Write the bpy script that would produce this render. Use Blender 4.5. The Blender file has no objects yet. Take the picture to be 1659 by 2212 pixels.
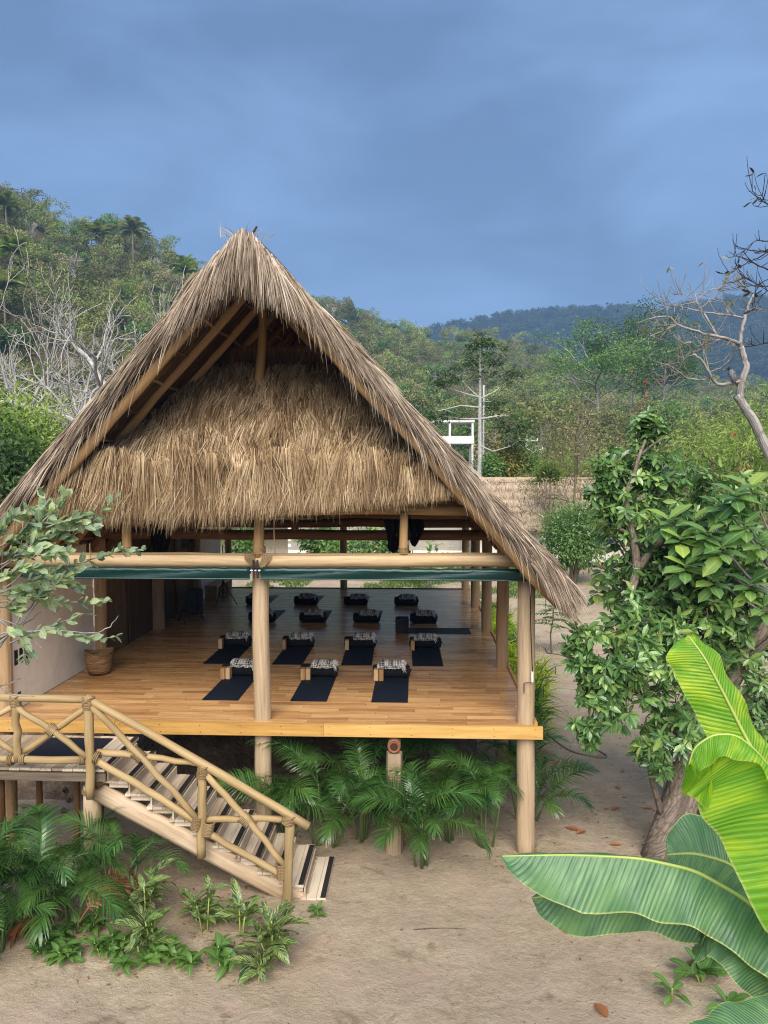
import bpy, math, random
import numpy as np

# ------------------------------------------------------------------ camera, sky, sun, exposure
SC = bpy.context.scene
C = SC.collection
CAM_Z, F_PX, YAW, PITCH = 5.83, 1661.0 / 2212.0, math.radians(2.42), math.radians(2.86)
cam = bpy.data.cameras.new('camera'); cam_o = bpy.data.objects.new('camera', cam); C.objects.link(cam_o)
cam.sensor_fit = 'VERTICAL'; cam.sensor_height = 36.0; cam.lens = 36.0 * F_PX
cam.clip_start = 0.05; cam.clip_end = 6000
cam_o.location = (0, 0, CAM_Z); cam_o.rotation_euler = (math.pi / 2 - PITCH, 0, YAW)
SC.camera = cam_o

SUN_EL, SUN_AZ = math.radians(39), math.radians(180)      # azimuth clockwise from +Y (behind the camera, to the right)
world = bpy.data.worlds.new('World'); SC.world = world; world.use_nodes = True
wt = world.node_tree; wt.nodes.clear()
w_out = wt.nodes.new('ShaderNodeOutputWorld'); w_bg = wt.nodes.new('ShaderNodeBackground')
w_sky = wt.nodes.new('ShaderNodeTexSky'); w_sky.sky_type = 'NISHITA'; w_sky.sun_disc = False
w_sky.sun_elevation = SUN_EL; w_sky.sun_rotation = SUN_AZ; w_sky.air_density = 1.0; w_sky.dust_density = 2.0; w_sky.ozone_density = 2.0
w_tc = wt.nodes.new('ShaderNodeTexCoord'); w_map = wt.nodes.new('ShaderNodeMapping'); w_map.inputs['Scale'].default_value = (1.0, 1.0, 2.6)
w_n = wt.nodes.new('ShaderNodeTexNoise'); w_n.inputs['Scale'].default_value = 2.9; w_n.inputs['Detail'].default_value = 8; w_n.inputs['Roughness'].default_value = 0.5
w_n.inputs['Distortion'].default_value = 0.25
w_r = wt.nodes.new('ShaderNodeValToRGB')
w_r.color_ramp.elements[0].position = 0.35; w_r.color_ramp.elements[0].color = (0.28, 0.47, 0.88, 1)
w_r.color_ramp.elements[1].position = 0.64; w_r.color_ramp.elements[1].color = (0.70, 1.13, 1.92, 1)
w_mix = wt.nodes.new('ShaderNodeMixRGB'); w_mix.inputs[0].default_value = 0.86
wt.links.new(w_tc.outputs['Generated'], w_map.inputs['Vector']); wt.links.new(w_map.outputs[0], w_n.inputs['Vector'])
wt.links.new(w_n.outputs[0], w_r.inputs[0]); wt.links.new(w_sky.outputs[0], w_mix.inputs[1]); wt.links.new(w_r.outputs[0], w_mix.inputs[2])
wt.links.new(w_mix.outputs[0], w_bg.inputs[0]); w_bg.inputs[1].default_value = 0.06
wt.links.new(w_bg.outputs[0], w_out.inputs[0])

sun = bpy.data.lights.new('sun', 'SUN'); sun.energy = 1.5; sun.angle = math.radians(52); sun.color = (1.0, 0.93, 0.82)
sun_o = bpy.data.objects.new('sun', sun); C.objects.link(sun_o)
sun_o.rotation_euler = (math.pi / 2 - SUN_EL, 0, math.pi - SUN_AZ); sun_o.location = (5, -20, 30)

vs = SC.view_settings; vs.view_transform = 'Standard'; vs.look = 'None'; vs.exposure = 2.62; vs.gamma = 1.0; vs.use_curve_mapping = False
SC.render.engine = 'CYCLES'
cy = SC.cycles
cy.use_denoising = True; cy.max_bounces = 6; cy.diffuse_bounces = 4; cy.glossy_bounces = 2; cy.transmission_bounces = 4
cy.transparent_max_bounces = 6; cy.volume_bounces = 0; cy.caustics_reflective = False; cy.caustics_refractive = False
cy.sample_clamp_indirect = 4.0
cy.denoiser = 'OPENIMAGEDENOISE'; cy.denoising_prefilter = 'NONE'; cy.denoising_input_passes = 'RGB_ALBEDO_NORMAL'; cy.filter_width = 1.15

# ------------------------------------------------------------------ helpers
def drng(s): return np.random.default_rng(abs(int(s)))
RNG = drng(7)
random.seed(7)
WL = {}                                        # world location of each object's origin

def at(x, y, Y):
    """point at depth Y on the sight line through the photograph point (x, y) of a 1659 x 2212 view"""
    a = (x - 829.5) / 1661.0; b = (1106.0 - y) / 1661.0
    fh = math.cos(PITCH) + math.sin(PITCH) * b; up = b * math.cos(PITCH) - math.sin(PITCH)
    rx = -math.sin(YAW) * fh + math.cos(YAW) * a; ry = math.cos(YAW) * fh + math.sin(YAW) * a
    t = Y / ry
    return np.array((rx * t, Y, CAM_Z + up * t))

def unit(v):
    v = np.asarray(v, float); return v / (np.linalg.norm(v, axis=-1, keepdims=True) + 1e-9)

class MB:
    """collects vertices and faces for one mesh"""
    def __init__(s): s.V = []; s.F = []; s.U = []; s.n = 0
    def add(s, V, faces, UV=None):
        V = np.asarray(V, float).reshape(-1, 3)
        for f in faces:
            f = np.asarray(f, int)
            if f.size: s.F.append(f + s.n)
        s.V.append(V); s.U.append(np.zeros((len(V), 2)) if UV is None else np.asarray(UV, float).reshape(-1, 2)); s.n += len(V)
        return s
    def mesh(s, name, smooth=False, mats=None):
        me = bpy.data.meshes.new(name)
        if not s.V: return me
        V = np.concatenate(s.V); U = np.concatenate(s.U)
        loops = np.concatenate([f.ravel() for f in s.F]).astype(np.int32)
        counts = np.concatenate([np.full(len(f), f.shape[1]) for f in s.F])
        starts = (np.cumsum(counts) - counts).astype(np.int32)
        me.vertices.add(len(V)); me.vertices.foreach_set('co', V.astype(np.float32).ravel())
        me.loops.add(len(loops)); me.loops.foreach_set('vertex_index', loops)
        me.polygons.add(len(counts)); me.polygons.foreach_set('loop_start', starts)
        uv = me.uv_layers.new(name='UVMap'); uv.data.foreach_set('uv', U[loops].astype(np.float32).ravel())
        me.polygons.foreach_set('use_smooth', np.full(len(counts), bool(smooth)))
        me.update(calc_edges=True)
        return me
    def box(s, c, size, R=None):
        h = np.array(size) / 2.0
        V = np.array([(x, y, z) for x in (-1, 1) for y in (-1, 1) for z in (-1, 1)], float) * h
        U = V[:, [0, 2]].copy()
        if R is not None: V = V @ np.array(R).T
        return s.add(V + np.array(c), [np.array([(0, 1, 3, 2), (4, 6, 7, 5), (0, 4, 5, 1), (2, 3, 7, 6), (0, 2, 6, 4), (1, 5, 7, 3)])], U)
    def tube(s, pts, rad, n=8, caps=True, wob=0.0, v0=0.0, seed=0):
        P = np.asarray(pts, float); m = len(P)
        rad = np.full(m, rad, float) if np.isscalar(rad) else np.asarray(rad, float)
        T = np.gradient(P, axis=0); T = unit(T)
        ref = np.array((0, 0, 1.0)) if abs(T[0][2]) < 0.9 else np.array((1.0, 0, 0))
        a = unit(np.cross(ref, T[0])); V = []; U = []
        seg = np.concatenate([[0], np.cumsum(np.linalg.norm(np.diff(P, axis=0), axis=1))]) + v0
        th = np.linspace(0, 2 * math.pi, n, endpoint=False)
        rg = drng(seed)
        ph = rg.uniform(0, 6.3, 3)
        for i in range(m):
            a = unit(a - T[i] * np.dot(a, T[i])); b = np.cross(T[i], a)
            w = 1 + wob * (np.sin(2 * th + ph[0] + seg[i] * .7) + .7 * np.sin(3 * th + ph[1] - seg[i]) + .6 * np.sin(seg[i] * 2.3 + ph[2]))
            V.append(P[i] + (np.cos(th) * w)[:, None] * a * rad[i] + (np.sin(th) * w)[:, None] * b * rad[i])
            U.append(np.stack([th * max(rad[i], .02) , np.full(n, seg[i])], 1))
        V = np.concatenate(V); U = np.concatenate(U)
        i = np.arange(m - 1)[:, None] * n; j = np.arange(n)[None, :]; k = (j + 1) % n
        q = np.stack([i + j, i + k, i + n + k, i + n + j], -1).reshape(-1, 4)
        fs = [q]
        if caps: fs += [np.arange(n)[::-1][None, :], (np.arange(n) + (m - 1) * n)[None, :]]
        return s.add(V, fs, U)
    def lathe(s, prof, c=(0, 0, 0), n=20, R=None):
        prof = np.array(prof, float); m = len(prof); th = np.linspace(0, 2 * math.pi, n, endpoint=False)
        V = np.stack([prof[:, :1] * np.cos(th), prof[:, :1] * np.sin(th), np.repeat(prof[:, 1:2], n, 1)], -1).reshape(-1, 3)
        U = np.stack([np.tile(th, m), np.repeat(prof[:, 1], n)], 1)
        if R is not None: V = V @ np.array(R).T
        i = np.arange(m - 1)[:, None] * n; j = np.arange(n)[None, :]; k = (j + 1) % n
        q = np.stack([i + j, i + k, i + n + k, i + n + j], -1).reshape(-1, 4)
        return s.add(V + np.array(c), [q], U)
    def grid(s, P, UV=None, double=False):
        """P: (m, n, 3) surface"""
        m, n = P.shape[:2]
        i = np.arange(m - 1)[:, None] * n; j = np.arange(n - 1)[None, :]
        q = np.stack([i + j, i + j + 1, i + n + j + 1, i + n + j], -1).reshape(-1, 4)
        if UV is None:
            UV = np.stack(np.meshgrid(np.linspace(0, 1, m), np.linspace(0, 1, n), indexing='ij'), -1)
        return s.add(P.reshape(-1, 3), [q], UV.reshape(-1, 2))
    def strands(s, root, d, L, W, grav=0.25, segs=3, side=None, taper=0.15, tone=None):
        """thin tapering ribbons, one island each"""
        N = len(root); d = unit(d); L = np.broadcast_to(L, (N,)).astype(float); W = np.broadcast_to(W, (N,)).astype(float)
        if side is None:
            side = unit(np.cross(d, RNG.normal(size=(N, 3))))
        V = np.zeros((N, segs + 1, 2, 3)); p = root.astype(float).copy(); dd = d.copy()
        g = np.broadcast_to(grav, (N,))[:, None]
        for k in range(segs + 1):
            w = W * (1 - (1 - taper) * (k / segs) ** 1.5) * 0.5
            V[:, k, 0] = p - side * w[:, None]; V[:, k, 1] = p + side * w[:, None]
            p = p + dd * (L / segs)[:, None]
            dd = unit(dd + np.array((0, 0, -1.0)) * g / segs)
        b = np.arange(N)[:, None] * (2 * (segs + 1)); k = np.arange(segs)[None, :] * 2
        q = np.stack([b + k, b + k + 1, b + k + 3, b + k + 2], -1).reshape(-1, 4)
        U = np.zeros((N, segs + 1, 2, 2)); U[..., 1] = np.linspace(0, 1, segs + 1)[None, :, None]; U[..., 0] = .5 if tone is None else np.asarray(tone)[:, None, None]
        return s.add(V.reshape(-1, 3), [q], U.reshape(-1, 2))
    def leaves(s, P, D, Nn, L, W, fold=0.18, curl=0.25, simple=False, wide=0.45):
        """leaf blades, one island each; simple = one kite-shaped quad"""
        N = len(P); D = unit(D); Sd = unit(np.cross(D, Nn)); Nn = np.cross(Sd, D)
        L = np.broadcast_to(L, (N,)).astype(float)[:, None]; W = np.broadcast_to(W, (N,)).astype(float)[:, None] * .5
        if simple:
            V = np.stack([P, P + D * L * wide + Sd * W, P + D * L - Nn * L * curl, P + D * L * wide - Sd * W], 1)
            f = np.arange(N)[:, None] * 4 + np.arange(4)[None, :]
            U = np.tile(np.array([(0, 0), (1, wide), (0, 1), (-1, wide)], float), (N, 1))
            return s.add(V.reshape(-1, 3), [f], U)
        def st(t, w, sd):
            return P + D * L * t - Nn * L * curl * t * t + Sd * W * w * sd + Nn * W * fold * w * abs(sd)
        V = np.stack([P, st(.3, .85, -1), st(.3, 1, 0), st(.3, .85, 1), st(.68, .9, -1), st(.68, 1, 0), st(.68, .9, 1), st(1, 0, 0)], 1)
        b = np.arange(N)[:, None] * 8
        tri = np.concatenate([b + np.array(t)[None, :] for t in ((0, 2, 1), (0, 3, 2), (4, 5, 7), (5, 6, 7))])
        qd = np.concatenate([b + np.array(t)[None, :] for t in ((1, 2, 5, 4), (2, 3, 6, 5))])
        U = np.tile(np.array([(0, 0), (-1, .3), (0, .3), (1, .3), (-1, .68), (0, .68), (1, .68), (0, 1)], float), (N, 1))
        return s.add(V.reshape(-1, 3), [tri, qd], U)

def wloc(o): return np.array(WL.get(o.name, (0, 0, 0)), float)

def link(name, data, parent=None, w=(0, 0, 0)):
    o = bpy.data.objects.new(name, data); C.objects.link(o)
    w = np.array(w, float); WL[o.name] = w
    if parent is not None:
        o.parent = parent; o.location = w - wloc(parent)
    else: o.location = w
    return o

def put(name, mb, mat, parent=None, smooth=False, kind=None, base=None):
    """one mesh object from world-space geometry; its origin goes to `base` when it is a thing of its own"""
    me = mb.mesh(name, smooth) if isinstance(mb, MB) else mb
    if base is not None and parent is None:
        me.transform(__import__('mathutils').Matrix.Translation([-float(b) for b in base]))
    if mat is not None: me.materials.append(mat)
    o = link(name, me, parent, base if (base is not None and parent is None) else (0, 0, 0))
    if kind: o['kind'] = kind
    return o

def inst(name, me, parent, w, rot=(0, 0, 0), scale=(1, 1, 1)):
    o = link(name, me, parent, w); o.rotation_euler = rot; o.scale = scale
    return o

def tag(o, label, cat, group=None):
    o['label'] = label; o['category'] = cat
    if group: o['group'] = group
    return o

def thing(name, label, cat, loc, group=None):
    return tag(link(name, None, None, loc), label, cat, group)

def struct(o): o['kind'] = 'structure'; return o

# ------------------------------------------------------------------ materials
class NT:
    def __init__(s, name):
        s.m = bpy.data.materials.new(name); s.m.use_nodes = True; s.t = s.m.node_tree; s.t.nodes.clear()
        s.out = s.t.nodes.new('ShaderNodeOutputMaterial')
    def n(s, kind, ins=None, **kw):
        nd = s.t.nodes.new(kind)
        for k, v in kw.items(): setattr(nd, k, v)
        for k, v in (ins or {}).items(): s.set(nd, k, v)
        return nd
    def set(s, nd, k, v):
        sock = nd.inputs[k]
        if isinstance(v, bpy.types.NodeSocket): s.t.links.new(v, sock)
        elif isinstance(v, bpy.types.Node): s.t.links.new(v.outputs[0], sock)
        else:
            if sock.type == 'RGBA' and len(v) == 3: v = (*v, 1)
            sock.default_value = v
    def ramp(s, fac, stops, interp='LINEAR'):
        r = s.n('ShaderNodeValToRGB', {0: fac}); cr = r.color_ramp; cr.interpolation = interp
        while len(cr.elements) < len(stops): cr.elements.new(0.5)
        for e, (p, c) in zip(cr.elements, stops): e.position = p; e.color = (*c, 1)
        return r.outputs[0]
    def noise(s, vec, scale, detail=3, rough=.55, dist=0.0, sc3=None):
        if sc3 is not None: vec = s.n('ShaderNodeMapping', {'Vector': vec, 'Scale': sc3}).outputs[0]
        d = {'Scale': scale, 'Detail': detail, 'Roughness': rough, 'Distortion': dist}
        if vec is not None: d['Vector'] = vec
        return s.n('ShaderNodeTexNoise', d).outputs[0]
    def mix(s, f, a, b, mode='MIX'):
        return s.n('ShaderNodeMixRGB', {0: f, 1: a, 2: b}, blend_type=mode).outputs[0]
    def math(s, op, a, b=0.0):
        return s.n('ShaderNodeMath', {0: a, 1: b}, operation=op).outputs[0]
    def bump(s, h, strength=.3, dist=.02):
        return s.n('ShaderNodeBump', {'Strength': strength, 'Distance': dist, 'Height': h}).outputs[0]
    def geo(s, o): return s.n('ShaderNodeNewGeometry').outputs[o]
    def tc(s, o): return s.n('ShaderNodeTexCoord').outputs[o]
    def rnd(s): return s.n('ShaderNodeObjectInfo').outputs['Random']
    def bsdf(s, col, rough=.7, nrm=None, spec=.3, metal=0.0):
        d = {'Base Color': col, 'Roughness': rough, 'Specular IOR Level': spec, 'Metallic': metal}
        if nrm is not None: d['Normal'] = nrm
        return s.n('ShaderNodeBsdfPrincipled', d)
    def done(s, sh):
        s.t.links.new(sh.outputs[0] if isinstance(sh, bpy.types.Node) else sh, s.out.inputs[0]); return s.m

def m_plain(name, col, rough=.6, spec=.3, metal=0.0, var=.15, scale=6, bump=0.0):
    t = NT(name); nz = t.noise(t.tc('Object'), scale, 4)
    c = t.mix(nz, [x * (1 - var) for x in col], [min(1, x * (1 + var)) for x in col])
    return t.done(t.bsdf(c, rough, t.bump(nz, bump) if bump else None, spec, metal))

def m_pole(name, a, b, c, dark=.35, streak=(22, 22, 1.3)):
    """peeled timber: streaks along the pole (UV v runs along it), knots and weathering"""
    t = NT(name); uv = t.tc('UV'); r = t.rnd()
    off = t.n('ShaderNodeVectorMath', {0: uv, 1: t.n('ShaderNodeCombineXYZ', {0: t.math('MULTIPLY', r, 37.0), 1: t.math('MULTIPLY', r, 91.0)}).outputs[0]}, operation='ADD').outputs[0]
    st = t.noise(off, 1.0, 5, .6, .3, (streak[0], streak[2], 1))
    big = t.noise(off, 1.0, 3, .5, .6, (3.0, .9, 1))
    col = t.ramp(st, [(.25, a), (.5, b), (.78, c)])
    col = t.mix(t.math('MULTIPLY', big, .55), col, b, 'MULTIPLY')
    kn = t.ramp(t.noise(off, 1.0, 2, .5, 0, (9.0, 2.6, 1)), [(.70, (0, 0, 0)), (.78, (1, 1, 1))])
    col = t.mix(t.math('MULTIPLY', kn, dark), col, [x * .35 for x in a])
    v = t.math('ADD', t.math('MULTIPLY', r, .3), .85)
    col = t.mix(1.0, col, t.n('ShaderNodeCombineXYZ', {0: v, 1: v, 2: v}).outputs[0], 'MULTIPLY')
    return t.done(t.bsdf(col, .62, t.bump(st, .35, .012), .25))

def m_plank(name, cols, rough=.5, spec=.3, axis=0, streak=26.0, var=.5, bump=.15):
    """sawn board: grain along world axis, tone different for each board"""
    t = NT(name); r = t.rnd(); pos = t.geo('Position')
    off = t.n('ShaderNodeVectorMath', {0: pos, 1: t.n('ShaderNodeCombineXYZ', {0: t.math('MULTIPLY', r, 57.0), 1: t.math('MULTIPLY', r, 133.0), 2: r}).outputs[0]}, operation='ADD').outputs[0]
    sc = [streak] * 3; sc[axis] = streak * .06
    g = t.noise(off, 1.0, 5, .62, .5, sc); sc2 = [7.0] * 3; sc2[axis] = .8
    h = t.noise(off, 1.0, 3, .5, .8, sc2)
    f = t.math('ADD', t.math('MULTIPLY', g, .62), t.math('ADD', t.math('MULTIPLY', h, .35), t.math('MULTIPLY', t.math('SUBTRACT', r, .5), var)))
    col = t.ramp(f, [(.22, cols[0]), (.45, cols[1]), (.62, cols[2]), (.85, cols[3])])
    return t.done(t.bsdf(col, t.math('ADD', t.math('MULTIPLY', g, .2), rough - .1), t.bump(g, bump, .006), spec))

def m_leaf(name, cols, rough=.45, trans=.35, spec=.4, tcol=None, vein=0.0, hue=None, ns=1.3, tree=0.0):
    """foliage: every blade (mesh island) has its own tone; light passes through"""
    t = NT(name); isl = t.geo('Random Per Island'); r = t.rnd()
    nz = t.noise(t.geo('Position'), ns, 2)
    f = t.math('ADD', t.math('MULTIPLY', isl, .75), t.math('MULTIPLY', t.math('SUBTRACT', nz, .38), .9))
    n = len(cols); col = t.ramp(f, [(i / (n - 1), c) for i, c in enumerate(cols)])
    if hue is not None: col = t.mix(t.math('MULTIPLY', r, hue[1]), col, hue[0])
    if tree:
        v = t.math('ADD', t.math('MULTIPLY', t.math('FRACT', t.math('MULTIPLY', r, 7.31)), tree), 1 - tree * .5); col = t.mix(1.0, col, t.n('ShaderNodeCombineXYZ', {0: v, 1: v, 2: v}).outputs[0], 'MULTIPLY')
    nrm = None
    if vein:
        u = t.n('ShaderNodeSeparateXYZ', {0: t.tc('UV')}).outputs
        mid = t.ramp(t.math('ABSOLUTE', u[0]), [(0.0, (1, 1, 1)), (.12, (0, 0, 0))])
        col = t.mix(t.math('MULTIPLY', mid, vein), col, [min(1, x * 2.2 + .05) for x in cols[-1]])
    p = t.bsdf(col, rough, nrm, spec)
    tr = t.n('ShaderNodeBsdfTranslucent', {0: t.mix(1.0, col, tcol or (1.5, 1.6, .6), 'MULTIPLY')})
    return t.done(t.n('ShaderNodeMixShader', {0: trans, 1: p.outputs[0], 2: tr.outputs[0]}))

def m_thatch(name, stops, trans=.12):
    t = NT(name); isl = t.geo('Random Per Island'); nz = t.noise(t.geo('Position'), 1.6, 4, .6)
    tone = t.n('ShaderNodeSeparateXYZ', {0: t.tc('UV')}).outputs[0]
    f = t.math('ADD', t.math('MULTIPLY', isl, .62), t.math('ADD', t.math('MULTIPLY', t.math('SUBTRACT', tone, .5), .62), t.math('ADD', t.math('MULTIPLY', t.math('SUBTRACT', nz, .5), .7), .19)))
    col = t.ramp(f, stops)
    p = t.bsdf(col, .75, None, .2)
    tr = t.n('ShaderNodeBsdfTranslucent', {0: col})
    return t.done(t.n('ShaderNodeMixShader', {0: trans, 1: p.outputs[0], 2: tr.outputs[0]}))

M = {}
M['post'] = m_pole('peeled_post_wood', (.26, .165, .085), (.42, .28, .155), (.53, .385, .235))
M['post_pale'] = m_pole('weathered_post_wood', (.30, .22, .14), (.46, .345, .225), (.58, .46, .32))
M['stringer'] = m_pole('stringer_wood', (.36, .26, .17), (.56, .43, .30), (.66, .54, .41), .25)
M['heart'] = m_plain('dark_heartwood', (.045, .02, .014), .8, var=.4, scale=30)
M['beam'] = m_pole('pale_beam_wood', (.36, .25, .145), (.54, .40, .24), (.64, .50, .325), .35)
M['rafter'] = m_pole('rafter_wood', (.24, .145, .06), (.40, .255, .115), (.50, .335, .17), .5)
M['rail'] = m_pole('varnished_rail_wood', (.27, .185, .085), (.39, .28, .14), (.48, .365, .205), .4, (16, 16, 1.1))
M['dark_log'] = m_pole('dark_log_wood', (.09, .045, .02), (.17, .09, .04), (.25, .14, .07))
M['red_end'] = m_plain('cut_log_end', (.24, .085, .045), .7, var=.5, scale=25)
M['floor'] = m_plank('laminate_floor', [(.25, .112, .045), (.45, .232, .093), (.60, .35, .155), (.72, .475, .24)], .28, .5, 0, 24, .24, .05)
M['fascia'] = m_plank('golden_fascia_wood', [(.31, .16, .040), (.45, .25, .068), (.55, .335, .105), (.63, .42, .155)], .5, .3, 0, 22, .4, .15)
M['step'] = m_plank('weathered_step_wood', [(.32, .23, .155), (.52, .405, .29), (.62, .51, .385), (.70, .60, .48)], .8, .15, 1, 30, .45, .25)
M['deckboard'] = m_plank('weathered_landing_wood', [(.30, .22, .15), (.48, .38, .275), (.58, .475, .36), (.66, .56, .44)], .8, .15, 1, 30, .45, .25)
M['reed'] = m_plank('reed_slats', [(.05, .026, .011), (.10, .055, .024), (.16, .095, .045), (.24, .15, .08)], .6, .2, 2, 40, .4, .2)
M['bench'] = m_plank('bench_wood', [(.22, .11, .045), (.34, .19, .085), (.44, .27, .13), (.52, .34, .18)], .45, .3, 1, 22, .2, .1)
M['block'] = m_plank('yoga_block_wood', [(.28, .15, .06), (.40, .24, .11), (.50, .32, .165), (.58, .40, .22)], .6, .3, 2, 30, .5, .1)
M['oldwood'] = m_plank('grey_old_wood', [(.08, .06, .045), (.17, .135, .10), (.26, .21, .165), (.34, .29, .24)], .85, .1, 0, 22, .5, .3)
M['strip'] = m_plain('nonslip_strip_rubber', (.026, .023, .022), .9, .1, var=.5, scale=60, bump=.3)
M['rope'] = m_plank('jute_rope', [(.13, .085, .04), (.22, .15, .075), (.29, .205, .11), (.36, .27, .15)], .9, .1, 2, 60, .3, .5)
M['thatch'] = m_thatch('front_thatch', [(0, (.045, .028, .015)), (.22, (.14, .088, .045)), (.45, (.28, .183, .097)), (.7, (.42, .298, .17)), (1, (.66, .52, .34))])
M['thatch_grey'] = m_thatch('verge_thatch', [(0, (.075, .052, .036)), (.25, (.20, .145, .10)), (.5, (.33, .255, .185)), (.75, (.44, .35, .265)), (1, (.58, .49, .40))])
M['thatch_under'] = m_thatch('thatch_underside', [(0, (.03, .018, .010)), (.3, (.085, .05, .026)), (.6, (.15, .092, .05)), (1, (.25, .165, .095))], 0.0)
M['thatch_far'] = m_thatch('neighbour_thatch', [(0, (.16, .11, .07)), (.3, (.34, .25, .165)), (.6, (.48, .37, .26)), (1, (.64, .53, .40))])
M['metal'] = m_plain('dark_metal', (.03, .03, .03), .4, .5, .6)
M['steel'] = m_plain('galvanised_steel', (.40, .42, .44), .4, .5, .7)
M['black'] = m_plain('black_plastic', (.012, .012, .013), .5, .4)
M['black_cloth'] = m_plain('black_cotton', (.010, .010, .012), .9, .1, var=.5, scale=14, bump=.2)
M['mat_navy'] = m_plain('navy_mat_rubber', (.007, .011, .022), .75, .2, var=.2, scale=30, bump=.1)
M['mat_grey'] = m_plain('grey_mat_rubber', (.018, .023, .026), .6, .3, var=.2, scale=30, bump=.1)
M['grey_cloth'] = m_plain('charcoal_wool', (.04, .038, .038), .95, .1, var=.4, scale=30, bump=.3)
M['fringe'] = m_plain('white_cotton_fringe', (.62, .60, .58), .9, .1)
M['white'] = m_plain('white_plastic', (.75, .74, .70), .5)
M['black_paint'] = m_plain('black_opening', (.01, .01, .011), .7)

def m_plaster(name, col, var=.12):
    t = NT(name); p = t.geo('Position')
    a = t.noise(p, 1.1, 5, .6, .4); b = t.noise(p, 7.0, 5, .65)
    f = t.math('ADD', t.math('MULTIPLY', a, .65), t.math('MULTIPLY', b, .35))
    c = t.ramp(f, [(.25, [x * (1 - var * 1.6) for x in col]), (.5, col), (.75, [min(1, x * (1 + var)) for x in col])])
    return t.done(t.bsdf(c, .85, t.bump(f, .25, .02), .15))
M['plaster'] = m_plaster('interior_plaster', (.80, .76, .68), .14)
M['wall_white'] = m_plaster('white_render', (.72, .69, .60), .08)
M['concrete'] = m_plaster('pale_concrete', (.60, .60, .585), .10)
M['block_grey'] = m_plaster('grey_block', (.34, .31, .27), .2)

def m_blanket():
    t = NT('striped_serape'); u = t.n('ShaderNodeSeparateXYZ', {0: t.tc('UV')}).outputs
    x = u[0]; r = t.rnd()
    K, W, G, T = (.012, .012, .013), (.66, .64, .60), (.22, .21, .20), (.30, .24, .18)
    st = []
    p = 0.0
    for w, c in ((.05, G), (.05, W), (.03, K), (.03, W), (.03, K), (.04, W), (.05, T), (.04, G), (.05, K), (.02, W), (.09, K), (.02, W), (.05, G), (.05, W), (.04, T), (.05, W), (.03, K), (.05, G), (.03, K), (.02, W), (.09, K), (.02, W), (.04, G), (.06, W)):
        st.append((min(p, 1.0), c)); p += w
    cols = t.ramp(t.math('FRACT', t.math('ADD', t.math('MULTIPLY', x, .98), t.math('MULTIPLY', r, .37))), st[:24], 'CONSTANT')
    dia = t.math('GREATER_THAN', t.math('ADD', t.math('SINE', t.math('MULTIPLY', x, 150.0)), t.math('SINE', t.math('MULTIPLY', u[1], 85.0))), 1.15)
    col = t.mix(t.math('MULTIPLY', dia, .8), cols, W)
    nz = t.noise(t.tc('Object'), 60, 3)
    col = t.mix(t.math('MULTIPLY', nz, .4), col, (.5, .5, .5), 'MULTIPLY')
    return t.done(t.bsdf(col, .95, t.bump(nz, .4, .01), .1))
M['blanket'] = m_blanket()

def m_basket():
    t = NT('woven_palm_basket'); u = t.n('ShaderNodeSeparateXYZ', {0: t.tc('UV')}).outputs
    ring = t.math('SINE', t.math('MULTIPLY', u[1], 190.0)); wv = t.math('SINE', t.math('MULTIPLY', u[0], 60.0))
    h = t.math('MULTIPLY', ring, t.math('ADD', t.math('MULTIPLY', wv, .35), .65))
    nz = t.noise(t.tc('Object'), 1.0, 3, .6, .5, (3, 3, 18))
    c = t.ramp(nz, [(.3, (.11, .06, .027)), (.5, (.22, .125, .06)), (.7, (.34, .21, .11))])
    return t.done(t.bsdf(c, .7, t.bump(h, .6, .01), .25))
M['basket'] = m_basket()

def m_blind():
    t = NT('green_vinyl_blind'); nz = t.noise(t.tc('UV'), 1.0, 4, .6, 1.4, (9, 2.2, 1))
    c = t.mix(nz, (.002, .018, .017), (.006, .040, .036))
    return t.done(t.bsdf(c, .3, t.bump(nz, .2, .02), .35))
M['blind'] = m_blind()

def m_bark(name, a, b, scale=1.0):
    t = NT(name); uv = t.tc('UV')
    n1 = t.noise(uv, 1.0, 5, .65, 1.2, (16 * scale, 5 * scale, 1)); n2 = t.noise(uv, 1.0, 3, .5, .6, (4, 1.4, 1))
    v = t.n('ShaderNodeTexVoronoi', {'Vector': t.n('ShaderNodeMapping', {'Vector': uv, 'Scale': (15 * scale, 5 * scale, 1)}).outputs[0], 'Scale': 1.0}, feature='DISTANCE_TO_EDGE').outputs[0]
    f = t.math('ADD', t.math('MULTIPLY', n1, .6), t.math('MULTIPLY', n2, .4))
    c = t.ramp(f, [(.3, a), (.7, b)])
    cr = t.ramp(v, [(0, (0, 0, 0)), (.12, (1, 1, 1))])
    c = t.mix(.45, c, cr, 'MULTIPLY')
    return t.done(t.bsdf(c, .9, t.bump(t.math('ADD', n1, t.math('MULTIPLY', v, .8)), .8, .03), .1))
M['bark'] = m_bark('dark_bark', (.10, .075, .058), (.33, .265, .21))
M['bark_pale'] = m_bark('pale_bark', (.20, .18, .165), (.44, .415, .39), .6)
M['bark_white'] = m_bark('white_bark', (.30, .285, .265), (.56, .54, .51), .5)
M['bark_twig'] = m_bark('silhouette_twig_bark', (.035, .028, .026), (.10, .08, .07))  # darkened to paint in the twigs' silhouette against the sky
M['bark_brown'] = m_bark('brown_twig_bark', (.12, .085, .06), (.26, .20, .15))

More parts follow.
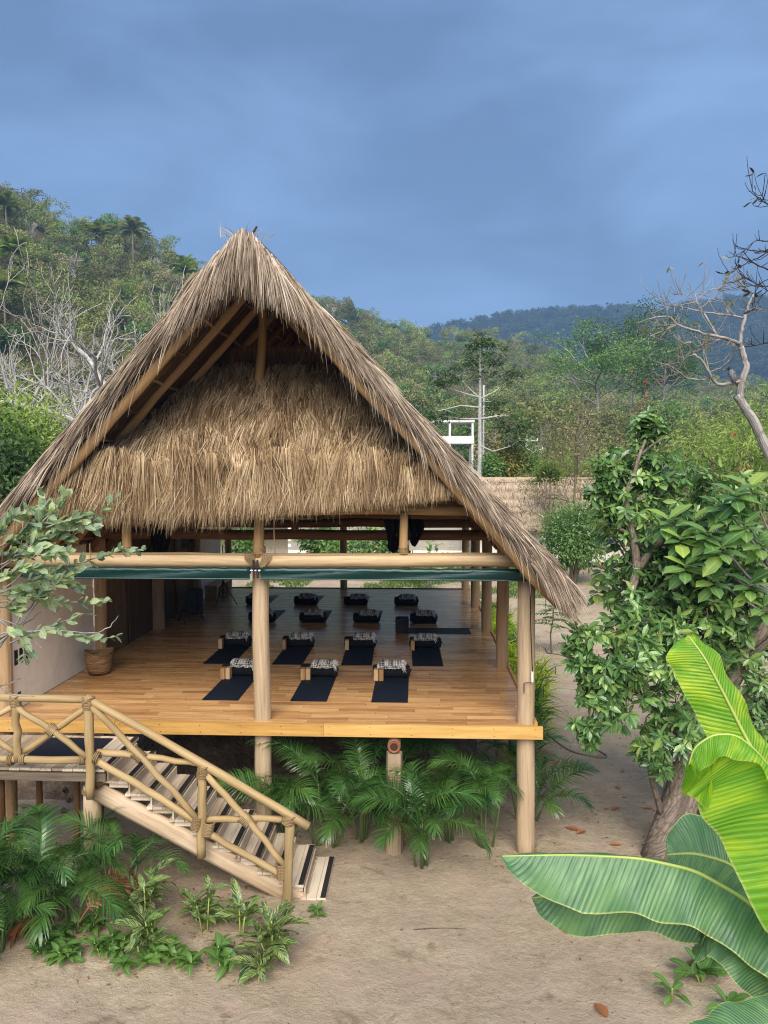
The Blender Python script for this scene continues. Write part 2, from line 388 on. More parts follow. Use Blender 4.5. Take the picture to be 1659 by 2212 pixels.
G1, G2, G3, G4 = (.012, .032, .010), (.028, .068, .018), (.055, .115, .030), (.105, .175, .050)
M['leaf_dark'] = m_leaf('glossy_dark_leaf', [(.028, .075, .028), (.075, .165, .052), (.155, .275, .080), (.33, .44, .12)], .26, .22, .6, vein=.25)
M['leaf_guava'] = m_leaf('grey_green_leaf', [(.11, .165, .105), (.19, .26, .165), (.30, .375, .235), (.46, .52, .26)], .32, .35, .5, vein=.3)
M['leaf_broad'] = m_leaf('broad_pale_leaf', [(.04, .10, .035), (.095, .20, .07), (.19, .32, .10), (.40, .50, .10)], .33, .4, .5, vein=.22)
M['leaf_lime'] = m_leaf('yellow_green_leaf', [(.10, .20, .015), (.26, .38, .022), (.48, .54, .03), (.66, .64, .06)], .45, .4, .4)
M['leaf_palm'] = m_leaf('areca_frond', [(.012, .042, .012), (.030, .095, .022), (.065, .165, .036), (.14, .26, .06)], .27, .22, .6, hue=((.10, .15, .03), .35))
M['leaf_low'] = m_leaf('low_plant_leaf', [(.03, .075, .02), (.065, .15, .034), (.115, .22, .05), (.20, .31, .08)], .4, .35, .45, vein=.4)
M['leaf_cover'] = m_leaf('ground_cover_blade', [(.035, .08, .016), (.07, .14, .026), (.13, .21, .045), (.22, .28, .08)], .6, .35, .2)
F1 = [(.085, .12, .038), (.18, .235, .072), (.285, .335, .105), (.41, .43, .15)]
M['f_olive'] = m_leaf('olive_forest_leaf', F1, .7, .3, .2, hue=((.14, .10, .05), .55), ns=.5, tree=.8)
M['f_dry'] = m_leaf('dry_forest_leaf', [(.15, .13, .07), (.245, .21, .115), (.34, .29, .165), (.42, .37, .23)], .8, .3, .1, hue=((.08, .10, .035), .6), ns=.5, tree=.8)
M['f_green'] = m_leaf('green_forest_leaf', [(.036, .092, .032), (.082, .175, .050), (.15, .26, .074), (.24, .345, .105)], .6, .3, .25, hue=((.07, .12, .03), .5), ns=.5, tree=.8)
M['f_lime'] = m_leaf('fresh_forest_leaf', [(.09, .145, .032), (.17, .24, .052), (.26, .325, .08), (.37, .41, .12)], .6, .35, .2, hue=((.07, .13, .03), .4), ns=.5, tree=.8)
M['f_far'] = m_leaf('far_forest_leaf', [(.02, .032, .016), (.04, .058, .026), (.065, .085, .036), (.10, .115, .055)], .8, .2, .1, ns=.1, tree=.9)
M['f_yellow'] = m_leaf('yellow_bush_leaf', [(.10, .11, .02), (.20, .19, .03), (.32, .28, .05), (.42, .36, .10)], .6, .35, .2)
M['f_red'] = m_leaf('red_leaf', [(.22, .02, .015), (.36, .035, .03), (.45, .06, .06), (.5, .12, .10)], .5, .35, .3)
M['f_white'] = m_leaf('white_blossom', [(.45, .5, .36), (.55, .6, .45), (.65, .68, .55), (.7, .72, .6)], .6, .3, .2)
M['fallen'] = m_leaf('fallen_leaf', [(.14, .045, .02), (.24, .085, .035), (.34, .15, .06), (.42, .26, .15)], .6, .1, .3)

def m_variegated():
    t = NT('variegated_ginger_leaf'); u = t.n('ShaderNodeSeparateXYZ', {0: t.tc('UV')}).outputs; r = t.rnd()
    d = t.math('ADD', u[1], t.math('MULTIPLY', t.math('ABSOLUTE', u[0]), -.28))
    nz = t.noise(t.n('ShaderNodeCombineXYZ', {0: t.math('MULTIPLY', d, 26.0), 1: t.math('MULTIPLY', u[0], 1.1), 2: t.math('MULTIPLY', r, 50.0)}).outputs[0], 1.0, 2, .5)
    s = t.ramp(nz, [(.50, (0, 0, 0)), (.56, (1, 1, 1))])
    g = t.ramp(t.math('ADD', t.math('MULTIPLY', r, .6), t.math('MULTIPLY', nz, .3)), [(.1, (.014, .05, .018)), (.5, (.035, .11, .03)), (.9, (.10, .21, .035))])
    c = t.mix(t.math('MULTIPLY', s, .85), g, (.42, .44, .17))
    mid = t.ramp(t.math('ABSOLUTE', u[0]), [(0.0, (1, 1, 1)), (.1, (0, 0, 0))])
    c = t.mix(t.math('MULTIPLY', mid, .5), c, (.3, .38, .14))
    p = t.bsdf(c, .35, t.bump(nz, .2, .01), .5); tr = t.n('ShaderNodeBsdfTranslucent', {0: t.mix(1.0, c, (1.4, 1.5, .6), 'MULTIPLY')})
    return t.done(t.n('ShaderNodeMixShader', {0: .3, 1: p.outputs[0], 2: tr.outputs[0]}))
M['ginger'] = m_variegated()

def m_banana(name, a, b, yellow, trans, edge=.3):
    """banana blade: fine side veins running out from the midrib, pale rim"""
    t = NT(name); u = t.n('ShaderNodeSeparateXYZ', {0: t.tc('UV')}).outputs
    au = t.math('ABSOLUTE', u[0])
    d = t.math('ADD', u[1], t.math('MULTIPLY', au, -.05))
    v1 = t.noise(t.n('ShaderNodeCombineXYZ', {0: t.math('MULTIPLY', d, 150.0), 1: t.math('MULTIPLY', u[0], .8), 2: 0.0}).outputs[0], 1.0, 2, .6)
    v1 = t.math('ADD', t.math('MULTIPLY', v1, .45), t.math('ADD', t.math('MULTIPLY', t.math('SINE', t.math('MULTIPLY', d, 420.0)), .11), .27))
    v2 = t.noise(t.n('ShaderNodeCombineXYZ', {0: t.math('MULTIPLY', d, 16.0), 1: t.math('MULTIPLY', u[0], .7), 2: 3.0}).outputs[0], 1.0, 3, .6)
    blot = t.noise(t.tc('Object'), 5.0, 3, .5)
    f = t.math('ADD', t.math('MULTIPLY', v1, .55), t.math('ADD', t.math('MULTIPLY', v2, .35), t.math('MULTIPLY', blot, .15)))
    c = t.ramp(f, [(.32, a), (.70, b)])
    c = t.mix(t.ramp(v2, [(.48, (0, 0, 0)), (.72, (.75, .75, .75))]), c, yellow)
    rim = t.ramp(au, [(.965, (0, 0, 0)), (.99, (1, 1, 1))]); mid = t.ramp(au, [(0.012, (1, 1, 1)), (.045, (0, 0, 0))])
    c = t.mix(t.math('MULTIPLY', t.math('MAXIMUM', rim, mid), .75), c, (.46, .50, .16))
    br = t.math('MULTIPLY', t.ramp(au, [(.90, (0, 0, 0)), (.97, (1, 1, 1))]), t.ramp(t.noise(t.tc('Object'), 7.0, 4, .6), [(.58, (0, 0, 0)), (.66, (1, 1, 1))]))
    c = t.mix(t.math('MULTIPLY', br, .8), c, (.22, .12, .045))
    p = t.bsdf(c, .36, t.bump(t.math('ADD', v1, t.math('MULTIPLY', v2, .6)), .7, .02), .45)
    tr = t.n('ShaderNodeBsdfTranslucent', {0: t.mix(1.0, c, (1.5, 1.6, .5), 'MULTIPLY')})
    return t.done(t.n('ShaderNodeMixShader', {0: trans, 1: p.outputs[0], 2: tr.outputs[0]}))
M['banana_lit'] = m_banana('young_banana_blade', (.10, .29, .022), (.26, .50, .04), (.55, .66, .03), .5)
M['banana_grey'] = m_banana('waxy_banana_blade', (.035, .115, .045), (.13, .25, .12), (.16, .30, .11), .25)
M['palm_stem'] = m_plain('palm_stem', (.085, .12, .035), .5)
M['banana_stem'] = m_plain('banana_midrib', (.34, .40, .10), .45, .4, var=.2)

def m_ground():
    t = NT('sandy_ground'); p = t.geo('Position'); xyz = t.n('ShaderNodeSeparateXYZ', {0: p}).outputs
    a = t.noise(p, .42, 5, .6, .3); b = t.noise(p, 2.6, 5, .65, .2); g = t.noise(p, 40.0, 3, .7); gg = t.noise(p, 13.0, 5, .78)
    f = t.math('ADD', t.math('MULTIPLY', a, .32), t.math('ADD', t.math('MULTIPLY', b, .24), t.math('ADD', t.math('MULTIPLY', g, .16), t.math('MULTIPLY', gg, .28))))
    sand = t.ramp(f, [(.32, (.175, .130, .085)), (.44, (.29, .225, .152)), (.54, (.37, .295, .207)), (.68, (.48, .395, .295))])
    pale = t.ramp(f, [(.33, (.25, .18, .115)), (.47, (.42, .325, .225)), (.60, (.54, .435, .32)), (.72, (.62, .52, .40))])
    sand = t.mix(t.math('MULTIPLY', t.ramp(t.math('DIVIDE', xyz[1], 40.0), [(.33, (0, 0, 0)), (.60, (1, 1, 1))]), .85), sand, pale)
    pk = t.ramp(t.noise(p, 1.1, 4, .6, .5), [(.45, (0, 0, 0)), (.62, (.5, .5, .5))]); sand = t.mix(pk, sand, (.36, .26, .20))
    dk = t.ramp(t.noise(p, 1.7, 6, .72, .8), [(.57, (0, 0, 0)), (.68, (.6, .6, .6))]); sand = t.mix(dk, sand, (.125, .085, .05))
    peb = t.ramp(t.n('ShaderNodeTexVoronoi', {'Vector': p, 'Scale': 34.0}).outputs['Distance'], [(.09, (1, 1, 1)), (.16, (0, 0, 0))])
    sel = t.ramp(t.noise(p, 21.0, 2), [(.56, (0, 0, 0)), (.62, (1, 1, 1))])
    sand = t.mix(t.math('MULTIPLY', t.math('MULTIPLY', peb, sel), .75), sand, t.ramp(g, [(.35, (.07, .05, .04)), (.6, (.52, .42, .32))]))
    soil = t.ramp(f, [(.35, (.045, .04, .020)), (.55, (.09, .075, .035)), (.7, (.15, .12, .06))])
    dist = t.math('SQRT', t.math('ADD', t.math('MULTIPLY', xyz[0], xyz[0]), t.math('MULTIPLY', xyz[1], xyz[1])))
    c = t.mix(t.ramp(t.math('DIVIDE', dist, 100.0), [(.54, (0, 0, 0)), (.66, (1, 1, 1))]), sand, soil)
    h = t.math('ADD', t.math('MULTIPLY', b, 1.2), t.math('ADD', t.math('MULTIPLY', g, .25), t.math('MULTIPLY', gg, .35)))
    return t.done(t.bsdf(c, .92, t.bump(h, .8, .06), .12))
M['ground'] = m_ground()

def m_dirt():
    t = NT('rubbly_dirt'); p = t.geo('Position'); a = t.noise(p, 3.0, 6, .7, .3); b = t.noise(p, 22.0, 4, .7)
    f = t.math('ADD', t.math('MULTIPLY', a, .6), t.math('MULTIPLY', b, .4))
    c = t.ramp(f, [(.3, (.05, .035, .024)), (.5, (.15, .105, .07)), (.7, (.32, .25, .18))])
    return t.done(t.bsdf(c, .95, t.bump(f, .9, .1), .1))
M['dirt'] = m_dirt()

# ------------------------------------------------------------------ terrain
def az(x): return math.atan((x - 829.5) / 1661.0) - YAW
NEAR_S = [(-700, 314), (-300, 314), (0, 409), (100, 449), (190, 484), (330, 532), (430, 576), (560, 618), (720, 660), (800, 684), (890, 698), (960, 708), (1050, 718), (1130, 734), (1200, 754), (1260, 770), (1330, 785), (1500, 810), (1700, 810), (2100, 795), (2600, 780)]
NEAR_R = [(-700, 190), (0, 205), (430, 240), (720, 290), (1000, 370), (1300, 420), (1700, 430), (2600, 430)]
FAR_S = [(-700, 770), (700, 735), (900, 722), (1000, 710), (1060, 698), (1150, 688), (1250, 679), (1330, 675), (1400, 689), (1450, 676), (1550, 662), (1659, 652), (1900, 640), (2600, 660)]
FAR_R = 1000.0
_na = np.array([az(x) for x, _ in NEAR_S]); _nh = np.array([(1023 - y) / 1661.0 for _, y in NEAR_S])
_ra = np.array([az(x) for x, _ in NEAR_R]); _rr = np.array([r for _, r in NEAR_R], float)
_fa = np.array([az(x) for x, _ in FAR_S]); _fh = np.array([(1023 - y) / 1661.0 for _, y in FAR_S])

def vnoise(x, y, s, seed=0):
    """cheap smooth value noise"""
    x = np.asarray(x) / s + seed * 17.3; y = np.asarray(y) / s - seed * 9.1
    return (np.sin(x * 1.7 + 1.3 * np.sin(y * 1.1)) + np.sin(y * 1.9 + 1.7 * np.sin(x * .8 + 2)) + .5 * np.sin(x * 3.7 + y * 2.9)) / 2.5

def ground_z(x, y):
    x = np.asarray(x, float); y = np.asarray(y, float)
    r = np.hypot(x, y); a = np.arctan2(x, y)
    fade = np.clip((math.radians(75) - np.abs(a)) / math.radians(25), 0, 1)
    rr = np.interp(a, _ra, _rr); H = ((np.interp(a, _na, _nh) - .021) * rr * np.cos(a + YAW) + 5.8) * fade
    base = 62.0
    t = np.clip((r - base) / (rr - base), 0, 1)
    up = H * (0.12 * t + 0.88 * t ** 1.45)
    back = np.clip((r - rr) / (rr * .8), 0, 1)
    z1 = np.where(r < rr, up, H * (1 - back * .75))
    z1 = z1 + vnoise(x, y, 22, 1) * 3.0 * np.clip((r - base) / 60, 0, 1) * np.clip((rr * 1.1 - r) / 60 + .4, .4, 1)
    Hf = ((np.interp(a, _fa, _fh) - .003) * FAR_R * np.cos(a + YAW) + 5.8) * fade
    tf = np.clip((r - 450) / (FAR_R - 450), 0, 1)
    z2 = np.where(r < FAR_R, Hf * tf ** 1.6, Hf * (1 - .5 * np.clip((r - FAR_R) / 400, 0, 1)))
    z2 = z2 + vnoise(x, y, 70, 3) * 10 * np.clip(tf * 3, 0, 1) * np.clip((FAR_R - r) / 150, .12, 1)
    z = np.maximum(z1, z2)
    small = .03 * vnoise(x, y, 1.1, 2) + .012 * vnoise(x, y, .35, 4) + .05 * vnoise(x, y, 4.0, 5)
    return z + small * np.clip(1 - r / 90, 0, 1)

rings = [0.0] + list(np.geomspace(2.0, 1450.0, 230))
front = np.radians(np.arange(-42, 42, .3)); rest = np.radians(np.arange(42, 318, 3.0))
AZ = np.concatenate([front, rest])
R_, A_ = np.meshgrid(rings, AZ, indexing='ij')
gx, gy = R_ * np.sin(A_), R_ * np.cos(A_)
A2 = (A_ + math.pi) % (2 * math.pi) - math.pi
gz = ground_z(R_ * np.sin(A2), R_ * np.cos(A2))
P = np.stack([gx, gy, gz], -1)
P = np.concatenate([P, P[:, :1]], 1)
mb = MB(); mb.grid(P[:, ::-1]); struct(put('ground', mb, M['ground'], smooth=True))

def gz1(x, y): return float(ground_z(np.array([x]), np.array([y]))[0])

# rubbly bank under the floor
bx = np.linspace(-9.5, 1.4, 70); by = np.linspace(12.3, 26.5, 60)
X, Y = np.meshgrid(bx, by, indexing='ij')
t = np.clip((Y - 12.8 - 1.6 * np.clip((X + 4.6) / 1.2, 0, 1) - .5 * vnoise(X, Y, 1.5, 8)) / 3.2, 0, 1); t = t * t * (3 - 2 * t)
e = np.clip((1.4 - X) / .9, 0, 1) * np.clip((26.5 - Y) / 1.0, 0, 1) * np.clip((X + 9.5) / .6, 0, 1)
Z = -.12 + 1.72 * t * e + (.10 * vnoise(X, Y, .5, 9) + .05 * vnoise(X, Y, .2, 10)) * t * e
mb = MB(); mb.grid(np.stack([X, Y, Z], -1)); struct(put('earth_bank', mb, M['dirt'], smooth=True))
mb = MB()
for i in range(420):
    x, y = RNG.uniform(-9, 1.1), RNG.uniform(12.6, 16.5)
    i_, j_ = np.searchsorted(bx, x), np.searchsorted(by, y)
    s_ = RNG.uniform(.02, .09); c = np.array((x, y, max(Z[min(i_, 69), min(j_, 59)], 0) + s_ * .2))
    V = RNG.normal(size=(6, 3)) * .0 + np.array([(1, 0, 0), (-1, 0, 0), (0, 1, 0), (0, -1, 0), (0, 0, .8), (0, 0, -.8)]) * RNG.uniform(.6, 1.3, (6, 1)) * s_
    mb.add(V + c, [np.array([(0, 2, 4), (2, 1, 4), (1, 3, 4), (3, 0, 4), (2, 0, 5), (1, 2, 5), (3, 1, 5), (0, 3, 5)])])
o = put('rubble', mb, M['dirt'], kind='stuff'); tag(o, 'loose stones and rubble scattered on the bank beneath the floor', 'rubble')

# ------------------------------------------------------------------ thatched pavilion
PX, SLOPE, APEX, TH = -2.38, 1.10, 9.28, .34          # ridge line x, roof pitch, outer apex height, thatch thickness (vertical)
YF, YB = 10.72, 26.2
FZ = 2.03
pav = thing('thatched_pavilion', 'open timber pavilion with steep palm-thatch roof over raised wooden floor', 'pavilion', (PX, 18.4, 0))
def rz(x): return APEX - SLOPE * abs(x - PX)            # outer roof surface

# floor: laminate boards, the nearest 300 each their own piece
floor_root = put('floor', MB().box((-2.38, 18.4, FZ - .11), (8.34, 13.66, .16)), M['dark_log'], pav)
pl_me = MB().box((0, 0, 0), (1.214, .146, .02)).mesh('floor_board'); pl_me.materials.append(M['floor'])
rows = int((25.22 - 11.50) / .15); far_mb = MB(); count = 0
for r in range(rows):
    y = 11.50 + .075 + r * .15
    x = -6.55 - ((r * .47 + .13 * (r % 3)) % 1.22)
    while x < 1.79:
        a, b = max(x, -6.55), min(x + 1.22, 1.79)
        if b - a > .06:
            if count < 300:
                inst('floor_board', pl_me, floor_root, ((a + b) / 2, y, FZ - .01 + RNG.uniform(-.0008, .0008)), (0, 0, 0), ((b - a - .004) / 1.214, 1, 1)); count += 1
            else: far_mb.box(((a + b) / 2, y, FZ - .01), (b - a - .004, .146, .02))
        x += 1.22
me = far_mb.mesh('floor_boards')

def m_floor_far():
    """same boards where they are joined in one mesh: tone by board (mesh island)"""
    t = NT('laminate_floor_back'); r = t.geo('Random Per Island'); pos = t.geo('Position')
    off = t.n('ShaderNodeVectorMath', {0: pos, 1: t.n('ShaderNodeCombineXYZ', {0: t.math('MULTIPLY', r, 57.0), 1: t.math('MULTIPLY', r, 133.0), 2: r}).outputs[0]}, operation='ADD').outputs[0]
    g = t.noise(off, 1.0, 5, .62, .5, (24 * .06, 24, 24)); h = t.noise(off, 1.0, 3, .5, .8, (.8, 7, 7))
    f = t.math('ADD', t.math('MULTIPLY', g, .62), t.math('ADD', t.math('MULTIPLY', h, .35), t.math('MULTIPLY', t.math('SUBTRACT', r, .5), .24)))
    col = t.ramp(f, [(.22, (.25, .112, .045)), (.45, (.45, .232, .093)), (.62, (.64, .385, .18)), (.85, (.76, .52, .28))])
    return t.done(t.bsdf(col, t.math('ADD', t.math('MULTIPLY', g, .2), .15), t.bump(g, .04, .004), .5))
o = put('floor_board_field', me, m_floor_far(), floor_root, kind='stuff')
put('floor_edge', MB().box((1.815, 18.3, FZ + .012), (.05, 13.5, .06)), M['fascia'], floor_root)
put('floor_edge', MB().box((-2.38, 25.25, FZ + .005), (8.3, .05, .04)), M['dark_log'], floor_root)
for kf, (a, b) in enumerate(((-7.6, -4.62), (-4.615, -1.4), (-1.396, 1.90))):
    fb = put('fascia_board', MB().box(((a + b) / 2, 11.45 + .004 * (kf % 2), FZ - .085 - .003 * (kf % 2)), (b - a, .06, .19)), M['fascia'], floor_root)
    for xx in np.arange(a + .08, b, .62):
        for zz in (-.03, -.14): put('screw', MB().tube([(xx + .01 * (zz < -.1), 11.418, FZ + zz), (xx + .01 * (zz < -.1), 11.426, FZ + zz)], .007, 6), M['metal'], fb)
for y in (12.4, 13.8, 15.2, 17, 19, 21, 23, 25):
    put('joist', MB().tube([(-6.5, y, 1.76), (1.7, y, 1.76)], .08, 8), M['dark_log'], floor_root)

def wobble_post(x, y, z0, z1, r, seed, n=12, flare=.06):
    rg = drng(seed); k = max(5, int((z1 - z0) / .35))
    zs = np.linspace(z0, z1, k); dx = np.cumsum(rg.normal(0, .006, k)); dy = np.cumsum(rg.normal(0, .006, k))
    rad = r * (1 + flare * (1 - (zs - z0) / (z1 - z0)) + rg.normal(0, .01, k))
    return MB().tube(np.stack([x + dx - dx.mean(), y + dy - dy.mean(), zs], 1), rad, n, True, .012, 0, seed)

# posts
for i, (x, y, z0, z1, r) in enumerate([(1.68, 11.68, -.2, 4.37, .132), (PX, 11.66, -.2, 4.36, .128), (-6.46, 11.66, -.2, 4.36, .135),
        (1.68, 14.95, -.2, 4.75, .118), (1.68, 18.36, -.2, 4.75, .120), (1.67, 21.8, -.2, 4.75, .122), (1.60, 25.12, -.2, 4.75, .115), (-2.38, 25.1, -.2, 4.75, .115),
        (-6.33, 15.05, -.2, 4.75, .115), (-6.33, 18.45, -.2, 4.75, .16), (-6.36, 21.85, -.2, 4.75, .14), (-6.2, 25.05, -.2, 4.75, .11)]):
    put('post', wobble_post(x, y, z0, z1, r, 40 + i, 14), M['post'] if i > 1 else M['post_pale'], pav, True)
# hewn support post and log ends under the front edge
rg = drng(3)
put('support_post', wobble_post(-.33, 11.5, -.3, 1.60, .125, 77, 7, .1), M['post_pale'], pav)
mb = MB().tube([(-.33, 11.40, 1.72), (-.33, 14.0, 1.72)], .10, 12, True, .03); o = put('girder', mb, M['dark_log'], pav, True)
put('cut_end', MB().lathe([(.101, 0), (.09, .012), (.072, .004), (.0, .008)], (-.33, 11.395, 1.72), 14, [(1, 0, 0), (0, 0, -1), (0, 1, 0)]), M['red_end'], o)
put('heartwood', MB().lathe([(.062, -.002), (.05, .012), (0, .012)], (-.33, 11.388, 1.72), 9, [(1, 0, 0), (0, 0, -1), (0, 1, 0)]), M['heart'], o)
for y in (15, 18.4, 21.8):
    for x in (-5, -.33): put('support_post', wobble_post(x, y, -.2, 1.7, .12, int(y * 7 + x), 8), M['dark_log'], pav)

# beams
def log(name, a, b, r, mat, parent, seed=0, sag=0.0, n=10, r2=None, k=9):
    a, b = np.array(a, float), np.array(b, float); t = np.linspace(0, 1, k)[:, None]
    rg = drng(seed); P = a + (b - a) * t; P[:, 2] += -sag * 4 * (t * (1 - t))[:, 0]
    w = rg.normal(0, .012, (k, 3)); w[0] = w[-1] = 0; P = P + w
    rad = np.linspace(r, r2 or r, k) * (1 + rg.normal(0, .02, k))
    return put(name, MB().tube(P, rad, n, True, .015, 0, seed), mat, parent, True)
log('tie_beam', (-6.75, 11.56, 4.50), (1.86, 11.56, 4.53), .108, M['beam'], pav, 1)
log('upper_beam', (-5.65, 11.66, 5.27), (.93, 11.66, 5.27), .085, M['rafter'], pav, 2, -.02)
for i, y in enumerate((14.95, 18.36, 21.8, 25.1)):
    log('tie_beam', (-6.8, y, 4.64), (2.0, y, 4.64), .105, M['dark_log'] if i < 2 else M['rafter'], pav, 5 + i)
    log('upper_beam', (-5.4, y, 5.3), (.7, y, 5.3), .08, M['dark_log'], pav, 15 + i)
for x in (1.68, -6.44):
    log('wall_plate', (x, 11.3, 4.78), (x, 25.8, 4.78), .10, M['rafter'], pav, 25)
for x in (1.10, -5.86):
    o = log('purlin', (x, 11.33, 5.16), (x, 25.8, 5.16), .095, M['dark_log'], pav, 27)
    put('cut_end', MB().lathe([(.098, 0), (.09, .014), (.0, .014)], (x, 11.325, 5.16), 12, [(1, 0, 0), (0, 0, -1), (0, 1, 0)]), M['red_end'], o)
for x, r in ((-4.42, .065), (PX - .01, .075), (-.19, .062)):
    put('short_post', wobble_post(x, 11.55, 4.56, 5.24, r, int(x * 10) + 99, 10, .12), M['rafter'], pav, True)
for y in (14.95, 18.36, 21.8):
    for x in (-4.4, PX, -.2): put('short_post', wobble_post(x, y, 4.7, 5.3, .07, int(x * 10 + y * 3) + 200, 8), M['dark_log'], pav, True)
put('king_post', MB().tube([(-2.60, 12.78, 6.80), (-2.63, 12.79, 7.3), (-2.57, 12.8, 7.9), (-2.55, 12.8, 8.4), (-2.56, 12.8, 8.85)], [.078, .08, .075, .07, .06], 10, True, .02), M['rafter'], pav, True)

def lashing(parent, c, axis, r, width, rope=.011, name='rope_lashing', cross=False):
    """coils of rope wound round a joint"""
    axis = unit(np.array(axis, float)); ref = np.array((0, 1.0, 0)) if abs(axis[1]) < .8 else np.array((1.0, 0, 0))
    a = unit(np.cross(axis, ref)); b = np.cross(axis, a)
    turns = max(3, int(width / (rope * 1.9))); th = np.linspace(0, 2 * math.pi * turns, turns * 10 + 1)
    s = np.linspace(-.5, .5, len(th)) * width; rr = r + rope * .7 + RNG.normal(0, rope * .12, len(th))
    P = np.array(c) + np.outer(s, axis) + np.outer(np.cos(th) * rr, a) + np.outer(np.sin(th) * rr, b)
    mb = MB().tube(P, rope, 5, True)
    if cross:
        for sg in (-1, 1):
            th = np.linspace(0, 2 * math.pi * 4, 60); s = np.sin(th + sg) * width * .5
            P = np.array(c) + np.outer(s, axis) + np.outer(np.cos(th) * r * 1.16, a) + np.outer(np.sin(th) * r * 1.16, b)
            mb.tube(P, rope, 5, True)
    return put(name, mb, M['rope'], parent, True)
for x, r in ((-4.42, .07), (PX, .082), (-.19, .067)): lashing(pav, (x, 11.555, 4.67), (0, 0, 1), r, .11, .009)
for sgn in (-1, 1):                                       # fan of rope over the middle joint
    mb = MB()
    for k in range(6):
        o_ = .03 + k * .022
        mb.tube([(PX + sgn * (.02 + o_ * 1.3), 11.44, 4.635 + .0 * k), (PX + sgn * (.02 + o_ * 1.25), 11.425, 4.55), (PX + sgn * o_ * .7, 11.43, 4.44), (PX, 11.44, 4.40 - .002 * k)], .009, 5)
    put('rope_lashing', mb, M['rope'], pav, True)
lashing(pav, (PX, 11.66, 4.38), (0, 0, 1), .134, .05, .009)
lashing(pav, (1.74, 11.58, 4.45), (.35, 0, 1), .125, .13, .010)
put('guide_rope', MB().tube([(-5.9, 11.47, 4.612), (-3.8, 11.465, 4.618), (PX - .1, 11.46, 4.625), (-.2, 11.47, 4.633), (1.5, 11.47, 4.64), (1.8, 11.5, 4.60)], .007, 5), M['rope'], pav)
put('guide_rope', MB().tube([(-2.13, 11.40, 5.2), (-2.13, 11.40, 4.95), (-2.12, 11.41, 4.63)], .010, 5), M['rope'], pav)
put('guide_rope', MB().tube([(-4.93, 11.38, 4.78), (-4.92, 11.36, 4.6), (-4.90, 11.37, 4.3), (-4.91, 11.4, 4.15), (-4.86, 11.4, 3.85)], .008, 5), M['rope'], pav)

# roof: thatch body, rafters, battens, strands
roof = put('roof', MB(), None, pav)
roof.data = bpy.data.meshes.new('roof'); mb = MB()
for s in (-1, 1):                                        # thatch body: two thick slabs
    xs = PX + s * np.linspace(0, 4.36, 24); ys = np.linspace(YF + .22, YB, 40)
    X, Y = np.meshgrid(xs, ys, indexing='ij')
    top = APEX - SLOPE * np.abs(X - PX) - .05 + .02 * vnoise(X, Y, .4, 11); top = np.minimum(top, APEX - .16)
    low = APEX - SLOPE * np.abs(X - PX) - TH
    low += .015 * vnoise(X, Y, .3, 12)
    for Zs in (top, low): mb.grid(np.stack([X, Y, Zs], -1), np.stack([np.abs(X - PX) * 1.5, Y], -1))
    for k in (0, -1): mb.grid(np.stack([np.stack([X[:, k], Y[:, k], top[:, k]], -1), np.stack([X[:, k], Y[:, k], low[:, k]], -1)]))
    mb.grid(np.stack([np.stack([X[-1], Y[-1], top[-1]], -1), np.stack([X[-1], Y[-1], low[-1]], -1)]))

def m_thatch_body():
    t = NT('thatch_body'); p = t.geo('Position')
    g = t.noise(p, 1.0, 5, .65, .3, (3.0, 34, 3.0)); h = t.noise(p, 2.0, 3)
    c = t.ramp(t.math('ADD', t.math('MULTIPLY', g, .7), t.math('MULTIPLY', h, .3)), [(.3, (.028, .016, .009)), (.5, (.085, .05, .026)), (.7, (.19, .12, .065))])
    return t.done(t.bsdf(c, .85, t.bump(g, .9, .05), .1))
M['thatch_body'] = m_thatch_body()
roof.data = mb.mesh('roof', True); roof.data.materials.append(M['thatch_body'])

ys_r = [10.98, 11.86, 12.78] + [13.75 + .95 * k for k in range(13)]
for s in (-1, 1):
    for i, y in enumerate(ys_r):
        r = .085 if i < 3 else .075
        top = (PX + s * .03, y + (.02 * (i % 3)), APEX - TH - .10)
        x1 = PX + s * (4.35 if i else 4.42)
        bot = (x1, y, APEX - SLOPE * abs(x1 - PX) - TH - .10)
        log('rafter', top, bot, r * .85, M['rafter'] if i < 4 else M['dark_log'], roof, 300 + i * 2 + s, 0, 10, r * 1.1, 12)
    for k in range(11):                                  # battens
        d = .35 + k * .40; x = PX + s * d; z = APEX - SLOPE * d - TH - .02
        log('batten', (x, YF + .2, z), (x, YB - .1, z), .026, M['rafter'] if k % 2 else M['dark_log'], roof, 400 + k + s, 0, 6, None, 24)
log('ridge_pole', (PX, YF + .3, APEX - TH - .2), (PX, YB - .1, APEX - TH - .2), .08, M['rafter'], roof, 500)

def rand(n, a, b): return RNG.uniform(a, b, n)
# underside strands
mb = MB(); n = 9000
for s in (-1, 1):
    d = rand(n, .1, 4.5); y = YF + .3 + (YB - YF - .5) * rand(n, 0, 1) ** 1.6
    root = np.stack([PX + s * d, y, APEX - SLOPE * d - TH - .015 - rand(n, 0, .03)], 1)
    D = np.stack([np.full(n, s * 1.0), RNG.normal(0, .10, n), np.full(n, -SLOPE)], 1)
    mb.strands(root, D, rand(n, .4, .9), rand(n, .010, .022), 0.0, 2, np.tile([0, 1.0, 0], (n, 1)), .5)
put('thatch_lining', mb, M['thatch_under'], roof, kind='stuff')

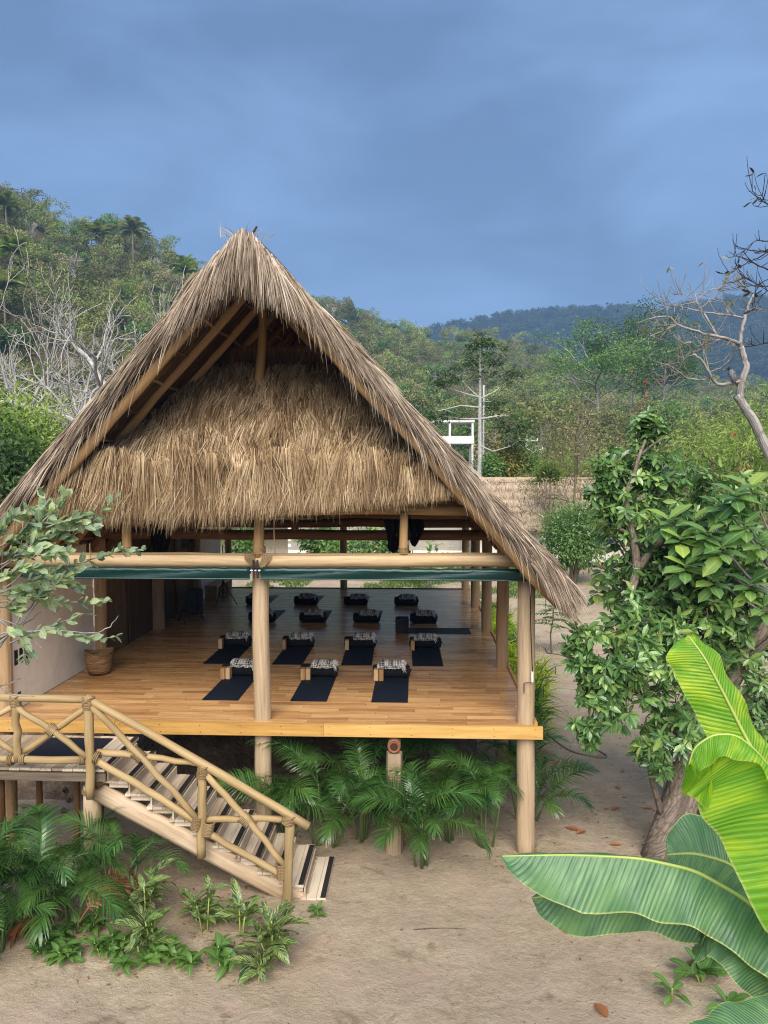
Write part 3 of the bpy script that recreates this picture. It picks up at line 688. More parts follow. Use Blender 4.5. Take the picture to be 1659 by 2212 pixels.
# outer slopes
mb = MB(); n = 11000
for s in (-1, 1):
    d = rand(n, .0, 4.1); y = YF + .1 + (YB - YF - .2) * rand(n, 0, 1) ** 1.3
    root = np.stack([PX + s * d, y, np.minimum(APEX - SLOPE * d - .06, APEX - .15) + rand(n, -.03, .06)], 1)
    D = np.stack([np.full(n, s * 1.0), RNG.normal(0, .16, n), np.full(n, -SLOPE + .1)], 1)
    mb.strands(root, D, rand(n, .5, 1.0), rand(n, .014, .03), .12, 3, unit(np.stack([RNG.normal(0, .3, n), np.ones(n), RNG.normal(0, .3, n)], 1)), .2)
put('slope_thatch', mb, M['thatch_grey'], roof, kind='stuff')

# verge: bunches of palm strips hanging over the front edge of both slopes
def bunched(nb, per, rg=RNG):
    k = np.repeat(np.arange(nb), per); return k, len(k)
mb = MB()
for s in (-1, 1):
    nb, per = 1150, 17; k, n = bunched(nb, per)
    bd = rand(nb, -.1, 4.34); bl = rand(nb, 0, 1); by_ = rand(nb, 0, 1); bdir = RNG.normal(0, .16, nb); bf = rand(nb, 0, 1); btone = rand(nb, .0, 1); blen = rand(nb, .8, 1.2)
    d = bd[k] + RNG.normal(0, .05, n); lay = np.clip(bl[k] + RNG.normal(0, .08, n), 0, 1)
    y = YF + .04 + .42 * (1 - lay) * by_[k] + RNG.normal(0, .03, n)
    root = np.stack([PX + s * d, y, np.minimum(APEX - SLOPE * np.abs(d), APEX - .12) - .03 - TH * .40 * (1 - lay) + RNG.normal(0, .015, n)], 1)
    peak = np.clip(1 - d / 1.1, 0, 1)
    D = np.stack([s * (1 - .6 * peak) + bdir[k] + RNG.normal(0, .06, n), -(.10 + .22 * bf[k]) + RNG.normal(0, .05, n), -SLOPE * (1 + .10 * bf[k] + .25 * peak) + .05 * lay - .06 * (1 - lay) * bf[k] + .4 * bdir[k]], 1)
    side = unit(np.cross(unit(D), np.stack([RNG.normal(0, .6, n), -np.ones(n), RNG.normal(.4, .6, n)], 1)))
    Lv = np.minimum((.26 + .46 * RNG.random(n)) * blen[k], np.maximum(4.86 - d, .1) / .68 * rand(n, .8, 1.1))
    mb.strands(root, D, Lv, rand(n, .010, .026), .12 + .20 * bf[k] + .45 * peak + .5 * np.clip((d - 3.7) / .5, 0, 1), 4, side, .08, btone[k])
    n = 260                                              # loose strips dangling below the rafter
    d = rand(n, .1, 4.3); root = np.stack([PX + s * d, YF + rand(n, .0, .2), APEX - SLOPE * d - TH * rand(n, .5, 1.0)], 1)
    D = np.stack([s * rand(n, .1, .8), -rand(n, .05, .3), -np.ones(n)], 1); mb.strands(root, D, rand(n, .3, .75), rand(n, .006, .014), 1.0, 4, None, .1, rand(n, .4, 1))
nb, per = 190, 15; k, n = bunched(nb, per)                # tuft over the apex
bd = np.clip(RNG.normal(0, .30, nb), -.62, .62); btone = rand(nb, .1, 1); bf = rand(nb, 0, 1)
d = bd[k] + RNG.normal(0, .04, n); y = YF + rand(nb, -.04, .45)[k]
root = np.stack([PX - .04 + d, y, APEX - .10 - np.abs(d) * .95 + RNG.normal(0, .03, n)], 1)
D = np.stack([d * .75 + RNG.normal(0, .08, n), -(.25 + .45 * bf[k]), -rand(n, .6, 1.0)], 1)
side = unit(np.cross(unit(D), np.stack([RNG.normal(0, .6, n), -np.ones(n), RNG.normal(.4, .5, n)], 1)))
mb.strands(root, D, rand(n, .45, 1.0), rand(n, .012, .028), .6, 4, side, .08, btone[k])
n = 46
root = np.stack([PX + RNG.normal(-.05, .16, n), YF + rand(n, 0, .4), np.full(n, APEX - .16)], 1)
D = np.stack([RNG.normal(0, .45, n), -rand(n, 0, .4), rand(n, .4, .9)], 1)
mb.strands(root, D, rand(n, .10, .24), rand(n, .008, .018), .6, 3)
put('verge_thatch', mb, M['thatch_grey'], roof, kind='stuff')
put('ridge_stick', MB().tube([(PX + .02, YF + .15, 9.1), (PX + .17, YF, 9.24)], .016, 6), M['dark_log'], roof)

# eaves
mb = MB(); n = 12000
for s in (-1, 1):
    lay = rand(n, 0, 1); d = 4.36 - .40 * rand(n, 0, 1)
    y = YF - .06 + (YB - YF - .1) * rand(n, 0, 1) ** 2.8
    root = np.stack([PX + s * d, y, APEX - SLOPE * d - TH * (1 - lay) * 1.0], 1)
    D = np.stack([np.full(n, s * .8), RNG.normal(0, .12, n) - .12 * (y < YF + .5), np.full(n, -SLOPE)], 1)
    mb.strands(root, D, .22 + .26 * rand(n, 0, 1) + .1 * (1 - lay), rand(n, .010, .022), 1.1, 4, None, .1)
put('eave_thatch', mb, M['thatch_grey'], roof, kind='stuff')

# front skirt: lower hipped thatch below the open gable
SK_Y0, SK_Z0, SK_Y1, SK_Z1 = 11.26, 5.62, 13.28, 7.66
mb = MB(); ts = np.linspace(0, 1, 26); us = np.linspace(0, 1, 40); Pk = np.zeros((26, 40, 3))
def half(z): return (APEX - TH - .06 - z) / SLOPE
for i, t_ in enumerate(ts):
    y = SK_Y0 + (SK_Y1 - SK_Y0) * t_; z = SK_Z0 + (SK_Z1 - SK_Z0) * t_; h = half(z)
    Pk[i, :, 0] = PX - h + us * 2 * h; Pk[i, :, 1] = y + .03 * vnoise(Pk[i, :, 0], np.full(40, z), .4, 30); Pk[i, :, 2] = z
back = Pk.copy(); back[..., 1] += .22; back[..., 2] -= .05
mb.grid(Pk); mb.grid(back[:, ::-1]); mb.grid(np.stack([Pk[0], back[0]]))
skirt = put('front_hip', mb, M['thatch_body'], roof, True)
del skirt
def tip_z(x): return np.interp(x, [-5.4, -4.2, -2.4, -.2, .6], [5.20, 5.02, 5.14, 5.36, 5.46])      # ragged lower edge of the skirt
mb = MB(); nb, per = 1750, 34; k, n = bunched(nb, per)
bt_ = rand(nb, 0, 1) ** .9; bt_ = np.where(RNG.random(nb) < .14, .5 * rand(nb, 0, 1) ** 1.5, bt_); bz = SK_Z0 + (SK_Z1 - SK_Z0) * bt_
bu = rand(nb, -1, 1); bx_ = PX + bu * (half(bz) + .03); lean = RNG.normal(0, .21, nb) + .18 * vnoise(bx_, bz, .5, 33) + .07 * (bx_ - PX) / 2
lift = rand(nb, 0, 1); btone = np.clip(.5 + RNG.normal(0, .26, nb), 0, 1); blen = rand(nb, .75, 1.25)
off = RNG.normal(0, .055, n); x = bx_[k] + off; z = bz[k] + RNG.normal(0, .035, n); t_ = (z - SK_Z0) / (SK_Z1 - SK_Z0)
y = SK_Y0 + (SK_Y1 - SK_Y0) * t_ - .03 - .15 * lift[k] * RNG.random(n) - .05 * lift[k]
root = np.stack([x, y, z + .08 * lift[k]], 1)
D = np.stack([lean[k] + off * 1.4 + RNG.normal(0, .09, n), -.62 - .16 * lift[k] + RNG.normal(0, .06, n), np.full(n, -.80)], 1)
side = unit(np.cross(unit(D), np.stack([RNG.normal(0, .7, n), -np.ones(n), np.ones(n)], 1)))
Ls = np.minimum((.26 + .42 * RNG.random(n)) * blen[k], np.maximum((root[:, 2] - tip_z(x)) / .85, .08) * rand(n, .75, 1.1))
mb.strands(root, D, Ls, rand(n, .006, .017), .5, 3, side, .12, btone[k])
nb, per = 300, 34; k, n = bunched(nb, per)                # uneven bottom fringe in bunches
bu = rand(nb, -1, 1); bz = SK_Z0 - .02 + .62 * rand(nb, 0, 1) ** 2.2; bx_ = PX + bu * (half(bz) - .04); lean = RNG.normal(0, .16, nb); blen = np.clip((bz - tip_z(bx_)) * rand(nb, .8, 1.15) + .05 * vnoise(bx_, bx_ * 0, .5, 35), .05, .9); btone = rand(nb, .2, .95)
off = RNG.normal(0, .05, n)
root = np.stack([bx_[k] + off, SK_Y0 - .02 - rand(nb, 0, .2)[k], bz[k] + RNG.normal(0, .02, n)], 1)
D = np.stack([lean[k] + off * 1.5 + RNG.normal(0, .06, n), -.30 + RNG.normal(0, .1, n), np.full(n, -1.0)], 1)
mb.strands(root, D, blen[k] * rand(n, .65, 1.12), rand(n, .005, .013), .4, 3, None, .12, btone[k])
n = 500                                                   # stray straws lying across
u = rand(n, -1, 1); t_ = rand(n, 0, 1); z = SK_Z0 + (SK_Z1 - SK_Z0) * t_; root = np.stack([PX + u * half(z) * .95, SK_Y0 + (SK_Y1 - SK_Y0) * t_ - .24, z], 1)
D = np.stack([RNG.normal(0, 1, n), np.full(n, -.3), -rand(n, .1, .8)], 1); mb.strands(root, D, rand(n, .15, .4), .009, .6, 3, None, .2, rand(n, .5, 1))
put('front_thatch', mb, M['thatch'], roof, kind='stuff')
# row of palm-rib stakes closing the gable above the skirt
hz = half(7.75)
for k in range(46):
    x = PX - hz + .08 + (2 * hz - .16) * k / 45 + RNG.normal(0, .006)
    put('gable_stake', MB().box((x, 13.42 + RNG.normal(0, .01), 7.82), (.030 + .01 * RNG.random(), .018, .44 + RNG.uniform(-.05, .05))), M['dark_log'], roof)
log('gable_rail', (PX - hz, 13.46, 7.99), (PX + hz, 13.46, 7.99), .03, M['rafter'], roof, 71)
log('gable_rail', (PX - hz - .2, 13.46, 7.66), (PX + hz + .2, 13.46, 7.66), .045, M['dark_log'], roof, 72)
# back gable: assumed thatch wall, added to keep the roof space dark
mb = MB(); zz = np.linspace(5.3, APEX - TH, 14)
Pk = np.stack([np.stack([PX - half(zz), np.full(14, 25.95), zz], -1), np.stack([PX + half(zz), np.full(14, 25.95), zz], -1)], 1)
mb.grid(Pk); back = Pk.copy(); back[..., 1] += .25; mb.grid(back[:, ::-1]); mb.grid(np.stack([Pk[0], back[0]]))
put('added_back_gable', mb, M['thatch_body'], roof)

# left wall: plaster bays and reed panels
mb = MB().box((-6.50, 13.35, 3.30), (.16, 3.15, 2.52)); o = put('plaster_wall', mb, M['plaster'], pav)
for k, y in enumerate((11.95, 12.11, 12.27)):
    put('vent_slot', MB().box((-6.418, y, 2.88), (.012, .10, .24)), M['black_paint'], o)
put('vent_slot', MB().box((-6.418, 12.02, 2.22), (.012, .09, .16)), M['black_paint'], o)
put('plaster_wall', MB().box((-6.50, 23.4, 3.36), (.16, 2.95, 2.64)), M['plaster'], pav)
put('power_socket', MB().box((-6.415, 22.15, 2.38), (.01, .07, .12)), M['black'], pav)
def reed_panel(y0, y1):
    mb = MB(); y = y0
    while y < y1:
        mb.tube([(-6.44, y, FZ), (-6.44, y, 4.6)], .016, 6, False); y += .034
    o = put('reed_panel', mb, M['reed'], pav, kind='stuff')
    put('panel_board', MB().box((-6.475, (y0 + y1) / 2, 3.32), (.02, y1 - y0, 2.56)), M['reed'], o)
    for yy in (y0 + .02, y1 - .02): put('panel_stile', MB().box((-6.42, yy, 3.32), (.05, .07, 2.56)), M['reed'], o)
reed_panel(15.2, 16.72); reed_panel(16.80, 18.26); reed_panel(18.64, 20.15); reed_panel(20.2, 21.68)

# roller blinds under the front beam
def blind(x0, x1, label):
    b = thing('roller_blind', label, 'blind', ((x0 + x1) / 2, 11.4, 4.36), 'green roller blinds under the front beam')
    k = 46; xs = np.linspace(x0 + .05, x1 - .05, k); rg = drng(int(x0 * 10) + 90)
    rad = .052 + .004 * rg.normal(size=k)
    put('rolled_sheet', MB().tube(np.stack([xs, np.full(k, 11.39), 4.375 + .004 * rg.normal(size=k)], 1), rad, 12, True, .02), M['blind'], b, True)
    X = np.stack([xs, xs], 0); P = np.zeros((5, k, 3))
    for i in range(5): P[i, :, 0] = xs; P[i, :, 1] = 11.338 + .012 * np.sin(xs * 3 + i) + .004 * i; P[i, :, 2] = 4.372 - i * .030
    put('hanging_flap', MB().grid(P), M['blind'], b, True)
    put('bottom_rod', MB().tube([(x0 + .06, 11.35, 4.255), (x1 - .06, 11.35, 4.255)], .012, 8), M['blind'], b)
    for x in (x0 + .0, x1 - .0):
        put('bracket', MB().box((x, 11.385, 4.40), (.022, .05, .27)).box((x, 11.36, 4.44), (.05, .02, .05)), M['metal'], b)
        put('axle', MB().tube([(x - .05, 11.39, 4.375), (x + .05, 11.39, 4.375)], .018, 8), M['steel'], b)
    return b
blind(-6.0, -2.44, 'rolled dark green blind under the front beam, left of the middle post')
b = blind(-2.38, 1.70, 'rolled dark green blind with crank under the front beam, right of the middle post')
put('crank_rod', MB().tube([(1.70, 11.50, 4.27), (1.71, 11.50, 3.6), (1.745, 11.50, 2.85)], .008, 6), M['metal'], b)
put('crank_grip', MB().tube([(1.745, 11.50, 2.86), (1.745, 11.50, 2.70)], .018, 8), M['white'], b)
put('crank_handle', MB().tube([(1.745, 11.495, 2.70), (1.64, 11.49, 2.69), (1.62, 11.49, 2.68), (1.62, 11.49, 2.53)], .008, 6), M['metal'], b)
put('pulley', MB().tube([(1.86, 11.6, 4.30), (1.97, 11.6, 4.30)], .03, 8).tube([(1.95, 11.6, 4.3), (1.95, 11.6, 3.8)], .006, 5), M['steel'], b)

# black cloth and cables hung from the inner beam
def drape(x, z0, z1, w, label):
    mb = MB(); k = 14; u = np.linspace(-1, 1, k); P = np.zeros((9, k, 3)); rg = drng(int(x * 100) + 300)
    for i in range(9):
        t = i / 8; ww = w * (1 - .35 * t + .1 * math.sin(t * 5))
        P[i, :, 0] = x + u * ww * .5 + .03 * math.sin(4 * t); P[i, :, 1] = 14.80 + .05 * np.sin(u * 7 + t * 3) + .02 * rg.normal(size=k); P[i, :, 2] = z0 + (z1 - z0) * t - .10 * (1 - u * u) * t
    mb.grid(P); Q = P.copy(); Q[..., 1] += .06; mb.grid(Q[:, ::-1])
    return tag(put('hanging_cloth', mb, M['black_cloth'], None, True, base=(x, 14.83, z1)), label, 'cloth')
drape(-.42, 4.95, 4.40, .42, 'black cloth bundle hanging from the inner beam, left of the cables')
drape(-.02, 4.95, 4.52, .30, 'small black cloth bundle hanging beside the right short post')
mb = MB()
for k in range(7):
    x = -.20 + RNG.normal(0, .03); mb.tube([(x, 14.75, 4.9), (x + RNG.normal(0, .02), 14.74, 4.6), (x + RNG.normal(0, .03), 14.74, 4.3), (x + .05, 14.75, 4.18), (x + .08, 14.75, 4.35)], .010, 5)
tag(put('hanging_cables', mb, M['metal'], None, base=(-.2, 14.75, 4.2)), 'loop of dark cables hanging from the inner beam between cloths', 'cables')
drape(-5.05, 4.95, 4.05, .40, 'tall black cloth hanging over the reed panels under the left thatch')

# ------------------------------------------------------------------ staircase with landing and pole railing
st = thing('staircase', 'pale wooden staircase with landing, dark nosing strips and lashed pole railing', 'staircase', (-3.0, 10.7, 0))
LZ = 1.82; NX, RUN, RISE = -4.22, .30, .175
land = put('landing', MB().box((-6.2, 10.73, LZ - .10), (3.9, 1.1, .06)), M['oldwood'], st)
pm = {}
def plank(mat, size, w, parent, name='plank', rot=(0, 0, 0)):
    key = (mat,)
    if key not in pm: pm[key] = MB().box((0, 0, 0), (1, 1, 1)).mesh(name); pm[key].materials.append(M[mat])
    return inst(name, pm[key], parent, w, rot, size)
x = NX - .075; k = 0
while x > -8.2:
    plank('deckboard', (.142, 1.30 + RNG.uniform(-.01, .02), .035), (x, 10.73 + RNG.uniform(-.008, .008), LZ - .018 + RNG.uniform(-.003, .003)), land); x -= .148; k += 1
put('edge_beam', MB().box((-6.2, 10.10, LZ - .115), (3.98, .05, .11)), M['oldwood'], land)
plank('strip', (.07, 1.28, .006), (NX - .038, 10.73, LZ + .003), land, 'nosing_strip')
for k in range(1, 11):
    nx, z = NX + RUN * k, LZ - RISE * k
    tr = put('riser', MB().box((nx - RUN + .012, 10.69, z + RISE / 2 - .03), (.022, 1.10, RISE - .03)), M['step'], st)
    xs = nx
    for j, w in enumerate((.13, .13, .085)):
        xs0 = nx - w if j == 0 else xs0 - w
        plank('step', (w - .005, 1.14 + RNG.uniform(-.012, .012), .034), (xs0 + w / 2, 10.69 + RNG.uniform(-.008, .008), z - .017 + RNG.uniform(-.0015, .0015)), tr, 'tread_plank')
    plank('strip', (.072, 1.12, .006), (nx - .040, 10.69, z + .0035), tr, 'nosing_strip')
    put('tread_bracket', MB().box((nx - .15, 10.20, z - .075), (.26, .05, .075)), M['step'], tr)
def stringer(y, mat):
    a, b = np.array((-4.40, y, 1.47)), np.array((-1.50, y, -.06)); L = np.linalg.norm(b - a); d = (b - a) / L
    up = np.array((-d[2], 0, d[0])); 
    t = np.linspace(0, 1, 10); P = a + (b - a) * t[:, None]
    th = np.linspace(0, 2 * math.pi, 12, endpoint=False); mb = MB()
    ca, sa = np.cos(th), np.sin(th); sq = 1 / np.maximum(np.abs(ca), np.abs(sa)) ** .92     # squared-off log
    V = np.concatenate([p + np.outer(ca * sq * .13, up) + np.outer(sa * sq * .055, (0, 1, 0)) for p in P])
    U = np.concatenate([np.stack([th * .12, np.full(12, tt * L)], 1) for tt in t])
    i = np.arange(9)[:, None] * 12; j = np.arange(12)[None, :]; kk = (j + 1) % 12
    mb.add(V, [np.stack([i + j, i + kk, i + 12 + kk, i + 12 + j], -1).reshape(-1, 4), np.arange(12)[None, :], (np.arange(12) + 108)[None, ::-1]], U)
    return put('stringer', mb, mat, st, True)
stringer(10.22, M['stringer']); stringer(11.15, M['stringer'])
put('landing_post', wobble_post(-4.50, 10.32, -.2, 1.50, .125, 501, 12, .05), M['post_pale'], st, True)
o = log('landing_log', (-4.36, 10.10, 1.63), (-4.36, 11.4, 1.63), .10, M['dark_log'], st, 502)
lashing(st, (-4.50, 10.32, 1.44), (0, 0, 1), .128, .07, .011)
for x, y in ((-5.9, 10.35), (-5.75, 11.3), (-5.2, 11.35), (-4.85, 11.4)):
    put('landing_post', wobble_post(x, y, -.2, 1.7, .12 if x < -5.8 else .05, int(-x * 31), 8), M['dark_log'], st, True)

RY = 9.98
def rail(name, a, b, r, seed, bend=0.0, r2=None, y=RY):
    a = np.array((a[0], y, a[1])); b = np.array((b[0], y, b[1])); k = 9; t = np.linspace(0, 1, k)
    P = a + (b - a) * t[:, None]; P[:, 2] += bend * np.sin(t * math.pi)
    rg = drng(seed); P[1:-1] += rg.normal(0, .006, (k - 2, 3))
    return put(name, MB().tube(P, np.linspace(r, r2 or r, k) * (1 + rg.normal(0, .035, k)), 11, True, .028, 0, seed), M['rail'], st, True)
rail('top_rail', (-8.0, 2.81), (-4.36, 2.81), .050, 1, .015)
rail('top_rail', (-4.42, 2.835), (-1.43, 1.13), .054, 2, .02, .062)
rail('baluster', (-5.38, 2.78), (-5.37, 1.96), .052, 3)
rail('baluster', (-4.38, 2.80), (-4.38, 1.46), .060, 4)
rail('baluster', (-2.85, 1.93), (-2.88, .68), .060, 5)
rail('baluster', (-1.68, 1.25), (-1.73, -.04), .066, 6)
rail('baluster', (-6.55, 2.78), (-6.55, 1.96), .052, 30)
rail('bottom_rail', (-8.0, 1.97), (-4.44, 1.985), .050, 7, y=RY + .01)
rail('brace', (-5.36, 2.70), (-4.42, 2.03), .044, 8, .02, y=RY - .012)
rail('brace', (-5.33, 2.06), (-4.42, 2.70), .042, 9, -.02, y=RY + .062)
rail('brace', (-5.42, 2.05), (-6.5, 2.72), .042, 10, .02, y=RY + .05)
rail('brace', (-6.5, 2.05), (-5.42, 2.70), .042, 11, .02, y=RY - .02)
rail('brace', (-4.34, 2.72), (-2.92, 1.20), .046, 12, .03, y=RY - .012)
rail('brace', (-4.30, 2.07), (-2.88, 1.92), .045, 13, .02, .038, y=RY + .065)
rail('lower_rail', (-4.32, 2.0), (-2.90, 1.14), .048, 14, .01, y=RY + .005)
rail('brace', (-2.80, 1.82), (-1.76, .60), .044, 15, .03, y=RY - .012)
rail('brace', (-2.84, 1.16), (-1.70, 1.20), .044, 16, .015, y=RY + .06)
rail('lower_rail', (-2.80, 1.02), (-1.78, .44), .048, 17, 0, y=RY + .005)
for c, ax, r, w, cr in [((-5.38, RY, 2.78), (0, 0, 1), .060, .14, True), ((-4.38, RY, 2.77), (0, 0, 1), .068, .15, True), ((-2.84, RY, 1.86), (.15, 0, 1), .070, .16, True), ((-1.69, RY, 1.23), (.3, 0, 1), .074, .13, True),
        ((-4.90, RY + .02, 2.38), (1, 0, -.75), .066, .12, False), ((-3.72, RY + .02, 2.05), (1, 0, -.9), .070, .15, False), ((-2.28, RY + .02, 1.20), (1, 0, -.9), .070, .15, False),
        ((-4.47, RY, 1.99), (1, 0, 0), .058, .08, False), ((-4.28, RY, 2.02), (1, 0, -.4), .070, .07, False), ((-5.46, RY, 1.97), (1, 0, 0), .06, .07, False), ((-5.29, RY, 1.98), (1, 0, 0), .06, .07, False),
        ((-2.93, RY, 1.16), (0.2, 0, 1), .064, .18, False), ((-2.78, RY, 1.08), (.2, 0, 1), .062, .18, False), ((-1.79, RY, .52), (0, 0, 1), .060, .20, False), ((-6.55, RY, 2.78), (0, 0, 1), .06, .14, True)]:
    lashing(st, c, ax, r, w, .0105, cross=cr)
# door mat on the landing
mb = MB().box((-5.05, 10.86, LZ + .010), (.95, .78, .014))
tag(put('door_mat', mb, M['mat_navy'], base=(-5.05, 10.86, LZ)), 'dark blue mat lying on the stair landing', 'mat')

# ------------------------------------------------------------------ things on the floor
def rounded_box_mesh(name, mat, size, k=5):
    mb = MB(); mb.box((0, 0, size[2] / 2), size); me = mb.mesh(name); me.materials.append(mat)
    return me
mat_me = {}
for key, mt in (('navy', 'mat_navy'), ('grey', 'mat_grey')):
    mb = MB(); P = np.zeros((7, 4, 3))
    for i, v in enumerate(np.linspace(-.5, .5, 7)):
        for j, u in enumerate(np.linspace(-.5, .5, 4)): P[i, j] = (u * .61, v * 1.76, .007 + (.010 if i in (0, 6) and j in (0, 3) else 0))
    mb.grid(P[:, ::-1]); mb.box((0, 0, .003), (.606, 1.756, .006)); me = mb.mesh('exercise_mat'); me.materials.append(M[mt]); mat_me[key] = me
# bolster: round cushion with tucked ends
prof = [(0, -.34), (.075, -.345), (.108, -.335), (.122, -.30), (.124, -.15), (.121, 0), (.124, .15), (.122, .30), (.108, .335), (.075, .345), (0, .34)]
mb = MB().lathe(prof, (0, 0, .118), 18, [(0, 0, 1), (1, 0, 0), (0, .96, 0)]); bol_me = mb.mesh('bolster', True); bol_me.materials.append(M['black_cloth'])
mb = MB()
for sx in (-1, 1): mb.lathe([(.124, -.004), (.129, 0), (.124, .004)], (sx * .31, 0, .118), 18, [(0, 0, 1), (1, 0, 0), (0, .96, 0)])
mb.tube([(.345, -.05, .10), (.37, -.03, .15), (.365, .03, .15), (.345, .05, .10)], .008, 5)
pip_me = mb.mesh('piping', True); pip_me.materials.append(M['black'])
def blanket_mesh(seed, w=.42):
    """folded blanket lying over the bolster, two thick layers with sagging edges"""
    rg = drng(seed); mb = MB(); top0 = .236
    for lay in range(3):
        k, n = 15, 15; th = np.linspace(-1, 1, n); us = np.linspace(-.5, .5, k); t0 = .004 + lay * .027; wid = w * (1 - .05 * lay) + rg.normal(0, .008)
        prof = []
        a = np.radians(62 - 7 * lay) * th
        outer = np.stack([np.sin(a) * (.122 + t0 + .026), .118 + np.cos(a) * (.117 + t0 + .026)], 1)
        inner = np.stack([np.sin(a) * (.124 + t0), .118 + np.cos(a) * (.119 + t0)], 1)
        ring = np.concatenate([outer, inner[::-1]]); m = len(ring)
        P = np.zeros((k, m + 1, 3)); U = np.zeros((k, m + 1, 2)); sh = rg.normal(0, .012)
        for i, u in enumerate(us):
            e = 1 - .35 * (abs(u) * 2) ** 8
            cen = ring.mean(0); rr = cen + (ring - cen) * np.array([1 - .03 * (abs(u) * 2) ** 6, e])
            rr = rr + rg.normal(0, .0022, rr.shape) + .004 * math.sin(u * 19 + lay)
            rr = np.concatenate([rr, rr[:1]])
            P[i, :, 0] = u * wid + sh; P[i, :, 1:] = rr; U[i, :, 0] = u + .5 + lay * .13; U[i, :, 1] = np.linspace(0, 1, m + 1)
        mb.grid(P, U); 
        for i in (0, k - 1): mb.add(P[i, :-1], [np.arange(m)[None, :: (1 if i else -1)]], U[i, :-1])
    me = mb.mesh('folded_blanket', True); me.materials.append(M['blanket']); return me
def fringe_mesh(seed, w=.42):
    rg = drng(seed); n = 70; mb = MB()
    a = np.radians(rg.uniform(-60, 10, n)); r = .135 + rg.uniform(0, .07, n)
    root = np.stack([np.full(n, w * .49) + rg.normal(0, .006, n), np.sin(a) * r, .118 + np.cos(a) * r], 1)
    D = np.stack([rg.uniform(.4, 1.1, n), -rg.uniform(.1, .8, n), rg.uniform(-.5, .3, n)], 1)
    mb.strands(root, D, rg.uniform(.07, .14, n), .010, 1.8, 4, None, .5)
    me = mb.mesh('fringe'); me.materials.append(M['fringe']); return me
bl_me = [blanket_mesh(i) for i in range(5)]; fr_me = [fringe_mesh(i) for i in range(3)]
mb = MB(); s_, h_ = np.array((.086, .15, .205)), .006
cc = [(x, y) for x, y in ((-1, -.86), (-.78, -1), (.78, -1), (1, -.86), (1, .86), (.78, 1), (-.78, 1), (-1, .86))]
for z0 in (0,): 
    ring = np.array([(x * .043, y * .075) for x, y in cc]); V = np.concatenate([np.c_[ring * .95, np.zeros(8)], np.c_[ring, np.full(8, .006)], np.c_[ring, np.full(8, .199)], np.c_[ring * .95, np.full(8, .205)]])
    i = np.arange(3)[:, None] * 8; j = np.arange(8)[None, :]; kk = (j + 1) % 8
    mb.add(V, [np.stack([i + j, i + kk, i + 8 + kk, i + 8 + j], -1).reshape(-1, 4), np.arange(8)[None, ::-1], (np.arange(8) + 24)[None, :]])
blk_me = mb.mesh('yoga_block'); blk_me.materials.append(M['block'])

ROWN = ['front row', 'second row', 'third row', 'back row']
POSN = {3: ['leftmost', 'middle', 'rightmost'], 4: ['leftmost', 'second from left', 'second from right', 'rightmost']}
ROWS = [(14.17, -1, [-3.29, -1.83, -.44]), (16.62, -1, [-3.95, -2.58, -1.23, .18]), (19.50, 1, [-3.98, -2.63, -1.28, .18]), (22.08, 1, [-4.62, -3.17, -1.77, -.27])]
bi = 0
for r, (y, sg, xs) in enumerate(ROWS):
    for i, x in enumerate(xs):
        pos = POSN[len(xs)][i]; bi += 1
        xx = x + RNG.normal(0, .02)
        mo = inst('exercise_mat', mat_me['navy' if sg < 0 else 'grey'], None, (xx + .02, y + sg * .70 + (.0 if sg > 0 else 0), FZ + .001), (0, 0, RNG.normal(0, .012)))
        tag(mo, f'dark exercise mat under a bolster, {pos} of the {ROWN[r]}', 'mat', 'exercise mats laid out on the floor')
        rot = RNG.normal(0, .03)
        bo = link('bolster', None, None, (xx, y, FZ + .008)); bo.rotation_euler = (0, 0, rot)
        tag(bo, f'round black bolster cushion, {pos} of the {ROWN[r]}', 'bolster', 'black bolsters on the mats')
        c = bpy.data.objects.new('cushion', bol_me); C.objects.link(c); c.parent = bo
        c = bpy.data.objects.new('piping', pip_me); C.objects.link(c); c.parent = bo
        fx = xx + .02 + RNG.normal(0, .03)
        fo = link('folded_blanket', None, None, (fx, y, FZ + .009)); fo.rotation_euler = (0, 0, rot + RNG.normal(0, .06)); fo.scale = (1.0, 1.0, 1.0)
        tag(fo, f'striped blanket on the {pos} bolster, {ROWN[r]}', 'blanket', 'striped blankets on the bolsters')
        c = bpy.data.objects.new('cloth', bl_me[bi % 5]); C.objects.link(c); c.parent = fo
        c = bpy.data.objects.new('fringe', fr_me[bi % 3]); C.objects.link(c); c.parent = fo
        for b in range({0: 2, 1: 1}.get(r, 0)):
            bx_, by_ = xx - .27 + .095 * b, y - .215 + RNG.normal(0, .01)
            bo2 = inst('yoga_block', blk_me, None, (bx_, by_, FZ + .0085), (0, 0, RNG.normal(0, .05)))
            which = ('left block' if b == 0 else 'right block') + ' of the pair' if r == 0 else 'single block'
            tag(bo2, f'wooden yoga {which} by the {pos} bolster of the {ROWN[r]}', 'block', 'wooden yoga blocks')
o = inst('exercise_mat', mat_me['grey'], None, (.42, 18.46, FZ + .001), (0, 0, math.pi / 2), (1.1, 1, 1)); tag(o, 'dark grey exercise mat lying crosswise near the right posts', 'mat', 'exercise mats laid out on the floor')
mb = MB()
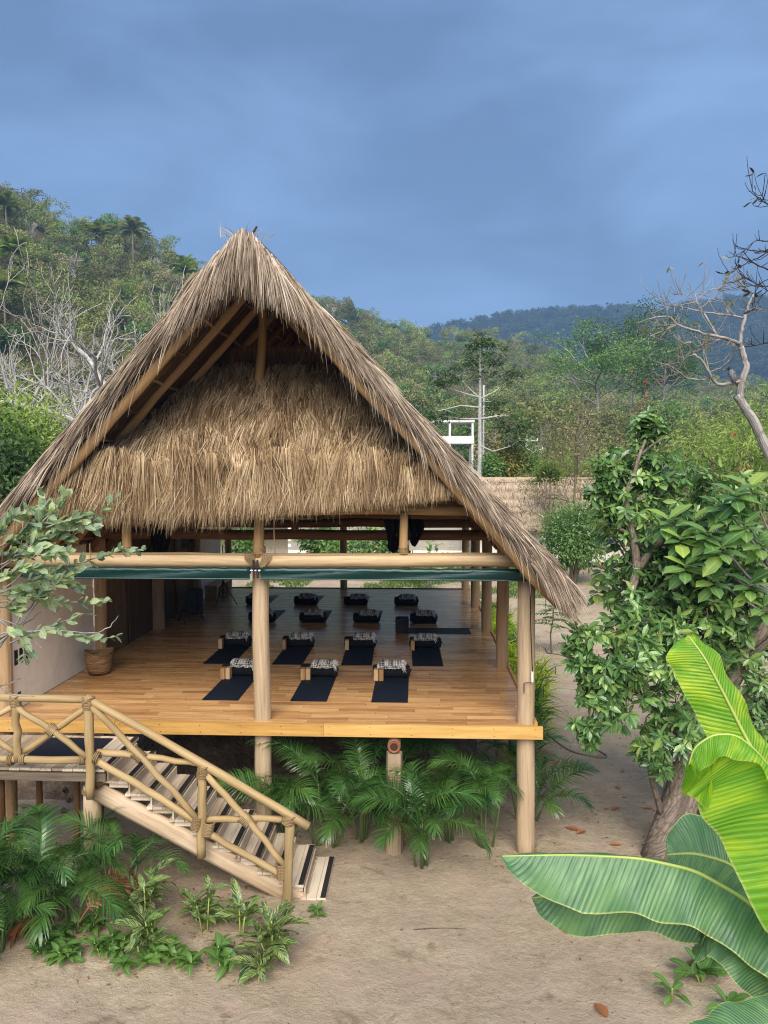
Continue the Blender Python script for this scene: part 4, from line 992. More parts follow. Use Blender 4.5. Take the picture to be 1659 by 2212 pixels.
for k in range(6):
    P = []; z = .004 + k * .055
    mb.tube([(-.15 + RNG.normal(0, .006), -.12, z + .027), (-.15, .12, z + .027)], .001, 4)
    ring = [(-.15, 0), (-.158, .014), (-.155, .04), (-.14, .052), (.14, .052), (.155, .04), (.158, .014), (.15, 0)]
    V = np.concatenate([np.array([(x + RNG.normal(0, .004), yy, z + zz) for x, zz in ring]) for yy in (-.16, -.08, .0, .08, .16)])
    i = np.arange(4)[:, None] * 8; j = np.arange(8)[None, :]; kk = (j + 1) % 8
    mb.add(V, [np.stack([i + j, i + kk, i + 8 + kk, i + 8 + j], -1).reshape(-1, 4), np.arange(8)[None, :], (np.arange(8) + 32)[None, ::-1]])
me = mb.mesh('blanket_stack', True); me.materials.append(M['grey_cloth'])
tag(inst('blanket_stack', me, None, (-.34, 18.34, FZ + .012)), 'stack of folded charcoal blankets at the left end of the crosswise mat', 'blankets')

# woven basket
mb = MB().lathe([(0, .02), (.18, .02), (.19, .0), (.215, .08), (.24, .2), (.255, .33), (.262, .42), (.27, .432), (.262, .44), (.25, .425), (.24, .3), (.2, .06), (0, .05)], (0, 0, 0), 28)
V = np.concatenate(mb.V); V[:, 2] += np.clip(V[:, 2] / .44, 0, 1) ** 2 * .035 * np.sin(np.arctan2(V[:, 1], V[:, 0]) * 2 + .6); mb.V = [V]
me = mb.mesh('woven_basket', True); me.materials.append(M['basket'])
tag(inst('woven_basket', me, None, (-6.02, 14.22, FZ + .001)), 'woven brown palm basket standing by the plaster wall', 'basket')
# speakers on tripods
def tripod(x, y, top, label, rz0, speaker=None):
    t = thing('speaker_stand', label, 'stand', (x, y, FZ), 'black tripod stands along the left wall')
    put('pole', MB().tube([(x, y, FZ + .12), (x, y, FZ + 1.0)], .019, 8).tube([(x, y, FZ + .9), (x, y, FZ + top)], .014, 8), M['black'], t)
    put('collar', MB().tube([(x, y, FZ + .62), (x, y, FZ + .74)], .033, 8), M['black'], t)
    for k in range(3):
        a = rz0 + k * 2.0944; fx, fy = x + .40 * math.cos(a), y + .40 * math.sin(a)
        put('leg', MB().tube([(x + .02 * math.cos(a), y + .02 * math.sin(a), FZ + .70), (fx, fy, FZ + .015)], .014, 6), M['black'], t)
        put('strut', MB().tube([(x, y, FZ + .22), (x + .23 * math.cos(a), y + .23 * math.sin(a), FZ + .32)], .010, 5), M['black'], t)
    return t
tripod(-5.78, 19.2, 1.95, 'taller black tripod speaker stand before the reed panels', .5)
tripod(-5.55, 21.75, 1.75, 'black tripod stand next to the wooden bench', .2)
def speaker(x, y, z, w, h, d, label, rot=0):
    ring = [(-.5, -.5), (.5, -.5), (.42, .5), (-.42, .5)]
    mb = MB(); R = np.array([(math.cos(rot), -math.sin(rot)), (math.sin(rot), math.cos(rot))])
    V = []
    for zz, s in ((0, .94), (.03, 1), (h - .03, 1), (h, .94)):
        for a, b in ring: p = R @ np.array((a * w * s, b * d * s)); V.append((x + p[0], y + p[1], z + zz))
    i = np.arange(3)[:, None] * 4; j = np.arange(4)[None, :]; kk = (j + 1) % 4
    mb.add(V, [np.stack([i + j, i + kk, i + 4 + kk, i + 4 + j], -1).reshape(-1, 4), np.arange(4)[None, ::-1], (np.arange(4) + 12)[None, :]])
    t = thing('loudspeaker', label, 'speaker', (x, y, z))
    put('cabinet', mb, M['black'], t)
    for zz, rr in ((.35, .34), (.75, .18)):
        p = R @ np.array((0, -.5 * d - .002)); put('cone', MB().lathe([(w * rr, 0), (w * rr * .9, .01), (0, .025)], (x + p[0], y + p[1], z + h * zz), 16, [(1, 0, 0), (0, 0, 1), (0, -1, 0)]), M['metal'], t)
    return t
speaker(-5.78, 19.2, FZ + 1.93, .36, .58, .32, 'black loudspeaker mounted on the taller tripod stand', .3)
speaker(-6.05, 20.62, FZ, .42, .66, .38, 'black loudspeaker standing on the floor by the reed panels', .35)
bn = thing('wooden_bench', 'low light wooden bench against the far plaster wall', 'bench', (-6.12, 23.3, FZ))
put('seat', MB().box((-6.12, 23.3, FZ + .43), (.36, 1.5, .05)), M['bench'], bn)
for y in (22.58, 24.02): put('leg', MB().box((-6.12, y, FZ + .203), (.36, .05, .402)), M['bench'], bn)

# ------------------------------------------------------------------ plants: generators
def grow(rg, p, d, L, r, lev, out, tips, nch=(3, 5), spread=.8, up=.15, wig=.18, shrink=.62, rmin=.004, sides=(7, 5, 4, 3)):
    k = 6; P = [np.array(p, float)]; d = unit(d); T = [d]
    for i in range(k - 1):
        d = unit(d + rg.normal(0, wig, 3) + np.array((0, 0, up)) * .5); P.append(P[-1] + d * L / (k - 1)); T.append(d)
    P = np.array(P); rad = np.maximum(np.linspace(r, r * .55, k), rmin)
    out.tube(P, rad, sides[min(len(sides) - 1, 3 - min(lev, 3))], False)
    if lev <= 0:
        tips.append(P[-1]); tips.append(P[3]); return
    n = rg.integers(nch[0], nch[1] + 1)
    for j in range(n):
        t = 1.0 if j == 0 else rg.uniform(.35, .98); q = int(t * (k - 1)); f = t * (k - 1) - q; q2 = min(q + 1, k - 1)
        pos = P[q] * (1 - f) + P[q2] * f
        side = unit(np.cross(T[q], rg.normal(size=3))); ang = rg.uniform(.35, 1.0) * spread * (0.5 if j == 0 else 1)
        grow(rg, pos, unit(T[q] * math.cos(ang) + side * math.sin(ang)), L * shrink * rg.uniform(.75, 1.2), r * .62 * (1 - .3 * t), lev - 1, out, tips, nch, spread, up, wig, shrink, rmin, sides)

def leaf_cloud(rg, tips, n_per, sigma, L, W, simple=True, upness=.6, flat=1.0, drop=.0, mb=None):
    tips = np.asarray(tips); n = len(tips) * n_per; c = np.repeat(tips, n_per, 0)
    off = rg.normal(size=(n, 3)) * sigma * np.array((1, 1, flat)); P = c + off
    D = unit(off * .8 / sigma + rg.normal(size=(n, 3)) * .7 + np.array((0, 0, -drop)))
    Nn = unit(rg.normal(size=(n, 3)) * .6 + np.array((0, 0, upness)))
    mb = mb or MB()
    return mb.leaves(P, D, Nn, L * rg.uniform(.6, 1.25, n), W * rg.uniform(.7, 1.2, n), simple=simple)

def tree_meshes(seed, h=9.0, crown=4.0, trunk=.18, lev=2, nl=7, n_per=26, sigma=.7, L=.34, W=.2, start=.35, up=.15, spread=.9, flat=.75, wig=.16, nch=(3, 4), upness=.6, drop=0.0, lean=.1, simple=True):
    rg = drng(seed); wood = MB(); tips = []
    k = 7; tr = np.stack([np.cumsum(rg.normal(0, lean * h / 14, k)), np.cumsum(rg.normal(0, lean * h / 14, k)), np.linspace(-.3, h * .72, k)], 1); tr[:, :2] -= tr[0, :2]
    wood.tube(tr, np.linspace(trunk, trunk * .45, k), 8, False)
    for j in range(nl):
        t = start + (1 - start) * (j + rg.uniform(0, .8)) / nl; t = min(t, .99); q = t * (k - 1); i = int(q); pos = tr[i] + (tr[min(i + 1, k - 1)] - tr[i]) * (q - i)
        a = j * 2.4 + rg.uniform(-.5, .5); e = rg.uniform(.1, .7) + .5 * (t - start)
        Lb = crown * rg.uniform(.5, .8) * (1.15 - .45 * t)
        grow(rg, pos, (math.cos(a) * math.cos(e), math.sin(a) * math.cos(e), math.sin(e)), Lb, trunk * .42, lev - 1, wood, tips, nch, spread, up, wig, .6, .016)
    tips.append(tr[-1])
    crown_mb = leaf_cloud(rg, tips, n_per, sigma, L, W, simple, upness, flat, drop) if n_per else MB()
    return wood, crown_mb, np.array(tips)

def tree_thing(name, label, cat, loc, wood, crown, wmat, cmat, group=None, rot=0.0, s=1.0, extra=()):
    t = link(name, None, None, loc); tag(t, label, cat, group); t.rotation_euler = (0, 0, rot); t.scale = (s, s, s)
    for nm, me, sm in (('trunk', wood, wmat), ('crown', crown, cmat)) + tuple(extra):
        if me is None: continue
        if isinstance(me, MB): me = me.mesh(nm, nm == 'trunk'); me.materials.append(sm)
        c = bpy.data.objects.new(nm, me); C.objects.link(c); c.parent = t
    return t

# ------------------------------------------------------------------ areca palms
def frond_mesh(seed, L=1.15, e0=1.1, e1=-.75, n=42, ll=.36):
    rg = drng(seed); k = 26; t = np.linspace(0, 1, k); e = e0 + (e1 - e0) * t ** 1.25
    dx = np.cos(e); dz = np.sin(e); P = np.zeros((k, 3)); P[1:, 0] = np.cumsum(dx[:-1]) * L / (k - 1); P[1:, 2] = np.cumsum(dz[:-1]) * L / (k - 1); P[:, 1] = .05 * np.sin(t * 3 + rg.uniform(0, 6)) * t
    mb = MB(); mb.tube(P, np.linspace(.011, .002, k), 4, False)
    for s in (-1, 1):
        tt = np.linspace(.2, .995, n) + rg.normal(0, .004, n); tt = np.clip(tt, 0, 1)
        pos = np.stack([np.interp(tt, t, P[:, i]) for i in range(3)], 1); ee = np.interp(tt, t, e)
        T = np.stack([np.cos(ee), 0 * ee, np.sin(ee)], 1); Nn = np.stack([-np.sin(ee), 0 * ee, np.cos(ee)], 1); S = np.tile([0, s * 1.0, 0], (n, 1))
        fw = .55 + .9 * np.clip((tt - .5) / .5, 0, 1) ** 2
        D = T * fw[:, None] + S * (1.0 - .45 * tt[:, None]) + Nn * .32 + rg.normal(0, .06, (n, 3))
        ln = ll * np.sin(np.clip((tt - .12) / .95, 0, 1) * math.pi) ** .55 * rg.uniform(.88, 1.08, n)
        side = unit(np.cross(unit(D), Nn))
        mb.strands(pos, D, ln, .019 * rg.uniform(.8, 1.2, n), .95, 5, side, .12)
    me = mb.mesh('frond'); me.materials.append(M['leaf_palm']); return me
FR = [frond_mesh(1, 1.15), frond_mesh(2, 1.3, 1.25, -.5), frond_mesh(3, 1.0, .95, -1.15), frond_mesh(4, 1.35, 1.35, -.15), frond_mesh(5, 1.1, 1.05, -.95, 36)]
FRD = FR[2].copy(); FRD.materials[0] = M['fallen']; FRY = FR[0].copy(); FRY.materials[0] = M['f_yellow']
def areca(x, y, h, n, label, seed, s=1.0, group='areca palm clumps', z=None):
    rg = drng(seed); z = gz1(x, y) if z is None else z
    t = thing('areca_palm', label, 'palm', (x, y, z), group)
    nst = max(3, n // 3)
    st_ = [(rg.normal(0, .10), rg.normal(0, .10), h * rg.uniform(.25, .75)) for _ in range(nst)]
    for a, b, hh in st_:
        put('stem', MB().tube([(x + a * .6, y + b * .6, z - .05), (x + a, y + b, z + hh * .5), (x + a * 1.3, y + b * 1.3, z + hh)], [.02, .017, .012], 6), M['palm_stem'], t, True)
    for k in range(n):
        a, b, hh = st_[k % nst]
        dead = rg.random(); o = inst('frond', FRD if dead < .035 else FRY if dead < .06 else FR[rg.integers(5)], t, (x + a * 1.3, y + b * 1.3, z + hh - rg.uniform(0, .1)), (rg.normal(0, .25), rg.uniform(-.35, .3), k * 2.4 + rg.uniform(-.4, .4)), (s * rg.uniform(.8, 1.1),) * 3)
    return t
AR = [(-6.15, 9.15, 1.25, 11, 'areca palm clump at the left edge below the landing', 1.0), (-5.45, 9.0, 1.05, 11, 'areca palm clump between the left edge and landing post', .95),
      (-4.75, 9.35, 1.0, 13, 'areca palm clump growing just before the landing post', 1.0), (-4.35, 9.35, .85, 9, 'areca palm clump at the foot of the stringer', 1.0),
      (-3.98, 9.86, 1.15, 4, 'tall areca fronds reaching up before the stair stringer', .9), (-5.0, 8.75, .7, 9, 'low areca palm clump nearest the path on the left', .85), (-6.6, 8.8, .8, 10, 'areca palm clump cut by the left picture edge', .95),
      (-2.05, 11.85, 1.3, 12, 'areca palm clump behind the handrail end under the floor', 1.0), (-1.45, 11.65, 1.3, 13, 'areca palm clump between stair foot and hewn support', .95), (-.85, 11.85, 1.3, 12, 'areca palm clump left of the hewn support post', 1.0),
      (.10, 11.1, 1.2, 14, 'bright areca palm clump right of the hewn support post', 1.0), (.55, 11.85, 1.35, 12, 'areca palm clump midway between support post and corner post', 1.0),
      (1.05, 11.75, 1.3, 12, 'areca palm clump just left of the corner post', .95), (1.85, 12.7, 1.1, 7, 'areca palm clump behind and right of the corner post', .95), (1.9, 13.7, .9, 8, 'smaller areca palm beside the floor edge behind the corner', .9), (1.95, 15.8, .7, 7, 'small areca palm by the floor edge near the hose', .8), (-.2, 12.4, 1.45, 8, 'shaded areca palm clump behind the hewn support post', 1.0)]
for i, (x, y, h, n, lb, s) in enumerate(AR): areca(x, y, h, int(n * 1.3), lb, 100 + i, s, z=0.0)

# ------------------------------------------------------------------ broad single leaves (ginger, rosettes, low plants)
def blade_mesh(name, mat, L, W, curl=.35, fold=.25, wav=.0, k=9, tipw=.9, obov=False, seed=0, double=False):
    rg = drng(seed); mb = MB(); t = np.linspace(0, 1, k); e = .55 - curl * 2.2 * t ** 1.3
    P = np.zeros((k, 3)); P[1:, 0] = np.cumsum(np.cos(e[:-1])) * L / (k - 1); P[1:, 2] = np.cumsum(np.sin(e[:-1])) * L / (k - 1)
    w = (np.sin(np.clip(t, 0, 1) ** (1.5 if obov else .85) * math.pi) ** (.6 if obov else .8)) * W * .5; w[0] = .004; w[-1] = .002
    us = np.array((-1, -.5, 0, .5, 1)); G = np.zeros((k, 5, 3)); U = np.zeros((k, 5, 2))
    for j, u in enumerate(us):
        G[:, j, 0] = P[:, 0] - np.sin(e) * abs(u) * w * fold; G[:, j, 1] = u * w; G[:, j, 2] = P[:, 2] + np.cos(e) * abs(u) * w * fold + wav * abs(u) * np.sin(t * 11 + u * 2) * w
        U[:, j, 0] = u; U[:, j, 1] = t
    mb.grid(G, U); me = mb.mesh(name, True); me.materials.append(M[mat]); return me
GL = [blade_mesh('leaf', 'ginger', L, W, c, .22, .06, seed=i) for i, (L, W, c) in enumerate([(.42, .13, .35), (.36, .12, .5), (.30, .10, .25), (.46, .145, .6)])]
LL = [blade_mesh('leaf', 'leaf_low', L, W, c, .2, .04, seed=i) for i, (L, W, c) in enumerate([(.20, .075, .35), (.16, .06, .5), (.24, .085, .6)])]
OB = [blade_mesh('leaf', 'leaf_low', L, W, c, .2, .03, obov=True, seed=i) for i, (L, W, c) in enumerate([(.24, .085, .3), (.20, .075, .45)])]
BIG = [blade_mesh('leaf', 'leaf_broad', L, W, c, .2, .05, obov=True, seed=i) for i, (L, W, c) in enumerate([(.26, .14, .35), (.30, .15, .6), (.22, .12, .15)])]
def leafy(name, label, cat, x, y, stems, lib, seed, group=None, z=None, hs=(.25, .5), nl=(5, 8), s=1.0, spread=.12, tilt=(-.6, .25), stem_mat='banana_stem'):
    rg = drng(seed); z = gz1(x, y) if z is None else z
    t = thing(name, label, cat, (x, y, z), group)
    for q in range(stems):
        h = rg.uniform(*hs); a = rg.uniform(0, 6.28); r_ = spread * rg.uniform(.2, 1)
        bx_, by_ = x + r_ * .4 * math.cos(a), y + r_ * .4 * math.sin(a); tx, ty = x + r_ * math.cos(a) * 1.4, y + r_ * math.sin(a) * 1.4
        if h > .08: put('stem', MB().tube([(bx_, by_, z - .03), ((bx_ + tx) / 2, (by_ + ty) / 2, z + h * .6), (tx, ty, z + h)], [.011 * s, .009 * s, .006 * s], 6), M[stem_mat], t, True)
        n = rg.integers(nl[0], nl[1] + 1)
        for k in range(n):
            f = 1 - .6 * (k / n) * (h > .15); f = f if h > .08 else 1
            px, py, pz = bx_ + (tx - bx_) * f, by_ + (ty - by_) * f, z + h * f
            inst('leaf', lib[rg.integers(len(lib))], t, (px, py, pz), (rg.normal(0, .25), rg.uniform(*tilt) + .35 * (k / n), k * 2.4 + rg.uniform(-.4, .4)), (s * rg.uniform(.75, 1.15),) * 3)
    return t
def gp(x, y): return at_ground(x, y)
def at_ground(x, y):
    a = at(x, y, 10.0); t = CAM_Z / (CAM_Z - a[2]); return a[0] * t, a[1] * t
GI = [(318, 2010, 3, 'tall shell ginger with yellow striped leaves beside the palms', 1.05, (.3, .75)), (335, 2075, 2, 'broad-leaved ginger with hanging green leaves before the palms', 1.15, (.3, .5)), (445, 2020, 3, 'narrow striped ginger left of the stair foot', .85, (.3, .55)),
      (520, 2030, 3, 'pale cream-striped ginger between the other gingers', .9, (.25, .5)), (585, 2075, 4, 'large striped ginger before the foot of the stairs', 1.1, (.25, .6)), (555, 2130, 1, 'lone low striped ginger shoot nearest the camera', .9, (.12, .2))]
for i, (px, py, n, lb, s, hs) in enumerate(GI):
    x, y = at_ground(px, py); leafy('variegated_ginger', lb, 'plant', x, y, n, GL, 200 + i, 'variegated gingers along the bed', 0.0, hs, (6, 9), s, .13)
LP = [(30, 2030, 5), (95, 2060, 5), (150, 2075, 6), (135, 2030, 4), (225, 2075, 5), (255, 2060, 3), (300, 2085, 3), (355, 2080, 5), (400, 2085, 4), (465, 2075, 4), (480, 2100, 3), (430, 2000, 3), (60, 2000, 4), (190, 2010, 4), (505, 1995, 3)]
WORDS = ['at the far left corner of the bed', 'left of the pair before the palms', 'largest before the palms, with broad tips', 'behind the largest low plant', 'on the sand below the tall ginger', 'small, right of the one on the sand', 'under the broad ginger leaves', 'between the broad ginger and the narrow ginger', 'at the foot of the narrow ginger', 'between the narrow and pale gingers', 'small sprig in front of the pale ginger', 'round-leaved weed near the stair stringer', 'shaded by the leftmost palms', 'in the shade of the middle palms', 'thin shoot behind the pale ginger']
for i, (px, py, n) in enumerate(LP):
    x, y = at_ground(px, py); leafy('low_plant', 'low green leafy plant ' + WORDS[i], 'plant', x, y, n, LL, 230 + i, 'low plants edging the bed', 0.0, (.08, .26), (6, 10), .95, .16)
x, y = at_ground(690, 1985); leafy('weed', 'small bright weed at the foot of the bottom step', 'plant', x, y, 3, OB, 250, None, 0.0, (.05, .14), (4, 6), .62, .08)
for i, (px, py, s, lb) in enumerate([(1452, 2160, 1.0, 'small rosette sprout left of the others in the sand'), (1515, 2120, 1.15, 'two-headed leafy sprout under the drooping banana leaf'), (1545, 2100, 1.0, 'leafy sprout right behind the two-headed one'), (1568, 2195, 1.0, 'leafy sprout above the lower banana leaf'), (1640, 2085, .9, 'leafy sprout cut by the right picture edge'), (1500, 1985, .8, 'small sprout half hidden below the long banana leaf')]):
    x, y = at_ground(px, py); leafy('sprout', lb, 'plant', x, y, 2 if i in (1, 2) else 1, OB, 260 + i, 'rosette sprouts in the sand', None, (.06, .2), (8, 11), s * 1.1, .07)

# ------------------------------------------------------------------ banana plant in the right foreground
def banana_leaf(name, rib, wl, wr, nl, nr, mat, parent, droopl=.3, droopr=.3, k=40, m=9, rag=.05, seed=0, tip=.55, ribr=.016):
    """rib: control points of the midrib base to tip; wl/wr half widths; nl/nr direction each half is spread towards"""
    rg = drng(seed); rib = np.array(rib, float); tc = np.linspace(0, 1, len(rib)); t = np.linspace(0, 1, k)
    def sm(c):                                           # smooth interpolation through the control points
        out = np.interp(t, tc, c)
        for _ in range(6): out[1:-1] = (out[:-2] + 2 * out[1:-1] + out[2:]) / 4
        return out
    P = np.stack([sm(rib[:, i]) for i in range(3)], 1); T = unit(np.gradient(P, axis=0))
    shape = np.clip(np.minimum((t / .12) ** .6, 1) * np.clip((1 - t) / (1 - tip), 0, 1) ** .55, 0, 1)
    mb = MB()
    for s, w, nn, dr in ((-1, wl, nl, droopl), (1, wr, nr, droopr)):
        S = np.tile(np.array(nn, float), (k, 1)) if np.ndim(nn) == 1 else np.stack([np.interp(t, np.linspace(0, 1, len(nn)), np.array(nn)[:, i]) for i in range(3)], 1)
        S = unit(S - T * (S * T).sum(1, keepdims=True) * .8)
        ed = 1 + rag * (np.sin(t * 23 + seed) + np.sin(t * 41 + 2 * seed) * .6)
        G = np.zeros((k, m, 3)); U = np.zeros((k, m, 2)); p = P.copy(); d = S.copy()
        for j in range(m):
            G[:, j] = p; U[:, j, 0] = s * j / (m - 1); U[:, j, 1] = t
            step = (w * shape * ed / (m - 1))[:, None]
            p = p + d * step + T * step * .12; d = unit(d + np.array((0, 0, -1.0)) * dr / (m - 1) * 1.6)
            p = p + .004 * np.sin(t * 60 + j)[:, None] * S * 0 + (.006 * j / m) * np.sin(t * 37 + seed + j * .3)[:, None] * np.cross(T, S)
        mb.grid(G if s > 0 else G[:, ::-1], U if s > 0 else U[:, ::-1])
    lf = put(name, mb, M[mat], parent, True)
    put('midrib', MB().tube(P + np.array((0, 0, -.004)), np.linspace(ribr, ribr * .25, k), 8, True), M['banana_stem'], lf, True)
    return lf
ban = thing('banana_plant', 'large banana plant with bright leaves in the right foreground', 'banana plant', (2.85, 4.3, 0))
put('pseudostem', MB().tube([(2.85, 4.3, -.2), (2.86, 4.3, 1.2), (2.80, 4.28, 2.4), (2.72, 4.25, 3.0)], [.15, .13, .10, .07], 14, True, .02), M['banana_stem'], ban, True)
B = lambda *p: [at(*q) for q in p]
crown = (2.72, 4.25, 3.0)
# long waxy leaf lying across towards the left
rib = [crown] + B((1690, 2010, 4.2), (1600, 1935, 4.2), (1500, 1878, 4.2), (1380, 1852, 4.2), (1230, 1845, 4.2), (1082, 1848, 4.2))
banana_leaf('leaf', rib, .29, .07, (.05, -.55, -.8), (-.05, .9, .1), 'banana_grey', ban, .55, .9, 60, 9, .03, 1, .80)
rib = [crown] + B((1680, 2045, 4.42), (1620, 1995, 4.42), (1520, 1945, 4.4), (1400, 1925, 4.4), (1270, 1925, 4.4), (1148, 1938, 4.4))
banana_leaf('leaf', rib, .23, .05, (.0, -.25, -.97), (0, .6, .8), 'banana_grey', ban, .2, .3, 50, 8, .06, 2, .90)
rib = [crown] + B((1690, 1990, 4.7), (1630, 1910, 4.8), (1575, 1862, 4.9), (1500, 1842, 5.0), (1440, 1845, 5.0))
banana_leaf('leaf', rib, .20, .26, (-.1, -.5, -.8), (.25, .6, .75), 'banana_grey', ban, .4, .2, 40, 8, .04, 3, .8)
# upright young leaf
rib = [crown] + B((1740, 1850, 4.15), (1690, 1740, 4.1), (1655, 1670, 4.1), (1610, 1590, 4.1), (1560, 1490, 4.1), (1520, 1415, 4.12), (1487, 1372, 4.18))
banana_leaf('leaf', rib, .18, .10, [(-.95, .1, -.15), (-.97, .1, -.1), (-.95, .2, .05), (-.75, .3, .15)], [(.8, .3, .3), (.75, .4, .25), (.7, .5, .1)], 'banana_lit', ban, .12, .2, 56, 9, .02, 4, .9)
# folded bright leaf in front of it
rib = [crown] + B((1790, 1900, 3.8), (1740, 1800, 3.8), (1690, 1700, 3.8), (1640, 1628, 3.8), (1590, 1585, 3.8), (1540, 1585, 3.8), (1500, 1612, 3.8), (1488, 1650, 3.8))
banana_leaf('leaf', rib, .40, .12, [(-.5, .1, -.9), (-.4, .2, -.95), (-.25, .2, -1), (-.15, .25, -1)], [(.3, -.6, .4), (.2, -.8, .1), (.1, -.8, -.3), (.1, -.6, -.6)], 'banana_lit', ban, .05, 1.6, 56, 10, .03, 5, .93)
# drooping folded leaf below
rib = [(2.74, 4.25, 2.7)] + B((1700, 2150, 4.2), (1650, 2100, 4.2), (1600, 2048, 4.2), (1560, 2012, 4.22), (1540, 2000, 4.25), (1520, 2025, 4.3), (1508, 2070, 4.32))
banana_leaf('leaf', rib, .15, .07, [(-.45, -.45, -.8), (-.5, -.4, -.75), (-.5, -.4, -.75)], (-.2, .6, -.7), 'banana_grey', ban, .15, .5, 46, 8, .06, 6, .95)
# lower corner leaf
rib = [(2.78, 4.27, 2.3)] + B((1760, 2190, 3.9), (1690, 2205, 3.8), (1610, 2225, 3.7), (1530, 2270, 3.6), (1460, 2330, 3.5))
banana_leaf('leaf', rib, .20, .15, (.1, -.75, -.5), (-.1, .85, .45), 'banana_grey', ban, .3, .4, 40, 8, .05, 7, .85)

# ------------------------------------------------------------------ leafy branches of a small tree in the left foreground
rg = drng(55)
gu = thing('guava_tree', 'pale green small-leaved tree reaching in from the left edge', 'tree', (-3.7, 4.7, 0))
wood = MB(); wood.tube([(-3.7, 4.7, -.2), (-3.66, 4.68, 1.5), (-3.5, 4.66, 3.0), (-3.25, 4.62, 4.0), (-2.9, 4.6, 4.6)], [.08, .07, .06, .045, .035], 10, False)
lp, ld, ln_, ll_ = [], [], [], []
def spray(pts, r0, leaves=True, n=16, size=.085, base=.15):
    pts = np.array(pts); k = max(12, 4 * len(pts)); t = np.linspace(0, 1, k); tc = np.linspace(0, 1, len(pts))
    P = np.stack([np.interp(t, tc, pts[:, i]) for i in range(3)], 1)
    for _ in range(2): P[1:-1] = (P[:-2] + 2 * P[1:-1] + P[2:]) / 4
    P[1:-1] += rg.normal(0, .004, (k - 2, 3)); wood.tube(P, np.linspace(r0, r0 * .3, k), 6, True)
    if not leaves: return
    T = unit(np.gradient(P, axis=0))
    for j in range(n):
        q = base + (1 - base) * (j + .5) / n; i = min(int(q * (k - 1)), k - 1)
        S = unit(np.cross(T[i], (0, .3, 1.0)) ) * (1 if j % 2 else -1)
        for sg in (1, -1):
            lp.append(P[i]); ld.append(T[i] * .75 + S * sg * rg.uniform(.5, 1) + np.array((0, 0, rg.uniform(-.45, .5))) + rg.normal(0, .25, 3)); ln_.append(np.array((0, -.55, .8)) + rg.normal(0, .4, 3)); ll_.append(size * rg.uniform(.65, 1.15) * (1.1 - .35 * q))
Yb = 4.5
trunk_pt = (-60, 1400)
SPR = [([(0, 1240), (120, 1225), (200, 1210), (260, 1190), (315, 1185)], 18), ([(0, 1230), (80, 1180), (150, 1140), (200, 1130), (262, 1060)], 20), ([(40, 1200), (90, 1130), (100, 1090), (85, 1050)], 16), ([(90, 1130), (130, 1090), (140, 1060)], 12),
       ([(100, 1140), (160, 1120), (215, 1148)], 12), ([(0, 1280), (60, 1255), (120, 1250), (165, 1240)], 14), ([(0, 1300), (60, 1290), (130, 1300), (200, 1300), (232, 1300)], 15), ([(20, 1390), (90, 1360), (140, 1340), (195, 1322)], 9),
       ([(20, 1370), (100, 1360), (160, 1375), (200, 1382), (262, 1372)], 14), ([(0, 1340), (40, 1370), (60, 1400), (55, 1430)], 11), ([(0, 1180), (40, 1160), (70, 1120)], 14), ([(0, 1220), (50, 1200), (110, 1185), (150, 1200)], 16), ([(60, 1260), (90, 1290), (115, 1310)], 10), ([(0, 1310), (30, 1320), (40, 1300)], 12), ([(-30, 1180), (10, 1140), (30, 1110)], 10), ([(60, 1180), (110, 1160), (150, 1170), (185, 1120)], 14), ([(-20, 1260), (40, 1230), (95, 1225)], 16), ([(-20, 1200), (30, 1195), (75, 1160), (120, 1120)], 16)]
for i, (pp, n) in enumerate(SPR):
    yo = Yb + rg.uniform(-.25, .25); spray([at(x, y, yo + .03 * k) for k, (x, y) in enumerate(pp)], .006, True, n, .092)
for i in range(12):
    x, y = rg.uniform(-20, 120), rg.uniform(1090, 1290); a = rg.uniform(-.9, .5); L_ = rg.uniform(50, 95); yo = Yb + rg.uniform(-.3, .3)
    spray([at(x + L_ * t_ * math.cos(a), y + L_ * t_ * math.sin(a) + 8 * t_ * t_, yo + .05 * t_) for t_ in (0, .35, .7, 1)], .004, True, 9, .10)
for pp in ([(-80, 1400), (0, 1370), (120, 1358), (200, 1372), (240, 1352), (256, 1330)], [(-40, 1450), (40, 1340), (80, 1290), (100, 1200)], [(-30, 1420), (60, 1330), (98, 1280)], [(-20, 1330), (40, 1350), (90, 1400)], [(0, 1380), (50, 1350), (88, 1322)], [(-30, 1470), (20, 1500), (75, 1505)], [(-30, 1290), (10, 1275), (50, 1235)], [(-40, 1485), (15, 1480), (45, 1465)]):
    spray([at(x, y, Yb + rg.uniform(-.1, .15)) for x, y in pp], .007, False)
for pp in ([(-120, 1480), (-40, 1330), (0, 1250)], [(-120, 1480), (-50, 1380), (0, 1320)], [(-110, 1490), (-60, 1420), (-20, 1390)]): spray([at(x, y, Yb + .1) for x, y in pp], .02, False)
put('trunk', wood, M['bark_pale'], gu, True)
n = len(lp); put('crown', MB().leaves(np.array(lp), np.array(ld), np.array(ln_), np.array(ll_), np.array(ll_) * .56, .15, .18), M['leaf_guava'], gu)

